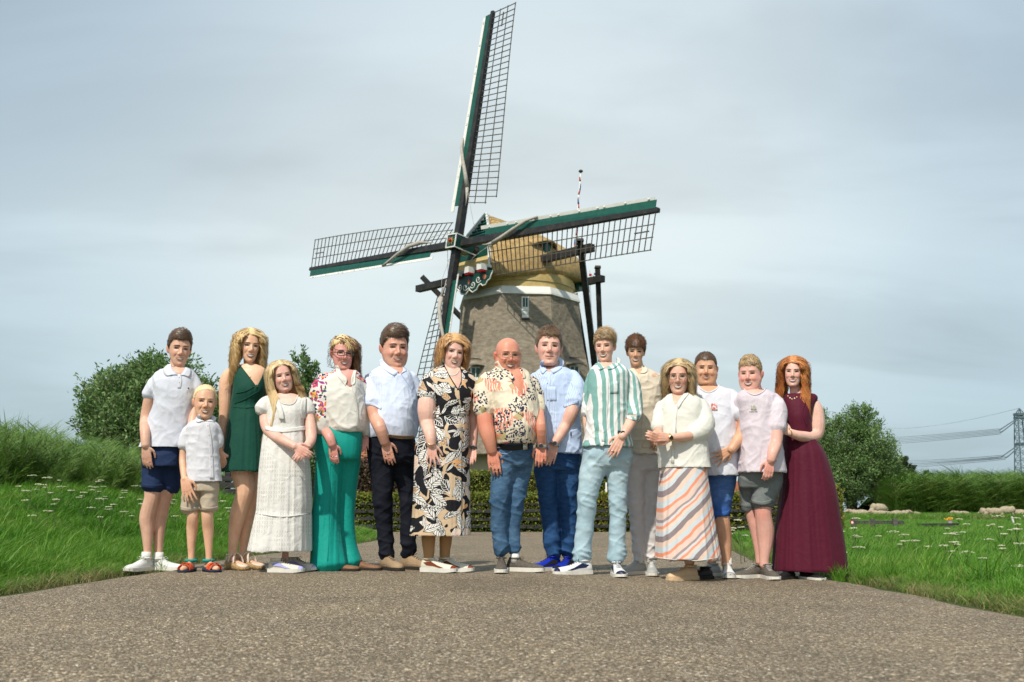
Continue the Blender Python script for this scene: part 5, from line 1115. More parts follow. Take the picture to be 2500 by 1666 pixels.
        ro = front * (.85 * G(.044, -.026, .020, .018) + .75 * np.exp(-(x / .013) ** 2 - ((z + .027) / .014) ** 2) + .35 * G(0, -.10, .02, .012) + .25 * G(.02, .06, .04, .02)) + .9 * (ax_ > .070) * (np.abs(z + .005) < .04) * (np.abs(y - .012) < .04)
        u_, v_ = topx(V)
        for hu, hv in s.hands: ro = np.maximum(ro, .55 * np.exp(-((u_ - hu) ** 2 + (v_ - hv) ** 2) / 18 ** 2))
        s.body = fastobj('body', V, F_, s.skin, s.T, {'rosy': np.clip(ro, 0, 1)}); s.hb = BVHTree.FromPolygons(V.tolist(), F_.tolist()); s.surf.append((V, F_)); s.bvh = None
    # ---- garments
    def garment(s, name, S, material, fold=('shirt', 1.0), voxel=.0085, cut=None, smooth=5, label=None):
        V, Nn, F_ = evalmesh(S, .0075 if cut is not None else voxel, .5, smooth); o = np.array(ORG[s.T.name]); Q = V - o; k, amp = fold; sd = np.array([s.D * 7.7, len(s.surf) * 3.1, ORG[s.T.name].x * 5.3])
        rid = lambda X: 1 - np.abs(2 * vnoise(X) - 1)
        if k == 'shirt':
            w1 = (np.c_[vnoise(Q * 5 + sd), vnoise(Q * 5 + sd + 20), vnoise(Q * 5 + sd + 40)] - .5) * .16; Qw = Q + w1
            a = rid(np.c_[(Qw[:, 0] + Qw[:, 2] * .55) * 9, Qw[:, 1] * 5, (Qw[:, 2] - Qw[:, 0] * .5) * 3.6] + sd); b = rid(np.c_[(Qw[:, 0] - Qw[:, 2] * .7) * 12, Qw[:, 1] * 6, (Qw[:, 2] + Qw[:, 0] * .5) * 6] + sd + 9); b2 = rid(Qw * np.array([22, 18, 15]) + sd + 3); c = vnoise(Q * 42 + sd)
            lowm = np.clip((1.25 - Q[:, 2]) / .35, .25, 1.3); d = .010 * (a ** 4 - .2) + .008 * (b ** 5 - .15) * lowm + .0045 * (b2 ** 4 - .2) + .002 * (c - .5)
        elif k == 'linen':
            a = rid(Q * np.array([16, 12, 9]) + sd); b = rid(Q * np.array([9, 9, 20]) + sd + 5); d = .009 * (a ** 3 - .3) + .006 * (b ** 3 - .3) + .004 * (vnoise(Q * 40 + sd) - .5)
        elif k == 'pants':
            zz = Q[:, 2]; mask = .5 + 1.3 * np.exp(-((zz - .12) / .11) ** 2) + .7 * np.exp(-((zz - .50) / .08) ** 2) + .7 * np.exp(-((zz - .82) / .07) ** 2)
            a = rid(np.c_[Q[:, 0] * 7, Q[:, 1] * 7, zz * 22 + Q[:, 0] * 7] + sd); b = rid(np.c_[Q[:, 0] * 9, Q[:, 1] * 8, zz * 15 - Q[:, 0] * 11] + sd + 4); d = mask * (.0075 * (a ** 3 - .3) + .006 * (b ** 4 - .2)) + .002 * (vnoise(Q * 35 + sd) - .5)
        elif k == 'skirt':
            zt, zb = Q[:, 2].max(), Q[:, 2].min(); c0 = Q.mean(axis=0); an = np.arctan2(Q[:, 1] - c0[1], Q[:, 0] - c0[0]); dn = np.clip((zt - Q[:, 2]) / (zt - zb), 0, 1)
            a = vnoise(np.c_[np.cos(an) * 3.4, np.sin(an) * 3.4, Q[:, 2] * 1.1] + sd); b = rid(np.c_[np.cos(an) * 6, np.sin(an) * 6, Q[:, 2] * 1.5] + sd + 3); d = (.006 + .040 * dn ** 1.2) * (a - .5) + (.003 + .016 * dn) * (b ** 2 - .4)
        else: d = .003 * (vnoise(Q * 14 + sd) - .5)
        V = V + Nn * (d * amp)[:, None]
        if k != 'none':
            zc = V[:, 2][F_].mean(axis=1); xs_ = V[:, 0][F_].mean(axis=1)
            if name in ('trousers', 'jeans', 'shorts', 'denim_shorts'):
                low = V[:, 2] < V[:, 2].min() + .12; xm = np.median(V[low, 0]) if name != 'denim_shorts' else V[low, 0].min() - 1
                l0 = V[V[:, 0] < xm, 2].min() if (V[:, 0] < xm).any() else -9; l1 = V[V[:, 0] >= xm, 2].min(); F_ = F_[zc > np.where(xs_ < xm, l0, l1) + .013]
            else: F_ = F_[zc > V[:, 2].min() + .014]
        if cut is not None:
            u_, v_ = topx(V); tocam = np.array([0, 0, CAMZ]) - V; fr_ = (Nn * tocam).sum(axis=1) > 0; ins = inpoly(u_, v_, cut) & fr_ & (V[:, 1] < s.D + .03); keep = ~ins[F_].any(axis=1); F_ = F_[keep]; us = [q[0] for q in cut]; vs2 = [q[1] for q in cut]; V = relax_edge(V, F_, (u_ > min(us) - 6) & (u_ < max(us) + 6) & (v_ > min(vs2) - 6) & (v_ < max(vs2) + 6))
        ob = fastobj(name, V, F_, material, s.T); s.surf.append((V, F_)); s.bvh = None
        if label: ob['label'] = label
        return ob
    def tree(s):
        if s.bvh is None:
            vs_, fs_, k = [], [], 0
            for V, F_ in s.surf: vs_ += V.tolist(); fs_ += (F_ + k).tolist(); k += len(V)
            s.bvh = BVHTree.FromPolygons(vs_, fs_)
        return s.bvh
    def onto(s, u, v, off):
        a = Vector((0, 0, CAMZ)); p = s.W(u, v); d = (p - a).normalized(); h = s.tree().ray_cast(a + d * (s.D - 1.2), d, 2.5)
        if h[0] is None: return p - d * off
        return h[0] - d * off
    def strip(s, name, A, B, material, off=.004, th=.003, na=4, per=4, parent=None, label=None):
        """cloth band laid on the clothed figure between two pixel polylines"""
        A_ = cr([(a[0], a[1]) for a in A], per); B_ = cr([(b[0], b[1]) for b in B], per); V = []
        for a, b in zip(A_, B_):
            for k in range(na + 1): q = a + (b - a) * k / na; V.append(s.onto(q[0], q[1], off))
        m = na + 1; F_ = [(i * m + k, i * m + k + 1, (i + 1) * m + k + 1, (i + 1) * m + k) for i in range(len(A_) - 1) for k in range(na)]
        o = obj(name, V, F_, material, parent or s.T, True); md = o.modifiers.new('thickness', 'SOLIDIFY'); md.thickness = th; md.offset = 0
        if label: o['label'] = label
        return o
    def line(s, name, A, r, material, off=.002, per=5, parent=None):
        m = MB(); m.tube([s.onto(a[0], a[1], off) for a in cr(A, per)], r, 5); return m.build(name, material, parent or s.T, True)
    def dot(s, name, u, v, r, material, off=.003, parent=None):
        c = s.onto(u, v, off); m = MB(); m.ball(c, (r, r * .4, r), 8, 5); return m.build(name, material, parent or s.T, True)
    # ---- face details laid on the sculpted head
    def fpt(s, x, z, off):
        o = s.HL(x, -.25, z); d = s.HM @ Vector((0, 1, 0)); h = s.hb.ray_cast(o, d, .4); return (h[0] if h[0] is not None else s.HL(x, -.088, z)) - d * off * s.hs
    def fpatch(s, name, top, bot, material, off=.0008, n=10, parent=None):
        """top, bot: functions of t in 0..1 giving (x, z) edges"""
        V = []
        for i in range(n + 1):
            t = i / n; a = top(t); b = bot(t)
            for k in range(4): q = k / 3; V.append(s.fpt(a[0] + (b[0] - a[0]) * q, a[1] + (b[1] - a[1]) * q, off))
        F_ = [(i * 4 + k, (i + 1) * 4 + k, (i + 1) * 4 + k + 1, i * 4 + k + 1) for i in range(n) for k in range(3)]; return obj(name, V, F_, material, parent or s.T, True)
    def face(s, brow, smile=1.0, open_=.5, eye=.7, teeth=True, brow_th=1.0, lip=None, gaze=0, beard=None, ezp=.004, lipc=None):
        for sg in (-1, 1):
            cx = sg * .0315; w = .0145; hh = .0056 * eye; ex = lambda t: cx + (t * 2 - 1) * w
            arch = lambda t, k: ezp + k * hh * (1 - abs(2 * t - 1) ** 2.2)
            e = s.fpatch('eye', lambda t: (ex(t), arch(t, 1.0)), lambda t: (ex(t), arch(t, -.75)), M_eyew, .0006)
            ix = cx + gaze; s.fpatch('iris', lambda t: (ix + (t * 2 - 1) * .0064, ezp + min(.0055, hh * 1.02) * sqrt(max(0, 1 - (2 * t - 1) ** 2))), lambda t: (ix + (t * 2 - 1) * .0064, ezp - min(.0055, hh * .8) * sqrt(max(0, 1 - (2 * t - 1) ** 2))), M_iris, .0012, parent=e)
            s.fpatch('lash_line', lambda t: (ex(t) * 1.0, arch(t, 1.0) + .0040), lambda t: (ex(t), arch(t, .78) - .0002), M_lash, .0014, parent=e)
            s.fpatch('lower_lid', lambda t: (ex(t), arch(t, -.75)), lambda t: (ex(t), arch(t, -.80) - .0016), M_lid, .0010, parent=e)
            bz = .0235 + .002 * (1 - eye); b0, b1 = sg * .0125, sg * .050
            s.fpatch('eyebrow', lambda t: (b0 + (b1 - b0) * t, bz + .0045 * sin(t * pi * .8) - .004 * t * t + .0034 * brow_th * (1 - t * .8)), lambda t: (b0 + (b1 - b0) * t, bz + .0045 * sin(t * pi * .8) - .004 * t * t - .0030 * brow_th * (1 - t * .6)), brow, .0012)
            s.fpatch('nostril', lambda t: (sg * .0075 + (t * 2 - 1) * .0036, -.0400 + .0016 * (1 - (2 * t - 1) ** 2)), lambda t: (sg * .0075 + (t * 2 - 1) * .0036, -.0405 - .0010 * (1 - (2 * t - 1) ** 2)), M_lid, .0010)
        W_ = .0245 + .0055 * smile; zc = -.062; up = .0062 * smile; X = lambda t: (t * 2 - 1) * W_; cv = lambda t: up * (2 * t - 1) ** 2 - up * .35; lm = lipc or M_lip; op = .0115 * open_; bell = lambda t: max(0, 1 - (2 * t - 1) ** 2) ** .62
        m_ = s.fpatch('lips', lambda t: (X(t), zc + cv(t) + bell(t) * (.0045 + op * .25) - .0008 * math.exp(-((t - .5) / .06) ** 2)), lambda t: (X(t), zc + cv(t) - bell(t) * (.0055 + op)), lm, .0010, n=14)
        if open_ > .05:
            s.fpatch('mouth', lambda t: (X(t) * .88, zc + cv(t) * .9 + bell(t) * (.0008 + op * .18)), lambda t: (X(t) * .88, zc + cv(t) * .9 - bell(t) * (.0010 + op * .86)), M_mouth, .0018, n=12, parent=m_)
            if teeth: s.fpatch('teeth', lambda t: (X(t) * .86, zc + cv(t) * .88 + bell(t) * (.0006 + op * .16)), lambda t: (X(t) * .86, zc + cv(t) * .88 - bell(t) * (.0010 + op * .62)), M_teeth, .0024, n=12, parent=m_)
        else: s.fpatch('mouth', lambda t: (X(t) * .95, zc + cv(t) + .0007), lambda t: (X(t) * .95, zc + cv(t) - .0009), M_mouth, .0018, n=12, parent=m_)
    def glasses(s, material, r=.0016, w=.026, h=.019, round_=2.6, z0=.003):
        T_ = MB(); yp = -.108; pts = {}
        for sg in (-1, 1):
            ring = [s.HL(sg * .0335 + w * math.copysign(abs(cos(a)) ** (2 / round_), cos(a)), yp + .12 * (abs(cos(a) + sg) if False else 0), z0 + h * math.copysign(abs(sin(a)) ** (2 / round_), sin(a))) for a in [2 * pi * k / 22 for k in range(23)]]
            T_.tube(ring, r, 5); pts[sg] = ring
            T_.tube([s.HL(sg * (.0335 + w), yp, z0 + .006), s.HL(sg * .072 * s.hw, -.085, z0 + .005), s.HL(sg * .079 * s.hw, .005, z0 + .004)], r, 5)
        T_.tube([s.HL(-.0085, yp, z0 + .004), s.HL(0, yp - .003, z0 + .007), s.HL(.0085, yp, z0 + .004)], r, 5); G_ = T_.build('glasses', material, s.T, True)
        for sg in (-1, 1): obj('lens', pts[sg][:-1], [tuple(range(22))], M_lens, G_)
    # ---- hair
    def lock(s, mb, pts, rad):
        """a flat lock of hair lying against the head"""
        n = len(pts); v = []; cu = s.HL(0, .014, .02)
        for i, p in enumerate(pts):
            d = pts[min(i + 1, n - 1)] - pts[max(i - 1, 0)]; o = p - cu; o.z *= .3 if (p - cu).length > .13 else 1; sd = d.cross(o)
            sd = sd.normalized() if sd.length > 1e-9 else Vector((1, 0, 0)); v += [p + sd * rad[i], p - sd * rad[i]]
        mb.add(v, [(2 * i, 2 * i + 1, 2 * i + 3, 2 * i + 2) for i in range(n - 1)])
    def hair(s, material, style, **k):
        rg_ = random.Random(int(s.D * 1000) + len(s.T.name)); mb = MB(); H = s.HL
        th = k.get('th', .012); topth = k.get('top', .02); hl = k.get('hairline', .066); side = k.get('side', -.01); quiff = k.get('quiff', 0); nape = k.get('nape', -.055); C0 = (0, .014, .034); R0 = (.0745 * s.hw, .095, .085)
        def inside(d):      # is this direction covered by hair
            p = (C0[0] + d.x * R0[0], C0[1] + d.y * R0[1], C0[2] + d.z * R0[2]); yq = p[1]
            lim = np.interp(yq, [-.082, -.060, -.035, -.012, .02, .04, .11], [hl, hl - .004 + k.get('temple', 0), hl - .024, side, .016, -.03, nape]); return p[2] - lim
        def surfp(d, e): return (C0[0] + d.x * (R0[0] + e), C0[1] + d.y * (R0[1] + e), C0[2] + d.z * (R0[2] + e))
        def dirs():
            a = rg_.uniform(0, 2 * pi); z = rg_.uniform(-.6, 1); q = sqrt(1 - z * z); return Vector((q * cos(a), q * sin(a), z))
        if style != 'none':
            V = []; nn_, mm = 44, 30; fr_ = k.get('part', 0)
            for i in range(mm + 1):
                for j in range(nn_):
                    a = pi * i / mm; b = 2 * pi * j / nn_; d = Vector((sin(a) * cos(b), sin(a) * sin(b), cos(a))); q = inside(d); up_ = max(0, d.z)
                    e = th * .5 + (th * .5 + topth * up_ ** 1.5) + quiff * max(0, up_ - .25) * max(0, -d.y + .25); nzv = noise.noise(Vector((d.x * 9, d.y * 9, d.z * 9))) * .003 + noise.noise(Vector((d.x * 22, d.y * 16, d.z * 22))) * .002
                    w = ss((q + .004) / .014); V.append(H(*surfp(d, -.012 * (1 - w) + (e + nzv) * w)))
            mb.add(V, [(i * nn_ + j, (i + 1) * nn_ + j, (i + 1) * nn_ + (j + 1) % nn_, i * nn_ + (j + 1) % nn_) for i in range(mm) for j in range(nn_)])
        if style in ('short', 'swept', 'mop'):
            n = int(k.get('n', 650) * 4); ln = k.get('len', .022); sw = Vector(k.get('sweep', (.5, -.6, .3)))
            for _ in range(n):
                d = dirs(); q = inside(d)
                if q < .002: continue
                up_ = max(0, d.z); e = th + topth * up_ ** 1.5 + quiff * max(0, up_ - .25) * max(0, -d.y + .25); L_ = ln * (.5 + up_) * rg_.uniform(.6, 1.3) * min(1, .3 + q / .03); nrm = Vector((d.x / R0[0], d.y / R0[1], d.z / R0[2])).normalized()
                tg = sw.copy() if (up_ > .35 or k.get('allsweep')) else Vector((0, .15, -1)); tg = (tg - nrm * tg.dot(nrm)); tg = (tg.normalized() + nrm * k.get('lift', .16) * (up_ > .3) + Vector((rg_.gauss(0, .16), rg_.gauss(0, .16), rg_.gauss(0, .16)))).normalized()
                p0 = Vector(surfp(d, e * .97 - .001)); p1 = p0 + tg * L_ * .5; p2 = p1 + (tg - nrm * (.35 + k.get('hug', .2))).normalized() * L_ * .5; s.lock(mb, [H(*p0), H(*p1), H(*p2)], [.0017 * s.hs, .0015 * s.hs, .0004 * s.hs])
        if style in ('long', 'wavy', 'curly', 'bob'):
            n = int(k.get('n', 420) * 2.3); ln = k.get('len', .25); amp = k.get('amp', .008); frq = k.get('freq', 60.); part = k.get('part', .01); wide = k.get('wide', 1.0); one = k.get('one', 0); end_in = k.get('endin', 0)
            for _ in range(n):
                d = dirs()
                if d.z < -.15: d.z = abs(d.z); d.normalize()
                if inside(d) < .001: continue
                sg = 1 if (d.x * R0[0] > part) else -1
                if one: sg = one
                if one and d.x * one < -.2 and d.z < .62: continue
                p = Vector(surfp(d, th * rg_.uniform(.5, 1.1) + topth * max(0, d.z) ** 1.5)); L_ = ln * rg_.uniform(.72, 1.08); st = .0150; ns = int(L_ / st) + 2; vdir = Vector((sg * .9, k.get('fwd', -.05), .35 if d.z > .6 else 0)).normalized(); pts = []; ph = rg_.uniform(0, 6.28); cr_ = amp * rg_.uniform(.6, 1.3); fq = frq * rg_.uniform(.8, 1.2); off3 = rg_.uniform(1.0, 1.0 + .24 * wide)
                for q in range(ns):
                    c3 = Vector(C0); rel = p - c3; er = Vector((rel.x / (R0[0] + .014 * off3 * wide), rel.y / (R0[1] + .008), rel.z / (R0[2] + .014))); l_ = er.length
                    if p.z < c3.z - .01: # below the widest part: stay beside the cheek, not over the face
                        lim = (.064 + .006 * wide) * off3 * s.hw
                        if p.y < .02 and abs(p.x) < lim: p.x = sg * (abs(p.x) * .3 + lim * .7)
                        if p.y < -.055 and p.z > -.11: p.y = -.055
                    elif l_ < 1: p = c3 + Vector((er.x * (R0[0] + .014 * off3 * wide), er.y * (R0[1] + .008), er.z * (R0[2] + .014))) / l_
                    if p.z < -.10:
                        dz = -.10 - p.z; tgt = (.072 + k.get('flare', 0) * dz) * off3; p.x += (sg * max(abs(p.x), tgt * .8) - p.x) * .35
                        if k.get('front') and p.y < .04: p.y += (-k['front'] * (.7 + .3 * off3) - p.y) * .25
                    if p.y < -.035 and p.z < hl + .012 and abs(p.x) < .060 * s.hw and not k.get('fringe'): p.x += (sg * .060 * s.hw - p.x) * .6; p.y -= .002
                    t = q * st; grow = min(1, t / .06); cu = Vector((cos(t * fq + ph), sin(t * fq + ph), .4 * cos(t * fq * 1.3 + ph))) * cr_ * grow; pts.append(H(*(p + cu)))
                    vdir = (vdir + Vector((-.06 * end_in * sg * (t > ln * .6), 0, -.40 if p.z > .075 else -.7)) + Vector((rg_.gauss(0, .05), rg_.gauss(0, .05), 0))).normalized(); p = p + vdir * st
                rad = k.get('rad', .0030) * .76 * s.hs; s.lock(mb, pts, [rad * .82 * (.9 if i < 2 else 1.15 - .85 * (i / (len(pts) - 1)) ** 2) for i in range(len(pts))])
        if k.get('tail'):
            for _ in range(90):
                a = Vector((rg_.gauss(0, .012), .105, .03 + rg_.gauss(0, .012))); mb.tube([H(*a), H(a.x * 1.8, a.y + .03, a.z - .02), H(a.x * 2, a.y + .03, a.z - .08)], .002, 4)
        return mb.build('hair', material, s.T, True)
    # ---- shoes
    def shoe(s, u, dy, yaw, up, sole=None, L=.285, kind='sneaker', accent=None, laces=None, hgt=.085, sole_h=.026, foot=False, tongue=None, v=None, sock=None):
        x = P(u, 1360, s.D + dy).x; y = s.D + dy; z = g(x, y); ya = radians(yaw); f_ = Vector((sin(ya), -cos(ya), 0)); sd = Vector((cos(ya), sin(ya), 0)); o = Vector((x, y, z + .002)) - f_ * L * .20; sole = sole or M_rub; mq = s.mp
        prof = [(0, .020, .62), (.03, .030, .85), (.12, .035, 1.0), (.27, .035, 1.0), (.40, .036, .86), (.52, .040, .66), (.65, .045, .54), (.78, .046, .47), (.90, .039, .40), (.97, .026, .32), (1.0, .012, .24)]
        if kind == 'loafer': prof = [(a, b, c * (.9 if a < .3 else 1.05)) for a, b, c in prof]
        def ring(l, w, h, z0, n=16, grow=0): return [o + f_ * (l * L) + sd * ((w + grow) * cos(a) * (L / .285)) + Vector((0, 0, z0 + (max(0, sin(a)) ** .8) * (h - z0) if sin(a) > 0 else z0 + sin(a) * .002)) for a in [2 * pi * k / n for k in range(n)]]
        if foot:
            S = s.B; R = [ring(l, w * .86, .020 + (hgt * h * .80), .012 + (foot if l < .5 else foot * max(.25, 1 - (l - .5) * 2))) for l, w, h in prof]; S.rings([r for r in R])
        if kind in ('sandal', 'espadrille'):
            b = MB(); n = 16; top = []; bot = []; outl = [(l, w) for l, w, h in prof]; ol = [o + f_ * l * L + sd * (w + .002) for l, w in outl] + [o + f_ * l * L - sd * (w + .002) for l, w in outl[::-1]]
            ht = [(foot if l < .5 else foot * max(.25, 1 - (l - .5) * 2)) + .010 for l, w in outl]; ht = ht + ht[::-1]; n = len(ol); b.add(ol + [p + Vector((0, 0, h)) for p, h in zip(ol, ht)], [tuple(range(n))[::-1]] + [(i, (i + 1) % n, n + (i + 1) % n, n + i) for i in range(n)] + [(n + i, n + i + 1, 2 * n - 2 - i, 2 * n - 1 - i) for i in range(n // 2 - 1)])
            SH = b.build('shoe', sole, s.T, True)
            def band(l0, l1, wth, mt, nm='strap', z1=None, z2=None):
                bb_ = MB()
                for sgn in (0,):
                    R = []
                    for a in np.linspace(0, pi, 11):
                        l = l0 + (l1 - l0) * a / pi; w = float(np.interp(l, [p[0] for p in prof], [p[1] for p in prof])); h = float(np.interp(l, [p[0] for p in prof], [p[2] for p in prof])) * hgt * .80; f0 = foot if l < .5 else foot * max(.25, 1 - (l - .5) * 2)
                        R.append(o + f_ * l * L + sd * (w * 1.0 * cos(a)) + Vector((0, 0, .010 + f0 + sin(a) ** .8 * (h + .012))))
                    for i in range(len(R) - 1): bb_.beam(R[i], R[i + 1], wth, .004, side=f_)
                bb_.build(nm, mt, SH)
            if kind == 'sandal':
                band(.62, .62, .035, accent); band(.80, .80, .02, accent); 
                c = o + f_ * L * .18; bb_ = MB(); bb_.tube([c + Vector((0, 0, .075)) + (f_ * cos(a) * .034 + sd * sin(a) * .034) for a in np.linspace(0, 2 * pi, 15)], .011, 6); bb_.build('ankle_strap', up, SH, True)
            else:
                b = MB(); R = [ring(l, w, .020 + hgt * h * .70, .010 + foot * max(.25, 1 - (l - .5) * 2)) for l, w, h in prof if l > .6]; Sx = Solid(); Sx.rings(R); obj('toe', Sx.v, Sx.f, up, SH, True)
                band(.25, .55, .016, up); band(.55, .25, .016, up); c = o + f_ * L * .15; bb_ = MB(); bb_.tube([c + Vector((0, 0, .105)) + (f_ * cos(a) * .034 + sd * sin(a) * .032) for a in np.linspace(0, 2 * pi, 15)], .006, 6); bb_.build('ankle_strap', up, SH, True)
                Sx = Solid(); Sx.rings([ring(l, w * 1.02, .075 + foot * .6, .012 + foot) for l, w, h in prof if l < .14]); obj('heel', Sx.v, Sx.f, up, SH, True)
            return SH
        S = Solid(); S.rings([ring(l, w, sole_h * .6 + hgt * h, sole_h * .6) for l, w, h in prof]); SH = obj('shoe', S.v, S.f, up, s.T, True)
        S = Solid(); ringS = []
        for l, w, h in prof:
            lw = w + .0045; c = o + f_ * ((l - .5) * 1.03 + .5) * L; toe = .008 * max(0, (l - .8) / .2) if kind == 'sneaker' else 0; ringS.append([c + sd * lw + Vector((0, 0, toe)), c + sd * lw * 1.02 + Vector((0, 0, sole_h)), c - sd * lw * 1.02 + Vector((0, 0, sole_h)), c - sd * lw + Vector((0, 0, toe))])
        S.rings(ringS); obj('sole', S.v, S.f, sole, SH)
        if kind == 'loafer':
            for l in np.linspace(.05, .95, 9): m = MB(); m.box(o + f_ * l * L + Vector((0, 0, .006)), (.008, .092, .012), Matrix((f_, sd, Vector((0, 0, 1)))).transposed()); m.build('tread', sole, SH)
            m = MB(); c = o + f_ * L * .50; m.tube([c + sd * .022 * cos(a) + f_ * .012 * sin(a) + Vector((0, 0, sole_h * .6 + hgt * .76)) for a in np.linspace(0, 2 * pi, 13)], .0035, 5); m.build('buckle', M_goldj, SH, True)
        if laces:
            m = MB()
            for k in range(5):
                l = .36 + k * .062; h = float(np.interp(l, [p[0] for p in prof], [p[2] for p in prof])) * hgt + sole_h * .6; w = .017; a = o + f_ * l * L + Vector((0, 0, h * .985)); m.tube([a - sd * w + f_ * .004 - Vector((0, 0, .004)), a + Vector((0, 0, .002)), a + sd * w - f_ * .004 - Vector((0, 0, .004))], .0028, 5)
            a = o + f_ * .34 * L + Vector((0, 0, float(hgt + sole_h * .5)))
            for sg in (-1, 1): m.tube([a, a + sd * sg * .02 + f_ * .01 + Vector((0, 0, .012)), a + sd * sg * .034 + f_ * .02, a + sd * sg * .015 + f_ * .012 - Vector((0, 0, .006)), a], .0020, 4)
            m.build('lace', laces, SH, True)
        if accent:
            for sg in (-1, 1):
                S2 = []; 
                for l, zz in ((.10, .55), (.30, .72), (.52, .52), (.72, .30), (.60, .22), (.40, .30), (.20, .30)):
                    w = float(np.interp(l, [p[0] for p in prof], [p[1] for p in prof])); hh = float(np.interp(l, [p[0] for p in prof], [p[2] for p in prof])) * hgt; a = math.asin(min(.95, zz)); S2.append(o + f_ * l * L + sd * sg * (w * cos(a) * 1.0 + .003) + Vector((0, 0, sole_h * .6 + hh * max(0, sin(a)) ** .8)))
                obj('side_panel', S2, [tuple(range(7))], accent, SH)
            S3 = Solid(); S3.rings([ring(l, w, sole_h * .6 + hgt * h, sole_h * .6, grow=.0015) for l, w, h in prof if l > .86]); obj('toe_cap', S3.v, S3.f, accent, SH, True)
        c = o + f_ * L * .20; m = MB(); R = [c + f_ * cos(a) * .040 + sd * sin(a) * .031 + Vector((0, 0, hgt + sole_h * .45 - .012 * cos(a) * 0)) for a in np.linspace(0, 2 * pi, 17)]; m.tube(R, .0075, 6); m.build('collar', up, SH, True)
        if sock: m = MB(); m.tube([c + Vector((0, 0, .06)), c + Vector((0, 0, hgt + sole_h + .03))], [.036, .033], 12); m.build('sock', sock, s.T, True)
        return SH
    def watch(s, u, v, dy, r, dirv, band, dial=True, w=.010):
        c = s.W(u, v, dy); d = Vector(dirv).normalized(); a = d.orthogonal().normalized(); b = d.cross(a); m = MB(); rr = r * s.mp
        n = 18; Rg = []
        for z_ in (-w, w):
            Rg.append([c + d * z_ + (a * cos(2 * pi * k / n) + b * sin(2 * pi * k / n)) * rr for k in range(n)])
        m.add(Rg[0] + Rg[1], [(k, (k + 1) % n, n + (k + 1) % n, n + k) for k in range(n)]); o = m.build('watch' if dial else 'bracelet', band, s.T, True); md = o.modifiers.new('thickness', 'SOLIDIFY'); md.thickness = .004
        if dial:
            f = (Vector((0, 0, CAMZ)) - c); f = (f - d * f.dot(d)).normalized(); m = MB(); q = c + f * (rr + .001); m.tube([q, q + f * .006], [.019, .018], 16); m.build('case', band if band != M_blackl else M_metal, o, True); m = MB(); m.tube([q + f * .006, q + f * .0072], [.0145, .0145], 16); m.build('dial', M_dial, o)
        return o
# ------------------------------------------------------------------ the family, left to right
H_brown = hairmat('hair_dark_brown', (.015, .008, .005), (.13, .075, .042)); H_mid = hairmat('hair_mid_brown', (.030, .016, .009), (.24, .145, .08)); H_blond = hairmat('hair_golden_blond', (.42, .25, .085), (.95, .72, .38)); H_pale = hairmat('hair_pale_blond', (.50, .34, .15), (.95, .76, .46))
H_dirty = hairmat('hair_dark_blond', (.22, .14, .06), (.72, .53, .29)); H_red = hairmat('hair_red', (.27, .085, .022), (.76, .31, .10)); H_straw = hairmat('hair_reddish_blond', (.30, .14, .05), (.78, .47, .21)); H_curl = hairmat('hair_curly_brown', (.06, .028, .013), (.30, .16, .075)); H_short = hairmat('hair_cropped_brown', (.04, .022, .012), (.12, .07, .04)); H_sand = hairmat('hair_sandy', (.10, .06, .025), (.58, .40, .21)); H_chest = hairmat('hair_chestnut', (.028, .012, .006), (.22, .095, .04))
B_dk = mat('brow_dark', (.05, .028, .018), .8, .1); B_md = mat('brow_brown', (.16, .085, .05), .8, .1); B_lt = mat('brow_blond', (.36, .21, .12), .8, .1)
C_poloW = cloth('white_pique', (.62, .64, .72)); C_navy = cloth('navy_cotton', (.018, .035, .095)); C_linW = cloth('white_linen', (.66, .66, .71)); C_sand = cloth('sand_linen', (.46, .39, .30)); C_green = cloth('deep_green_crepe', (.003, .060, .040), .7, sheen=.1); C_lace = cloth('white_lace', None, pat=pat_lace, bump=.5); C_whiteT = cloth('white_jersey', (.68, .69, .76))
C_emb = cloth('embroidered_blouse', None, pat=pat_embroid); C_teal = cloth('teal_crepe', (.004, .30, .25), .6, sheen=.05); C_chk = cloth('fine_check', None, pat=pat_check); C_black = cloth('midnight_chino', (.008, .010, .018)); C_dress = cloth('leaf_print', None, pat=pat_dress, rough=.7); C_haw = cloth('coral_print', None, pat=pat_hawaii)
C_jean1 = cloth('washed_blue_denim', None, pat=pat_denim((.020, .065, .14), (.17, .30, .46), 0, 1.0), weave=250); C_blst = cloth('fine_blue_stripe', None, pat=pat_stripes(.0105, (.36, .50, .80), (.60, .70, .88), .42, .004)); C_jean2 = cloth('dark_blue_denim', None, pat=pat_denim((.010, .045, .14), (.055, .15, .34), 0, 1.0), weave=250)
C_grst = cloth('green_white_stripe', None, pat=pat_stripes(.054, (.13, .36, .33), (.76, .76, .76), .50, .014)); C_jean3 = cloth('light_wash_denim', None, pat=pat_denim((.30, .45, .53), (.58, .70, .75), 0, 1.0), weave=250); C_beige = cloth('beige_linen', (.68, .60, .48)); C_stone = cloth('stone_trousers', (.66, .63, .63)); C_cream = cloth('cream_voile', (.70, .69, .63), .7); C_diag = cloth('diagonal_stripe_print', None, pat=pat_diag)
C_blue = cloth('bright_blue_denim', None, pat=pat_denim((.04, .12, .38), (.22, .38, .66), .5, .95), weave=250); C_lilac = cloth('lilac_jersey', (.64, .57, .63)); C_grey = cloth('grey_denim', (.17, .19, .19), var=.2); C_wine = cloth('burgundy_jersey', (.085, .006, .022), .7, sheen=.05); C_tights = cloth('tan_stocking', (.42, .24, .11), .6, bump=.0); C_darkcuff = mat('cuff_line', (.45, .58, .85), .9, .05)
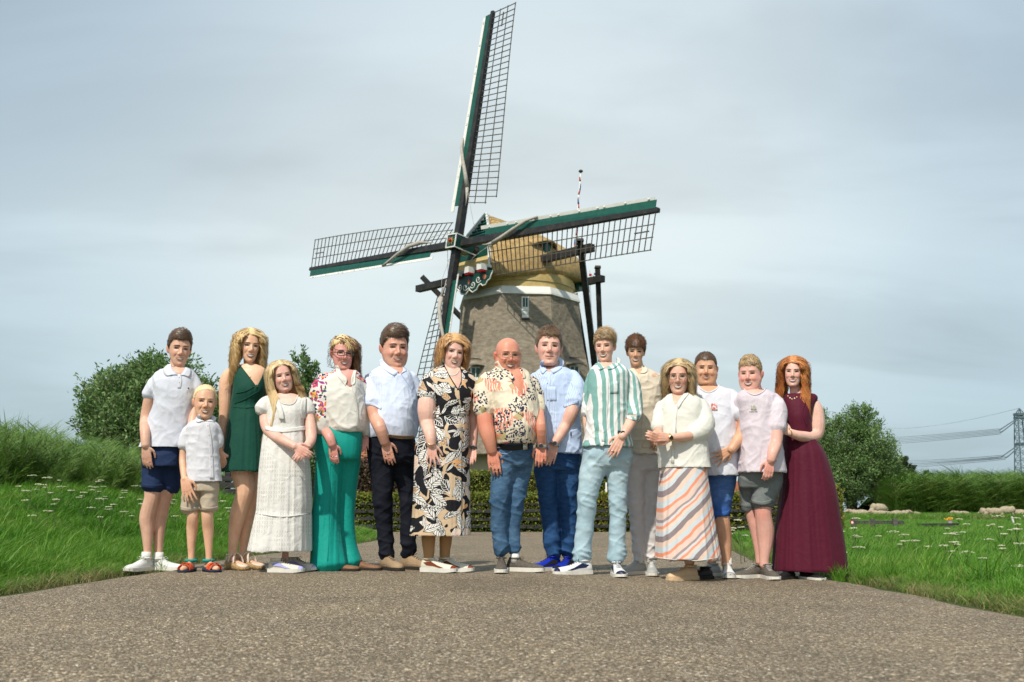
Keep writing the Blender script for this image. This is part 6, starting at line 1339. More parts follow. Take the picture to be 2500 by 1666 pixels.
C_turq = mat('turquoise_strap', (.01, .28, .24), .7, .1); C_coral = mat('coral_strap', (.65, .09, .03), .7, .1); C_dnavy = mat('navy_sole', (.02, .03, .06), .8, .1); C_jute = mat('jute_sole', (.42, .28, .13), .9, .25, 60, bump=.6, bscale=120); C_canv = mat('cream_canvas', (.66, .56, .47), .85, .05); C_lav = mat('lavender_mesh', (.36, .36, .66), .8, .1); C_crm = mat('cream_leather', (.66, .62, .52), .6, .06); C_rust = mat('rust_suede', (.17, .04, .015), .9, .2); C_taupe = mat('taupe_knit', (.11, .095, .08), .9, .2, 60, bump=.3, bscale=150); C_bl = mat('blue_leather', (.01, .03, .42), .4, .1); C_nv = mat('navy_leather', (.010, .016, .06), .4, .1); C_gl = mat('grey_leather', (.38, .39, .38), .5, .08); C_wl = mat('white_leather', (.72, .72, .72), .45, .05); C_beigel = mat('beige_leather', (.60, .43, .26), .45, .06); C_black2 = mat('black_fabric', (.012, .012, .014), .9, .1)
def hipblend(p, S, rows, A_, B_):
    rows = [list(r) for r in rows]; r0 = (A_[0][3] + B_[0][3]) / 2 * p.mp; rows[-1][3] = min(rows[-1][3], r0 * 1.12); rows[-2][3] = min(rows[-2][3], (rows[-2][3] + r0 * 1.2) / 2)
    v = rows[-1][0]; rows.append([v + 14, rows[-1][1] + 4, rows[-1][2] - 4, r0 * .95]); p.rows(S, rows)
    for T_ in (A_, B_):
        a = T_[0]; ext = [(a[0] + (a[0] - (rows[0][1] + rows[0][2]) / 2) * -.12, a[1] - 38, a[2] * .5, a[3] * .96)] + [list(q) for q in T_]; l = ext[-1]; ext[-1] = (l[0], l[1] + 4, l[2], l[3]); p.tube(S, ext, n=16)
        bl = Solid(); p.tube(p.blk, T_)
def legs(p, L_, R_, k=1.0, thin=False):
    for pts in (L_, R_): p.tube(p.B, pts, k=.72 if thin else k)
def _trousers(p, name, material, hips, L_, R_, fold=('pants', 1.0), voxel=.0085):
    S = Solid(); p.rows(S, hips)
    for pts in (L_, R_): p.tube(S, pts, n=16)
    legs(p, L_, R_, thin=True); return p.garment(name, S, material, fold, voxel)
def shirt(p, name, material, rows, sleeves=(), fold=('shirt', 1.0), cut=None, bodyshrink=.012, bt=-.012, bodyrows=None, voxel=.0085, smooth=5):
    S = Solid(); p.rows(S, rows)
    for sl_ in sleeves: p.tube(S, sl_, n=16)
    br = bodyrows or [r if i < 3 else (r[0], r[1] + 5, r[2] - 5, r[3] - .020) for i, r in enumerate(rows[:-1])]
    p.rows(p.B, br, shrink=bodyshrink, dt=bt); p._sh = (name, S, material, fold, voxel, cut, smooth)
def do_shirt(p, label=None): n, S, m, f_, vx, c, sm = p._sh; return p.garment(n, S, m, f_, vx, c, sm, label)

# 1 man in a white polo shirt and navy shorts
p = Person('man in white polo shirt and navy shorts, leftmost of the family', 7.35, 392, (.60, .36, .26)); p.hands = [(360, 1125)]
p.head(438, 803, 893, yaw=8, roll=3, hairh=.034, jaw=1.02); p.neck(431, 912, 18)
shirt(p, 'polo_shirt', C_poloW, [(898, 408, 458, .06), (906, 388, 472, .085), (918, 377, 480, .10), (940, 376, 480, .12), (980, 378, 478, .125), (1020, 365, 472, .12), (1060, 354, 465, .12), (1095, 341, 456, .135)], [[(392, 922, 0, 15), (376, 942, 0, 18), (363, 966, 0, 18.5)], [(468, 922, 0, 14), (478, 945, 0, 16), (480, 975, .02, 16)]], ('shirt', .65), [(416, 889), (422, 902), (437, 917), (447, 904), (453, 890)], bodyshrink=.007, bt=-.004)
p.limb([(380, 928, 0, 16), (366, 965, 0, 15), (355, 1025, 0, 13), (354, 1055, 0, 12), (355, 1090, 0, 9.5)]); p.hand((355, 1090, -.01), (361, 1148, -.01), 1, .35, .05, .95)
p.limb([(470, 930, 0, 14), (478, 975, .03, 13), (470, 1035, .06, 12), (458, 1085, .08, 9)]); p.hand((458, 1085, .08), (452, 1135, .1), -1, .4)
sh = [(376, 1110, 0, 30), (375, 1150, 0, 28), (374, 1190, -.01, 27)]; sh2 = [(412, 1115, .05, 30), (415, 1150, .06, 26), (418, 1194, .06, 22)]
S = Solid(); p.rows(S, [(1072, 350, 450, .095), (1105, 348, 447, .11), (1140, 348, 445, .12)]); p.tube(S, sh, n=16); p.tube(S, sh2, n=16)
legs(p, [(380, 1110, 0, 24), (374, 1180, 0, 22), (371, 1217, -.01, 18.5), (360, 1262, .01, 19), (360, 1300, .01, 14.5), (361, 1345, .01, 10), (361, 1365, .01, 10.5)], [(410, 1110, .06, 24), (412, 1180, .06, 21), (401, 1219, .06, 17), (391, 1262, .08, 17.5), (388, 1300, .08, 13.5), (387, 1348, .08, 10), (387, 1366, .08, 10)])
p.finish_body(); do_shirt(p); p.garment('shorts', S, C_navy, ('pants', .7))
p.face(B_dk, .9, .6, .5, brow_th=1.2); p.hair(H_brown, 'short', th=.007, top=.016, hairline=.057, quiff=.045, sweep=(.3, -.5, .5), len=.028, temple=.010)
p.strip('collar', [(409, 890), (398, 903), (406, 918), (425, 913)], [(417, 889), (420, 900), (430, 910), (434, 916)], C_poloW, .007, .003); p.strip('collar', [(459, 898), (467, 905), (462, 921), (450, 914)], [(455, 897), (453, 903), (446, 912), (440, 917)], C_poloW, .007, .003)
p.strip('placket', [(432, 914), (436, 930), (433, 948)], [(441, 914), (444, 930), (441, 948)], C_poloW, .003, .0015); [p.dot('button', 437.5, v, .0045, M_btn) for v in (922, 935)]; p.dot('chest_logo', 460, 948, .006, C_navy)
p.watch(354, 1082, -.005, 12, (0, 0, 1), C_black2, False, .014); p.strip('hem_cuff', [(349, 1180), (374, 1184), (402, 1181)], [(349, 1190), (374, 1194), (402, 1191)], C_navy, .005, .004)
p.shoe(357, 0, -18, C_wl, laces=M_white, L=.27, hgt=.075, sock=M_white); p.shoe(387, .07, 68, C_wl, laces=M_white, L=.28, hgt=.07, sock=M_white)

# 2 child in a white linen shirt and sand shorts
p = Person('small blond child in white button shirt, sand shorts and coral sandals', 7.25, 487, (.62, .37, .24)); p.hands = [(458, 1195)]
p.head(500, 940, 1022, yaw=6, roll=2, hairh=.010, fat=.4, child=True); p.neck(500, 1030, 12)
shirt(p, 'shirt', C_linW, [(1024, 484, 518, .045), (1030, 466, 528, .062), (1042, 456, 534, .075), (1080, 457, 532, .085), (1120, 458, 534, .09), (1150, 457, 537, .095), (1178, 453, 541, .10)], [[(468, 1042, 0, 12), (455, 1060, 0, 14), (448, 1090, 0, 15)], [(524, 1040, 0, 11), (533, 1062, .02, 11), (535, 1085, .03, 11)]], ('linen', .7), [(490, 1016), (494, 1024), (502, 1033), (510, 1024), (514, 1016)], bodyshrink=.006, bt=-.004)
p.limb([(460, 1045, 0, 11), (449, 1090, 0, 9.5), (446, 1127, -.01, 8.5), (450, 1172, -.03, 7)]); p.hand((450, 1170, -.03), (461, 1214, -.06), 1, .3, .35, 1.0)
p.limb([(527, 1048, .01, 9), (534, 1085, .05, 8), (538, 1108, .09, 6.8)], 1); p.later.append(lambda: p._hand((538, 1105, .09), (545, 1142, .12), 1, .8, .03, .9))
S = Solid(); p.rows(S, [(1150, 459, 532, .07), (1172, 450, 532, .078), (1200, 443, 533, .088)]); A_ = [(466, 1195, 0, 21), (465, 1220, 0, 22.5), (464, 1245, 0, 23)]; B_ = [(510, 1195, 0, 21), (510, 1220, 0, 21.5), (510, 1243, 0, 21.5)]; p.tube(S, A_); p.tube(S, B_)
legs(p, [(468, 1180, 0, 18), (470, 1235, 0, 16), (471, 1262, -.01, 14), (469, 1290, .01, 13.5), (467, 1325, .01, 10), (467, 1352, .01, 8), (467, 1368, .01, 8)], [(508, 1180, 0, 18), (507, 1235, 0, 16), (506, 1262, -.01, 14), (508, 1290, .01, 13.5), (509, 1325, .01, 10), (510, 1352, .01, 8), (510, 1368, .01, 8)])
SA = p.shoe(467, .02, -4, C_turq, C_dnavy, .20, 'sandal', C_coral, foot=.012, hgt=.07); p.shoe(510, .02, 40, C_turq, C_dnavy, .20, 'sandal', C_coral, foot=.012, hgt=.07)
p.finish_body(.0046); do_shirt(p); p.garment('shorts', S, C_sand, ('linen', .6))
p.face(B_lt, 1.05, .85, .42, brow_th=.7); p.hair(H_pale, 'swept', th=.004, top=.005, hairline=.086, side=.012, nape=-.03, sweep=(.05, 1, .35), len=.022, lift=.0, allsweep=1, hug=.1, tail=True, n=500)
p.strip('collar', [(483, 1013), (477, 1022), (480, 1031), (492, 1029)], [(489, 1013), (490, 1020), (495, 1025), (499, 1029)], C_linW, .007, .003); p.strip('collar', [(519, 1014), (527, 1020), (524, 1030), (511, 1028)], [(514, 1014), (513, 1020), (508, 1025), (502, 1029)], C_linW, .007, .003)
p.strip('placket', [(500, 1030), (508, 1080), (511, 1130), (512, 1170)], [(510, 1030), (518, 1080), (521, 1130), (523, 1170)], C_linW, .003, .0015); [p.dot('button', u, v, .005, M_btn) for u, v in ((507, 1040), (510, 1063), (513, 1088), (515, 1114), (516, 1140))]
for c in (([(441, 1236), (464, 1240), (488, 1236)], [(441, 1246), (464, 1250), (488, 1246)]), ([(489, 1235), (510, 1240), (533, 1236)], [(489, 1246), (510, 1250), (533, 1246)])): p.strip('hem_cuff', c[0], c[1], C_sand, .005, .004)

# 3 woman in a green wrap dress
p = Person('woman with golden curls in a short sleeveless dark green wrap dress', 7.5, 592, (.68, .42, .28), .5); p.hands = [(543, 1110)]
p.head(610, 803, 884, yaw=8, roll=3, hairh=.016, jaw=.93, hw=.97); p.neck(611, 905, 14.5)
shirt(p, 'dress', C_green, [(897, 574, 644, .055), (906, 568, 650, .075), (925, 569, 650, .10), (955, 570, 648, .12), (978, 566, 640, .105), (992, 564, 638, .10), (1020, 561, 642, .115), (1070, 555, 648, .14), (1110, 549, 650, .155), (1153, 542, 653, .165)], (), ('skirt', .45), [(583, 888), (604, 915), (627, 947), (640, 920), (648, 895), (620, 880)], bodyrows=[(890, 590, 632, .045), (898, 572, 646, .055), (906, 566, 652, .07), (925, 568, 652, .088), (955, 571, 647, .105), (992, 568, 634, .085), (1060, 560, 640, .12), (1120, 560, 640, .12)], bodyshrink=.004, bt=.0)
p.limb([(566, 908, 0, 14), (555, 925, 0, 17.5), (551, 955, 0, 17), (549, 1005, 0, 14), (544, 1045, 0, 11.5), (542, 1090, 0, 8)], 0, 1); p.hand((542, 1088, 0), (541, 1135, 0), 1, .75, .02, .92)
p.limb([(648, 910, 0, 13), (656, 930, .03, 14), (658, 980, .06, 12), (650, 1040, .1, 10)], 0, 1)
legs(p, [(590, 1120, 0, 30), (592, 1155, 0, 28), (598, 1198, -.02, 22), (588, 1235, .0, 20.5), (580, 1262, .01, 20), (572, 1305, .01, 14), (568, 1345, .01, 10.5), (567, 1362, .01, 11)], [(628, 1120, .07, 24), (626, 1165, .08, 21), (618, 1208, .07, 18), (604, 1262, .1, 17), (597, 1305, .1, 13), (593, 1345, .1, 10), (592, 1362, .1, 10)])
p.shoe(566, .01, 48, C_canv, C_jute, .255, 'espadrille', foot=.045, hgt=.075); p.shoe(594, .1, 62, C_canv, C_jute, .255, 'espadrille', foot=.045, hgt=.075)
p.finish_body(); do_shirt(p); p.face(B_md, 1.2, 1.1, .6, brow_th=.9)
p.hair(H_blond, 'curly', th=.006, top=.014, hairline=.076, side=.02, len=.34, amp=.013, freq=62, n=760, front=.06, flare=.45, wide=1.15, part=-.006, nape=-.06, rad=.0034)
p.line('neckline', [(583, 889), (604, 916), (627, 947)], .0048, C_green, .002); p.line('neckline', [(648, 896), (641, 920), (627, 947)], .0048, C_green, .002); p.line('waist_seam', [(565, 993), (600, 996), (639, 992)], .0035, C_green, .002); [p.line('pleat', q, .003, C_green, .003) for q in ([(576, 960), (600, 955), (628, 940)], [(572, 985), (598, 975), (632, 955)])]
for sg in (-1, 1): m = MB(); c = p.HL(sg * .078, 0, -.045); m.ball(c, .0055, 8, 6); m.ball(c - Vector((0, 0, .016)), .007, 8, 6); m.build('earring', M_pearl, p.T, True)
p.dot('pendant', 611, 920, .005, M_goldj)

# 4 girl in white lace
p = Person('girl with long straight pale blond hair in a long white lace dress, hands clasped', 7.3, 690, (.66, .40, .32), .7); p.hands = [(735, 1105), (649, 1000)]
p.head(688, 880, 957, yaw=10, roll=-13, hairh=.012, fat=.5, jaw=1.03); p.neck(692, 972, 15)
shirt(p, 'dress', C_lace, [(968, 662, 736, .055), (976, 652, 748, .08), (992, 650, 750, .105), (1012, 653, 748, .125), (1040, 648, 745, .125), (1052, 646, 746, .13), (1085, 640, 750, .15), (1150, 633, 756, .18), (1230, 628, 759, .20), (1252, 626, 757, .205), (1262, 624, 758, .215), (1300, 616, 758, .23), (1346, 608, 758, .25)], [[(666, 974, 0, 12), (652, 986, -.01, 20), (642, 1002, -.02, 23)], [(742, 976, 0, 11), (750, 990, .0, 16), (753, 1008, .0, 17)]], ('skirt', .55), [(672, 958), (690, 985), (716, 986), (730, 958)], bodyrows=[(962, 675, 722, .045), (970, 662, 738, .055), (978, 655, 748, .07), (995, 652, 748, .09), (1012, 655, 746, .105), (1040, 650, 740, .10), (1200, 655, 740, .12), (1330, 660, 735, .10)], bodyshrink=.003, bt=0)
p.limb([(655, 985, 0, 15), (648, 1005, 0, 16.5), (652, 1040, -.06, 15.5), (668, 1062, -.12, 13.5), (700, 1080, -.19, 11.5), (722, 1092, -.22, 9)]); p.hand((718, 1090, -.22), (752, 1112, -.24), 1, .55, .05, .88, tcurl=.2)
p.limb([(746, 988, 0, 13), (754, 1010, .0, 14), (759, 1055, -.04, 14), (758, 1078, -.10, 12), (748, 1092, -.18, 10)]); p.hand((752, 1088, -.19), (722, 1122, -.25), -1, .6, .05, .88, tcurl=.2)
p.limb([(700, 1320, 0, 12), (697, 1350, 0, 9), (696, 1366, 0, 9)])
p.finish_body(); do_shirt(p); p.face(B_lt, 1.1, .8, .45, brow_th=.6)
p.hair(H_pale, 'wavy', th=.004, top=.008, hairline=.078, side=.02, len=.50, amp=.006, freq=22, n=760, flare=.50, front=.125, wide=.9, part=0, nape=-.06, rad=.0032)
for q in ([(672, 959), (688, 984), (716, 986), (731, 958)],): p.line('neckline', q, .0048, C_lace, .002)
for A_, B_ in (([(668, 975), (676, 1000), (682, 1025)], [(680, 974), (690, 1000), (694, 1025)]), ([(738, 968), (733, 1000), (738, 1025)], [(748, 972), (746, 1000), (746, 1022)])): p.strip('ruffle', A_, B_, C_lace, .014, .004)
p.strip('waistband', [(648, 1040), (690, 1046), (745, 1040)], [(647, 1050), (690, 1056), (746, 1050)], C_lace, .004); p.line('tier_seam', [(627, 1254), (690, 1262), (757, 1254)], .004, C_lace, .003)
p.shoe(675, -.14, 76, C_crm, laces=C_black2, L=.26, accent=C_lav, hgt=.075); p.shoe(716, .10, 70, C_crm, laces=C_black2, L=.25, accent=C_lav, hgt=.075)

# 5 woman in embroidered blouse and teal trousers
p = Person('woman in embroidered white blouse and wide teal trousers, with black glasses', 7.45, 820, (.62, .30, .25), .6); p.hands = [(812, 1105), (888, 1100)]
p.head(836, 822, 903, yaw=12, roll=2, hairh=.012, fat=.5, jaw=1.02); p.neck(842, 920, 19)
shirt(p, 'blouse', C_emb, [(905, 818, 872, .06), (915, 802, 880, .085), (930, 785, 882, .11), (958, 780, 886, .135), (995, 786, 891, .145), (1025, 796, 893, .145), (1044, 802, 890, .14), (1056, 806, 886, .13)], [[(798, 925, 0, 19), (784, 955, -.02, 26), (780, 1000, -.04, 28), (786, 1035, -.06, 27), (795, 1052, -.07, 18)], [(876, 930, .03, 14), (888, 965, .06, 15), (895, 1030, .08, 15), (893, 1060, .08, 12)]], ('shirt', 1.0), [(828, 893), (842, 935), (856, 947), (866, 925), (864, 898)], bodyshrink=.008, bt=-.005)
p.limb([(792, 935, 0, 16), (783, 1000, -.03, 14), (792, 1045, -.06, 12.5), (804, 1066, -.08, 12), (812, 1088, -.1, 10)]); p.hand((811, 1084, -.1), (817, 1130, -.11), 1, .45, .02, .88)
p.limb([(880, 940, .05, 12), (893, 1030, .08, 11), (893, 1070, .08, 9)]); p.hand((893, 1066, .08), (884, 1118, .08), -1, .6, .1, .85)
A_ = [(807, 1085, 0, 38), (805, 1127, 0, 35), (798, 1205, 0, 32), (794, 1270, 0, 34), (797, 1330, -.01, 38), (801, 1378, -.02, 45)]; B_ = [(850, 1085, .05, 33), (850, 1125, .07, 31), (846, 1205, .1, 24), (845, 1270, .1, 20), (849, 1330, .1, 20), (857, 1372, .09, 27)]
S = Solid(); hipblend(p, S, [(1040, 800, 882, .10), (1058, 782, 884, .12), (1085, 772, 884, .13), (1110, 770, 882, .13)], A_, B_); legs(p, A_[:-1], B_[:-1], thin=True)
p.finish_body(); do_shirt(p); p.garment('trousers', S, C_teal, ('skirt', .34), smooth=12); p.face(B_md, 1.05, .75, .6, lipc=M_lip)
p.glasses(M_blackf, .0028, .0255, .0165, 3.2)
p.hair(H_curl, 'curly', th=.006, top=.006, hairline=.070, side=.012, len=.42, amp=.013, freq=70, n=640, wide=1.25, flare=.25, front=.07, one=1, rad=.0036, nape=-.04)
hk = p.hair(H_blond, 'wavy', th=.010, top=.012, hairline=.074, side=.04, fringe=1, len=.14, amp=.004, freq=30, n=300, wide=1.0, part=-.05, one=1, fwd=-.5, rad=.0032, nape=.05); hk.name = 'fringe'
for A_, B_ in (([(818, 893), (822, 915), (838, 935), (843, 942)], [(826, 893), (836, 912), (848, 926), (843, 940)]), ([(871, 905), (868, 918), (866, 935), (858, 942)], [(864, 903), (860, 915), (857, 926), (856, 938)])): p.strip('collar', A_, B_, C_cream, .007, .003)
p.strip('placket', [(852, 946), (866, 985), (870, 1050)], [(858, 946), (873, 985), (877, 1050)], C_cream, .003, .0015); p.dot('button', 868, 1004, .005, M_metal)
[p.line('ring', [(u - 3, 1115), (u + 3, 1115)], .0022, M_metal, .001) for u in (812, 822)]; p.line('crease', [(808, 1060), (806, 1200), (800, 1370)], .0025, C_teal, .001)
p.shoe(812, -.02, 80, M_leather, M_drub, .26, 'loafer0', hgt=.06, sole_h=.014); p.shoe(870, .1, 76, M_leather, M_drub, .25, 'loafer0', hgt=.06, sole_h=.014)

# 6 man in a checked shirt
p = Person('man in pale blue checked shirt, tan belt and near black trousers', 7.6, 958, (.60, .33, .24), .6); p.hands = [(946, 1115)]
p.head(963, 795, 897, yaw=15, roll=1, hairh=.032, fat=.9, jaw=1.05, hw=1.02); p.neck(950, 912, 24)
shirt(p, 'shirt', C_chk, [(897, 924, 985, .08), (906, 908, 1000, .11), (920, 900, 1008, .14), (948, 905, 1014, .16), (990, 914, 1020, .185), (1030, 901, 1021, .19), (1055, 897, 1018, .18), (1070, 902, 1012, .165)], [[(915, 922, 0, 20), (905, 948, -.04, 25), (911, 987, -.10, 25)], [(1000, 920, .02, 18), (1010, 950, .04, 20), (1014, 985, .04, 20)]], ('shirt', .8), [(940, 886), (958, 902), (976, 914), (983, 905), (985, 890)], bodyshrink=.007, bt=-.005)
p.limb([(912, 930, 0, 20), (911, 985, -.10, 20), (918, 1021, -.13, 17), (928, 1045, -.15, 14.5), (940, 1082, -.1, 11.5)]); p.hand((940, 1078, -.1), (954, 1137, -.13), 1, .35, .1, 1.05, tcurl=.1)
p.limb([(1005, 930, .03, 18), (1014, 985, .05, 16), (1012, 1040, .06, 13)])
A_ = [(930, 1110, 0, 35), (934, 1155, 0, 30), (933, 1195, -.01, 26), (934, 1225, -.01, 24), (938, 1280, .01, 20), (943, 1325, .01, 18), (945, 1350, .01, 17)]; B_ = [(982, 1105, .04, 31), (986, 1150, .05, 27), (992, 1195, .05, 20), (994, 1235, .05, 18), (996, 1290, .06, 18.5), (998, 1345, .07, 18)]
S = None; hips = [(1048, 906, 1008, .13), (1066, 899, 1012, .15), (1090, 896, 1013, .155), (1120, 899, 1014, .155)]
trs = Solid(); hipblend(p, trs, hips, A_, B_); legs(p, A_, B_, thin=True); p.finish_body(); do_shirt(p); p.garment('trousers', trs, C_black, ('pants', 1.3), smooth=9); p.face(B_dk, .9, .4, .45, brow_th=1.1)
p.hair(H_brown, 'short', th=.007, top=.018, hairline=.055, quiff=.040, sweep=(.5, -.4, .3), len=.028, temple=.012)
for A_, B_ in (([(926, 880), (930, 896), (962, 918)], [(932, 876), (948, 893), (974, 908)]), ([(983, 896), (985, 905), (978, 915)], [(989, 899), (992, 906), (982, 909)])): p.strip('collar', A_, B_, C_chk, .007, .003)
p.strip('belt', [(946, 1060), (980, 1064), (1010, 1064)], [(947, 1068), (980, 1072), (1010, 1072)], M_tanl, .005, .003); p.line('placket', [(978, 912), (1000, 945), (1017, 985), (1020, 1050)], .003, C_darkcuff, .002); p.line('ring', [(944, 1108), (952, 1109)], .0022, M_metal, .001)
p.strip('sleeve_hem', [(889, 983), (910, 984), (932, 995)], [(889, 988), (909, 990), (930, 1000)], C_chk, .004)
p.shoe(944, 0, 35, M_tanl, M_drub, .29, 'boot', hgt=.10, sole_h=.022, laces=M_drub); p.shoe(996, .07, 62, M_tanl, M_drub, .29, 'boot', hgt=.10, sole_h=.022, laces=M_drub)

# 7 woman in the leaf print dress
p = Person('woman in a long black, white and tan leaf print dress', 7.35, 1078, (.66, .41, .33), .6); p.hands = [(1055, 1110), (1152, 1115)]
p.head(1107, 818, 900, yaw=12, roll=9, hairh=.014, fat=.5, jaw=1.0); p.neck(1102, 915, 18)
shirt(p, 'dress', C_dress, [(893, 1072, 1124, .06), (905, 1056, 1138, .085), (922, 1048, 1146, .11), (955, 1055, 1152, .15), (985, 1058, 1150, .16), (1003, 1056, 1146, .15), (1022, 1050, 1144, .15), (1060, 1026, 1145, .19), (1100, 1014, 1146, .21), (1180, 1011, 1147, .21), (1260, 1007, 1148, .205), (1309, 1001, 1149, .205)], [[(1066, 915, 0, 20), (1050, 940, -.04, 26), (1045, 974, -.09, 27)], [(1138, 918, .03, 16), (1150, 945, .05, 18), (1153, 975, .06, 17)]], ('skirt', .35), [(1080, 884), (1098, 920), (1118, 952), (1128, 925), (1124, 895)], bodyrows=[(888, 1080, 1118, .05), (896, 1070, 1126, .058), (906, 1056, 1138, .08), (922, 1050, 1145, .10), (955, 1058, 1150, .14), (1000, 1060, 1142, .13), (1100, 1030, 1135, .17), (1280, 1030, 1130, .12)], bodyshrink=.004, bt=-.002)
p.limb([(1060, 925, 0, 19), (1045, 965, -.08, 23), (1042, 1000, -.11, 23), (1044, 1035, -.12, 18), (1050, 1062, -.18, 14), (1053, 1088, -.22, 10.5)]); p.hand((1053, 1084, -.22), (1057, 1137, -.25), 1, .18, .6, .95, tcurl=-.6)
p.limb([(1142, 928, .04, 15), (1154, 975, .06, 14), (1157, 1030, .06, 12), (1156, 1070, .04, 10.5), (1154, 1092, .03, 9.5)]); p.hand((1154, 1090, .03), (1150, 1142, .02), -1, .4, .02, .92)
SL = Solid(); A_ = [(1047, 1290, 0, 18.5), (1046, 1320, 0, 17), (1047, 1350, 0, 13.5), (1047, 1366, 0, 13)]; B_ = [(1089, 1290, .06, 17), (1088, 1320, .06, 15.5), (1086, 1350, .07, 13), (1086, 1364, .07, 13)]; p.tube(SL, A_); p.tube(SL, B_); legs(p, A_, B_, .8)
p.finish_body(); do_shirt(p); p.garment('stockings', SL, C_tights, ('none', .3)); p.face(B_lt, .55, .85, 1.1, teeth=True, brow_th=.6, gaze=.0)
p.hair(H_straw, 'curly', th=.012, top=.014, hairline=.070, side=.02, len=.19, amp=.010, freq=60, n=640, wide=.9, part=-.02, one=0, nape=-.06, rad=.0034)
p.line('neckline', [(1081, 886), (1098, 920), (1118, 952)], .0048, C_black2, .002); p.line('neckline', [(1124, 897), (1128, 925), (1119, 952)], .0048, C_black2, .002); p.line('necklace', [(1088, 904), (1100, 917), (1114, 914), (1120, 905)], .003, M_pearl, .002)
p.strip('waist_knot', [(1058, 1004), (1095, 1005), (1125, 1000), (1145, 1006)], [(1058, 1012), (1095, 1014), (1127, 1012), (1145, 1013)], C_dress, .006, .006); m = MB(); m.ball(p.onto(1128, 1005, .004), (.022, .015, .026), 10, 8); m.build('knot', C_dress, p.T, True); p.line('bracelet', [(1042, 1082), (1052, 1087), (1063, 1083)], .0028, M_goldj, .003); p.watch(1154, 1094, .03, 12, (0, 0, 1), M_metal)
p.shoe(1047, 0, 64, C_crm, laces=M_white, L=.285, accent=C_rust, hgt=.08, sole_h=.03); p.shoe(1086, .07, 70, C_crm, laces=M_white, L=.28, accent=C_rust, hgt=.08, sole_h=.03)

# 8 bald man
p = Person('bald man with glasses in cream, coral and navy print shirt and jeans', 7.4, 1240, (.60, .27, .18), .75); p.hands = [(1205, 1125), (1322, 1115), (1184, 1030)]
p.head(1240, 826, 911, yaw=12, roll=2, hairh=.002, fat=1.1, jaw=1.08, hw=1.05); p.neck(1246, 920, 24, .065)
shirt(p, 'shirt', C_haw, [(900, 1208, 1282, .065), (912, 1192, 1292, .09), (928, 1182, 1300, .125), (960, 1188, 1310, .17), (1000, 1203, 1314, .22), (1040, 1205, 1317, .24), (1066, 1207, 1313, .23), (1086, 1211, 1304, .205)], [[(1195, 925, 0, 21), (1183, 952, -.04, 27), (1182, 1003, -.08, 26)], [(1298, 930, .02, 16), (1310, 965, .03, 18), (1315, 1002, .0, 15)]], ('shirt', 1.0), [(1222, 895), (1252, 935), (1277, 968), (1274, 925), (1266, 892)], bodyshrink=.006, bt=-.006)
p.limb([(1195, 935, 0, 20), (1183, 1000, -.08, 21), (1186, 1040, -.10, 20), (1193, 1070, -.12, 17), (1202, 1104, -.1, 13)]); p.hand((1201, 1100, -.1), (1210, 1158, -.12), 1, .42, .02, 1.08, wid=1.12)
p.limb([(1300, 940, .02, 15), (1315, 1000, 0, 13.5), (1320, 1040, -.04, 12.5), (1323, 1088, -.1, 11)]); p.hand((1323, 1086, -.1), (1319, 1142, -.14), -1, .7, .02, 1.0, wid=1.1)
A_ = [(1234, 1120, 0, 31), (1226, 1165, 0, 27), (1221, 1200, -.01, 24), (1219, 1230, -.01, 22), (1218, 1285, .01, 20), (1222, 1325, .01, 17.5), (1224, 1348, .01, 16)]; B_ = [(1274, 1118, .04, 30), (1270, 1160, .05, 25), (1262, 1210, .05, 21), (1258, 1240, .05, 19), (1253, 1290, .06, 16), (1254, 1342, .07, 14.5)]
trs = Solid(); hipblend(p, trs, [(1072, 1216, 1300, .155), (1095, 1212, 1301, .16), (1125, 1207, 1299, .16)], A_, B_); legs(p, A_, B_, thin=True); p.finish_body(); do_shirt(p); p.garment('jeans', trs, C_jean1, ('pants', 1.3), smooth=9); p.face(B_md, 1.05, .8, .5, brow_th=.7)
p.glasses(M_goldf, .0017, .026, .017, 2.6)
for A_, B_ in (([(1208, 885), (1212, 903), (1240, 918), (1252, 930)], [(1216, 881), (1226, 897), (1246, 908), (1257, 925)]), ([(1274, 902), (1281, 912), (1283, 922), (1276, 925)], [(1266, 898), (1270, 908), (1275, 918), (1274, 923)])): p.strip('collar', A_, B_, C_haw, .007, .003)
p.line('shirt_front', [(1277, 968), (1284, 1000), (1288, 1040), (1285, 1082)], .0035, C_haw, .003); p.line('neckline', [(1224, 897), (1252, 935), (1277, 968), (1275, 925)], .0048, C_haw, .002)
p.strip('belt', [(1213, 1084), (1250, 1088), (1300, 1083)], [(1213, 1096), (1250, 1100), (1299, 1095)], M_blackl, .004, .003); p.strip('buckle', [(1277, 1083), (1288, 1082)], [(1277, 1099), (1288, 1098)], M_metal, .010, .003)
p.line('pocket_seam', [(1216, 1098), (1222, 1106), (1236, 1108), (1250, 1102)], .0016, C_darkcuff, .001); p.watch(1321, 1090, -.1, 13.5, (0, 0, 1), M_metal, True, .012); p.line('ring', [(1194, 1135), (1202, 1136)], .0022, M_metal, .001)
p.shoe(1224, 0, 0, C_taupe, M_rub, .29, hgt=.085, laces=C_taupe, sole_h=.03); p.shoe(1257, .06, 64, C_taupe, M_rub, .29, hgt=.08, laces=C_taupe, sole_h=.03, sock=M_white)

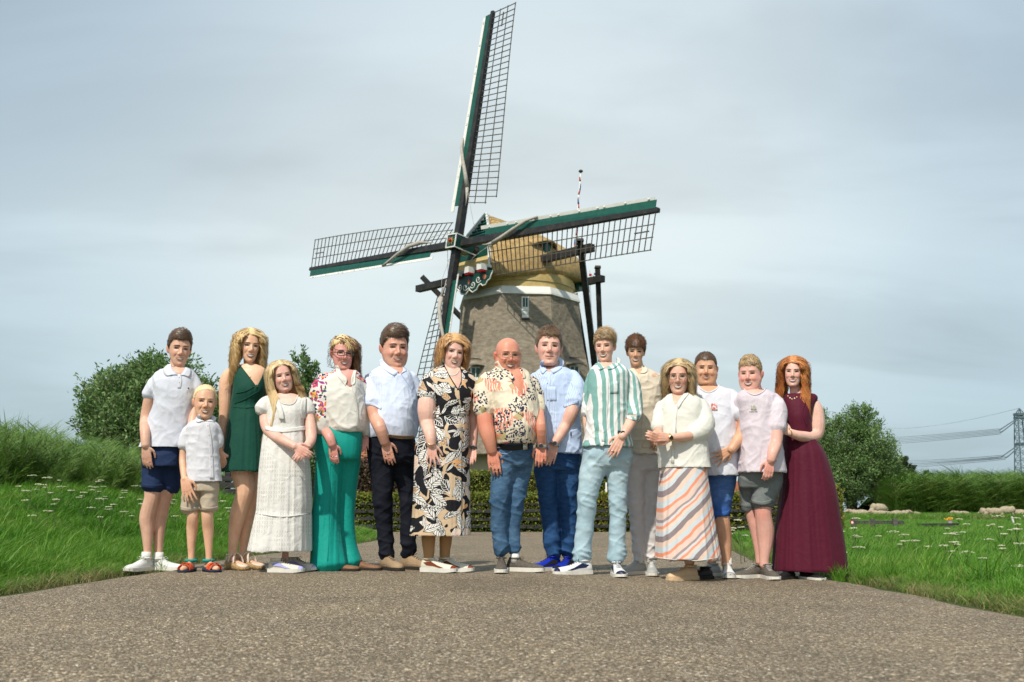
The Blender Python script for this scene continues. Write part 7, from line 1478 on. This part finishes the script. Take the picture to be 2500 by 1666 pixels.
# 9 young man in a light blue striped shirt
p = Person('young man with lowered chin in light blue shirt and dark blue jeans', 7.7, 1350, (.64, .38, .30), .6); p.hands = [(1345, 1110)]
p.head(1340, 798, 897, yaw=4, pitch=10, roll=3, hairh=.030, fat=.35, jaw=1.0); p.neck(1346, 905, 20)
shirt(p, 'shirt', C_blst, [(900, 1318, 1382, .075), (910, 1306, 1396, .10), (924, 1298, 1408, .125), (955, 1298, 1410, .145), (1000, 1304, 1414, .155), (1050, 1306, 1420, .165), (1085, 1310, 1422, .165), (1109, 1310, 1423, .168)], [[(1392, 922, 0, 20), (1405, 945, -.05, 25), (1402, 986, -.11, 26)], [(1310, 922, .02, 17), (1300, 955, .05, 18), (1298, 1000, .06, 17)]], ('shirt', 1.1), [(1328, 886), (1333, 899), (1341, 911), (1352, 900), (1362, 884)], bodyshrink=.007, bt=-.004)
p.limb([(1398, 930, 0, 18), (1400, 985, -.11, 18.5), (1393, 1012, -.14, 17), (1380, 1040, -.14, 14.5), (1366, 1064, -.18, 12), (1354, 1084, -.21, 10)]); p.hand((1356, 1080, -.21), (1337, 1140, -.22), -1, .3, .08, 1.05, tcurl=.2)
p.limb([(1308, 935, .03, 15), (1298, 1000, .07, 14), (1300, 1050, .1, 11)])
A_ = [(1338, 1115, 0, 33), (1333, 1155, 0, 29), (1336, 1200, -.01, 24), (1339, 1232, -.01, 22), (1346, 1290, .01, 21), (1350, 1350, .01, 19)]; B_ = [(1384, 1110, .02, 34), (1386, 1150, .02, 31), (1386, 1200, .02, 26), (1387, 1232, .02, 23.5), (1390, 1290, .03, 19.5), (1388, 1345, .03, 18)]
trs = Solid(); hipblend(p, trs, [(1085, 1316, 1412, .12), (1112, 1312, 1414, .14), (1135, 1309, 1416, .15)], A_, B_); legs(p, A_, B_, thin=True); p.finish_body(); do_shirt(p); p.garment('jeans', trs, C_jean2, ('pants', 1.3), smooth=9); p.face(B_md, .6, .0, .5, brow_th=.8)
p.hair(H_mid, 'short', th=.006, top=.016, hairline=.053, quiff=.035, sweep=(-.2, -.6, .4), len=.028, temple=.012)
for A_, B_ in (([(1320, 882), (1318, 900), (1324, 913), (1332, 905)], [(1327, 880), (1328, 893), (1333, 900), (1337, 903)]), ([(1366, 872), (1378, 885), (1368, 902), (1350, 912)], [(1362, 876), (1366, 888), (1354, 898), (1343, 902)])): p.strip('collar', A_, B_, C_blst, .007, .003)
p.strip('placket', [(1336, 908), (1334, 960), (1332, 1040), (1334, 1098)], [(1345, 908), (1343, 960), (1341, 1040), (1343, 1098)], C_blst, .0015, .001); p.strip('pocket', [(1335, 945), (1358, 944)], [(1336, 980), (1359, 980)], C_blst, .0015, .001); p.dot('pocket_logo', 1337, 937, .004, C_navy); p.strip('side_tag', [(1393, 1054), (1395, 1054)], [(1393, 1065), (1395, 1065)], C_navy, .005); p.watch(1354, 1084, -.21, 13, (-.4, 0, -1), M_metal, True, .012)
p.strip('sleeve_hem', [(1374, 990), (1392, 983), (1412, 978)], [(1377, 995), (1394, 989), (1413, 984)], C_blst, .004)
p.shoe(1352, 0, -58, C_bl, laces=C_black2, L=.28, accent=C_black2, hgt=.09); p.shoe(1388, .04, -30, C_bl, laces=C_black2, L=.28, accent=C_black2, hgt=.09)

# 10 striped shirt
p = Person('young man in green and white striped shirt and light blue jeans', 7.4, 1478, (.66, .41, .31), .55); p.hands = [(1495, 1100)]
p.head(1477, 802, 883, yaw=-12, roll=-2, hairh=.030, fat=.25, jaw=.98); p.neck(1478, 897, 16)
shirt(p, 'shirt', C_grst, [(888, 1455, 1510, .065), (899, 1443, 1526, .09), (912, 1436, 1538, .115), (945, 1434, 1538, .13), (985, 1433, 1533, .13), (1025, 1431, 1533, .13), (1060, 1427, 1538, .135), (1091, 1422, 1547, .15)], [[(1446, 915, .02, 12), (1438, 950, .03, 14), (1434, 1000, .03, 13), (1432, 1014, .03, 12)], [(1526, 912, 0, 16), (1540, 935, 0, 20), (1549, 975, -.01, 20), (1547, 1018, -.04, 19)]], ('shirt', 1.1), [(1464, 880), (1470, 893), (1479, 904), (1490, 893), (1498, 880)], bodyshrink=.007, bt=-.004)
p.limb([(1530, 925, 0, 15), (1548, 975, -.01, 14), (1546, 1015, -.04, 13.5), (1532, 1045, -.1, 12), (1517, 1068, -.15, 9.5)]); p.hand((1519, 1065, -.15), (1489, 1122, -.18), -1, .35, .08, 1.02, tcurl=.4)
p.limb([(1444, 925, .03, 11), (1434, 990, .04, 10), (1431, 1030, .03, 8.5), (1440, 1085, .02, 8)], 1)
A_ = [(1458, 1120, 0, 36), (1444, 1160, -.01, 30), (1436, 1200, -.02, 25), (1432, 1230, -.02, 22.5), (1427, 1290, 0, 21.5), (1421, 1362, .0, 22)]; B_ = [(1508, 1115, .0, 34), (1508, 1155, 0, 28), (1508, 1200, 0, 23), (1509, 1230, 0, 21.5), (1508, 1290, .01, 20), (1505, 1362, .01, 20.5)]
trs = Solid(); hipblend(p, trs, [(1065, 1436, 1534, .10), (1092, 1428, 1541, .125), (1125, 1421, 1542, .14)], A_, B_); legs(p, A_, B_, thin=True); p.finish_body(); do_shirt(p); p.garment('jeans', trs, C_jean3, ('pants', 1.2), smooth=9); p.face(B_lt, 1.2, 1.05, .35)
p.hair(H_sand, 'swept', th=.010, top=.018, hairline=.061, quiff=.028, sweep=(.75, -.25, -.3), len=.045, n=750, lift=.08)
for A_, B_ in (([(1459, 885), (1457, 893), (1463, 903), (1474, 899)], [(1466, 884), (1468, 890), (1472, 895), (1478, 897)]), ([(1509, 873), (1516, 882), (1502, 898), (1484, 903)], [(1504, 876), (1505, 884), (1490, 892), (1480, 896)])): p.strip('collar', A_, B_, C_grst, .007, .003)
p.strip('placket', [(1476, 901), (1476, 960), (1472, 1030), (1468, 1078)], [(1485, 901), (1486, 960), (1482, 1030), (1478, 1080)], C_grst, .0015, .001); p.strip('pocket', [(1491, 932), (1512, 930)], [(1489, 962), (1510, 962)], C_grst, .0015, .001)
p.strip('rolled_cuff', [(1529, 1014), (1545, 1018), (1562, 1022)], [(1530, 1021), (1545, 1026), (1561, 1029)], C_grst, .006, .005); p.watch(1520, 1059, -.14, 12.5, (-.5, 0, -1), M_blackl, True, .008); p.line('ring', [(1492, 1101), (1500, 1103)], .003, M_metal, .001)
p.shoe(1425, -.02, -66, C_wl, laces=C_nv, L=.30, accent=C_nv, hgt=.085); p.shoe(1504, -.01, 4, C_wl, laces=C_nv, L=.29, accent=C_nv, hgt=.085)

# 11 beige shirt
p = Person('teenage boy with thick brown hair, beige linen shirt and pale trousers', 7.75, 1570, (.56, .34, .22), .4)
p.head(1552, 818, 893, yaw=0, roll=1, hairh=.034, jaw=.96, hw=.97); p.neck(1558, 908, 16)
shirt(p, 'shirt', C_beige, [(903, 1532, 1590, .065), (913, 1516, 1606, .09), (926, 1508, 1618, .11), (960, 1512, 1620, .125), (1000, 1524, 1616, .125), (1050, 1530, 1614, .13), (1085, 1534, 1616, .13), (1111, 1537, 1618, .138)], [[(1606, 925, 0, 16), (1618, 955, 0, 19), (1616, 1005, -.02, 17), (1608, 1040, -.04, 15)], [(1518, 925, 0, 15), (1512, 960, .02, 17), (1512, 1010, .02, 15)]], ('linen', 1.0), [(1544, 892), (1551, 903), (1561, 914), (1568, 904), (1572, 892)], bodyshrink=.007, bt=-.004)
p.limb([(1602, 952, .03, 11), (1615, 985, .0, 11), (1609, 1035, -.03, 9.5)], 1); p.hand((1607, 1046, -.04), (1600, 1092, -.05), -1, .5); p.limb([(1518, 935, .03, 12), (1513, 990, .04, 10), (1512, 1040, .06, 9)], 1)
A_ = [(1552, 1125, 0, 28), (1549, 1170, 0, 25), (1552, 1215, 0, 22.5), (1557, 1285, .01, 18.5), (1561, 1362, .01, 14.5)]; B_ = [(1594, 1125, .02, 24), (1592, 1170, .02, 21), (1591, 1215, .02, 19), (1590, 1285, .02, 17), (1590, 1360, .02, 14.5)]
trs = Solid(); hipblend(p, trs, [(1085, 1542, 1612, .095), (1110, 1536, 1615, .115), (1135, 1530, 1617, .13)], A_, B_); legs(p, A_, B_, thin=True); p.finish_body(); do_shirt(p); p.garment('trousers', trs, C_stone, ('pants', 1.2), smooth=9); p.face(B_dk, 1.15, 1.05, .55, brow_th=1.2)
p.hair(H_chest, 'mop', th=.014, top=.020, hairline=.048, quiff=.035, sweep=(.25, -.8, -.2), len=.045, n=800, lift=.15, side=.0)
for A_, B_ in (([(1568, 890), (1579, 897), (1580, 907), (1573, 912)], [(1564, 895), (1568, 900), (1566, 906), (1562, 911)]),): p.strip('collar', A_, B_, C_beige, .007, .003)
p.line('placket', [(1562, 914), (1566, 980), (1568, 1095)], .003, C_beige, .002)
p.shoe(1560, 0, -52, C_gl, laces=C_wl, L=.29, hgt=.085); p.shoe(1590, .0, -6, C_gl, laces=C_wl, L=.29, hgt=.085)

# 12 woman with white blouse and striped skirt
p = Person('woman in cream blouse and long skirt with slanting coral and grey stripes', 7.3, 1672, (.64, .38, .28), .6); p.hands = [(1600, 1070)]
p.head(1657, 876, 962, yaw=-4, roll=1, hairh=.016, fat=.3); p.neck(1662, 975, 16)
shirt(p, 'blouse', C_cream, [(964, 1634, 1694, .06), (974, 1618, 1708, .085), (990, 1610, 1716, .115), (1020, 1608, 1718, .14), (1060, 1607, 1722, .155), (1095, 1606, 1728, .165), (1125, 1608, 1732, .175), (1144, 1611, 1735, .185)], [[(1704, 985, 0, 18), (1716, 1010, -.02, 24), (1716, 1040, -.06, 28), (1700, 1058, -.11, 25), (1682, 1064, -.15, 17)], [(1614, 988, 0, 13), (1609, 1015, -.02, 16), (1606, 1045, -.07, 16)]], ('shirt', .7), [(1640, 955), (1647, 992), (1660, 970), (1676, 952)], bodyshrink=.009, bt=-.005)
p.limb([(1706, 995, 0, 15), (1716, 1040, -.06, 14), (1700, 1060, -.12, 13), (1670, 1066, -.17, 11.5), (1636, 1069, -.22, 9)]); p.hand((1638, 1068, -.22), (1586, 1066, -.25), -1, .3, .16, .9, tcurl=.1)
p.limb([(1612, 995, 0, 13), (1606, 1040, -.07, 12), (1610, 1065, -.14, 10), (1612, 1075, -.19, 9)]); p.hand((1618, 1078, -.20), (1588, 1064, -.27), 1, .6, .02, .88)
S = Solid(); p.rows(S, [(1118, 1614, 1722, .16), (1160, 1611, 1726, .185), (1220, 1606, 1733, .21), (1290, 1602, 1742, .235), (1340, 1600, 1750, .25), (1366, 1599, 1755, .255)])
legs(p, [(1650, 1150, 0, 20), (1650, 1250, 0, 16), (1655, 1340, 0, 12)], [(1690, 1150, .0, 20), (1688, 1270, 0, 15), (1684, 1340, -.02, 13), (1683, 1375, -.03, 12.5)])
p.finish_body(); do_shirt(p); p.garment('skirt', S, C_diag, ('skirt', .7)); p.face(B_md, 1.1, .9, .7); p.glasses(M_goldf, .0015, .0255, .0205, 2.1)
p.hair(H_dirty, 'curly', th=.006, top=.010, hairline=.072, side=.02, len=.245, amp=.009, freq=62, n=640, wide=.2, part=.006, nape=-.06, rad=.0034)
p.strip('stand_collar', [(1676, 956), (1664, 970), (1653, 992)], [(1684, 960), (1670, 976), (1656, 998)], C_cream, .007, .003); p.strip('placket', [(1647, 992), (1642, 1040), (1638, 1130)], [(1655, 994), (1650, 1040), (1646, 1132)], C_cream, .003, .0015); p.watch(1634, 1069, -.22, 10.5, (1, .2, 0), M_goldj, True, .004)
p.line('hem', [(1602, 1362), (1640, 1366), (1700, 1369), (1752, 1362)], .003, C_cream, .002)
p.shoe(1686, -.04, -66, C_beigel, C_beigel, .245, 'loafer', hgt=.085, sole_h=.03); p.shoe(1722, .12, -60, M_blackl, M_drub, .26, 'loafer', hgt=.07, sole_h=.02)

# 13 man in a white T-shirt, hand on hip
p = Person('young man in white T-shirt and bright blue denim shorts, hand on hip', 7.6, 1752, (.56, .32, .20), .3); p.hands = [(1765, 1115)]
p.head(1723, 860, 939, yaw=2, roll=2, hairh=.012, fat=1.2, jaw=1.1, hw=1.03); p.neck(1729, 950, 23)
shirt(p, 't_shirt', C_whiteT, [(945, 1698, 1760, .085), (953, 1684, 1776, .11), (968, 1676, 1790, .14), (1000, 1682, 1792, .165), (1040, 1686, 1795, .18), (1080, 1692, 1800, .185), (1120, 1702, 1806, .18), (1163, 1710, 1804, .185)], [[(1778, 966, 0, 20), (1797, 987, -.06, 24), (1811, 1012, -.11, 24)]], ('shirt', .75), [(1704, 930), (1710, 947), (1729, 958), (1748, 949), (1757, 930)], bodyshrink=.006, bt=-.004)
p.limb([(1785, 975, 0, 19), (1808, 1010, -.10, 19.5), (1819, 1034, -.13, 17), (1812, 1058, -.15, 15), (1796, 1084, -.13, 12.5), (1784, 1100, -.16, 10.5)]); p.hand((1786, 1096, -.16), (1738, 1126, -.20), 1, .2, .7, .98, tcurl=.2)
A_ = [(1762, 1180, 0, 33), (1759, 1215, 0, 29), (1757, 1254, -.01, 25)]; B_ = [(1740, 1175, .06, 22), (1735, 1245, .08, 20)]
trs = Solid(); hipblend(p, trs, [(1135, 1728, 1796, .13), (1160, 1728, 1797, .15), (1185, 1726, 1796, .155)], A_, B_)
legs(p, [(1760, 1180, 0, 26), (1758, 1235, 0, 22), (1761, 1268, -.02, 20), (1765, 1305, .01, 21), (1770, 1335, .01, 16), (1773, 1362, .01, 12), (1773, 1380, .01, 12)], [(1735, 1180, .08, 20), (1733, 1260, .08, 17), (1735, 1320, .1, 14), (1737, 1375, .1, 11)])
p.finish_body(); do_shirt(p); p.garment('denim_shorts', trs, C_blue, ('pants', 1.0)); p.face(B_md, .85, .3, .4, brow_th=.8)
p.hair(H_short, 'short', th=.004, top=.008, hairline=.055, sweep=(.3, -.5, .2), len=.014, temple=.008, n=600)
p.line('neck_rib', [(1703, 940), (1711, 950), (1729, 959), (1748, 951), (1757, 940)], .006, C_whiteT, .001)
M_prt = mat('chest_print', (.50, .10, .08), .8, .4, 60, col2=(.70, .62, .60), ramp_pos=(.45, .55)); p.strip('chest_print', [(1737, 984), (1743, 985), (1750, 984)], [(1735, 1002), (1743, 1003), (1752, 1003)], M_prt, .003, .001)
p.strip('turn_up', [(1733, 1245), (1757, 1251), (1782, 1246)], [(1734, 1256), (1757, 1262), (1781, 1257)], C_blue, .006, .004)
p.shoe(1775, .01, -8, C_wl, laces=C_crm, L=.295, hgt=.085, accent=C_gl, sock=M_white); p.shoe(1741, .09, -52, C_gl, laces=C_wl, L=.29, hgt=.08)

# 14 boy in lilac T-shirt
p = Person('boy in pale lilac T-shirt and grey denim shorts with black watch', 7.45, 1853, (.66, .37, .30), .9); p.hands = [(1876, 1145), (1860, 1250)]
p.head(1832, 868, 954, yaw=-12, roll=-1, hairh=.022, fat=1.0, jaw=1.08); p.neck(1842, 962, 21)
shirt(p, 't_shirt', C_lilac, [(954, 1812, 1874, .08), (962, 1802, 1890, .11), (976, 1797, 1899, .13), (1010, 1803, 1893, .15), (1060, 1806, 1898, .165), (1100, 1804, 1908, .175), (1155, 1800, 1914, .185)], [[(1884, 974, -.01, 19), (1896, 998, -.07, 24), (1896, 1048, -.13, 23)], [(1808, 978, .02, 17), (1802, 1010, .05, 18)]], ('shirt', .85), [(1816, 940), (1824, 955), (1842, 963), (1861, 956), (1870, 940)], bodyshrink=.006, bt=-.004)
p.limb([(1890, 985, -.05, 18), (1896, 1045, -.13, 18), (1893, 1082, -.15, 16), (1887, 1105, -.17, 13), (1882, 1126, -.16, 10.5)]); p.hand((1882, 1124, -.16), (1872, 1178, -.18), -1, .75, .02, .95)
p.limb([(1808, 985, .03, 15), (1800, 1040, .07, 13), (1806, 1080, .1, 10)])
A_ = [(1872, 1175, 0, 37), (1867, 1200, -.01, 32), (1860, 1228, -.02, 27)]; B_ = [(1826, 1170, .06, 24), (1826, 1210, .08, 20), (1828, 1240, .09, 17)]
trs = Solid(); hipblend(p, trs, [(1130, 1810, 1903, .13), (1155, 1808, 1908, .15), (1178, 1804, 1908, .155)], A_, B_)
legs(p, [(1870, 1175, 0, 29), (1863, 1220, -.01, 24), (1863, 1253, -.02, 20), (1868, 1300, .01, 21.5), (1868, 1340, .01, 16), (1866, 1366, .01, 12), (1866, 1382, .01, 12)], [(1828, 1175, .08, 20), (1834, 1245, .09, 16), (1847, 1300, .1, 15), (1853, 1345, .1, 11), (1855, 1375, .1, 10)])
p.finish_body(); do_shirt(p); p.garment('denim_shorts', trs, C_grey, ('pants', 1.1)); p.face(B_lt, 1.1, .9, .35, brow_th=.7)
p.hair(H_sand, 'short', th=.004, top=.014, hairline=.053, quiff=.030, sweep=(.4, -.6, .3), len=.022, n=650, temple=.006)
p.line('neck_rib', [(1816, 950), (1825, 958), (1842, 965), (1861, 958), (1870, 948)], .006, C_lilac, .001)
M_pr2 = mat('grey_print', (.33, .33, .27), .8, .3, 80, col2=(.55, .50, .50), ramp_pos=(.5, .6)); p.strip('chest_print', [(1834, 990), (1840, 989), (1846, 991)], [(1833, 1001), (1840, 1002), (1847, 1001)], M_pr2, .003, .001); p.strip('chest_print', [(1829, 1004), (1849, 1004)], [(1829, 1006), (1849, 1006)], M_pr2, .003, .001)
p.strip('turn_up', [(1834, 1220), (1860, 1225), (1886, 1219)], [(1834, 1229), (1860, 1235), (1885, 1228)], C_grey, .006, .004); p.watch(1882, 1122, -.16, 12.5, (-.2, 0, -1), M_blackl, True, .009)
p.shoe(1868, .01, 4, C_taupe, laces=C_gl, L=.29, hgt=.085); p.shoe(1850, .09, -62, C_taupe, laces=C_gl, L=.29, hgt=.08)

# 15 woman in burgundy
p = Person('woman with long red hair in a floor length burgundy dress', 7.55, 1975, (.68, .42, .34), .6); p.hands = [(1890, 1040)]
p.head(1937, 871, 944, yaw=-4, roll=3, hairh=.014, fat=.3, hw=.98); p.neck(1945, 962, 14.5)
shirt(p, 'dress', C_wine, [(962, 1917, 1988, .06), (972, 1912, 1996, .085), (992, 1911, 1986, .115), (1020, 1912, 1978, .135), (1048, 1913, 1980, .13), (1066, 1912, 1986, .125), (1085, 1911, 1998, .14), (1110, 1911, 2012, .165), (1155, 1911, 2027, .185), (1210, 1906, 2040, .205), (1270, 1898, 2050, .22), (1330, 1892, 2060, .235), (1394, 1888, 2067, .25)], (), ('skirt', .50))
p.limb([(1978, 978, 0, 15), (1988, 1000, 0, 21), (1992, 1035, -.01, 22), (1990, 1060, -.03, 19), (1975, 1068, -.08, 15.5), (1950, 1064, -.14, 12), (1928, 1056, -.19, 9)], 0, 1); p.hand((1930, 1057, -.19), (1880, 1034, -.21), 1, .35, .08, .95, tcurl=.0)
p.limb([(1920, 975, .0, 13), (1905, 1000, .05, 13), (1900, 1040, .08, 12)]); p.limb([(1960, 1300, 0, 12), (1955, 1370, 0, 10)])
p.finish_body(); do_shirt(p); p.face(B_md, 1.2, 1.0, .4, brow_th=.8)
p.hair(H_red, 'wavy', th=.010, top=.012, hairline=.072, side=.02, len=.40, amp=.012, freq=42, n=760, flare=.12, front=.115, wide=1.2, part=-.01, nape=-.06, rad=.0034)
p.line('waist_seam', [(1913, 1076), (1945, 1082), (1960, 1083)], .003, C_wine, .002); p.line('armhole', [(1982, 966), (1966, 985), (1960, 1010), (1970, 1040)], .003, C_wine, .003)
[p.dot('necklace_bead', u, v, .006, M_pearl if k % 2 else M_goldj) for k, (u, v) in enumerate(((1924, 968), (1929, 972), (1934, 975), (1940, 973), (1946, 970)))]; p.watch(1927, 1056, -.19, 10.5, (1, .3, .3), M_goldj, False, .003)
p.shoe(1925, -.12, -50, M_blackl, M_drub, .25, 'loafer0', hgt=.05, sole_h=.016); p.shoe(1965, -.12, 20, M_blackl, M_rub, .25, 'loafer0', hgt=.05, sole_h=.016)
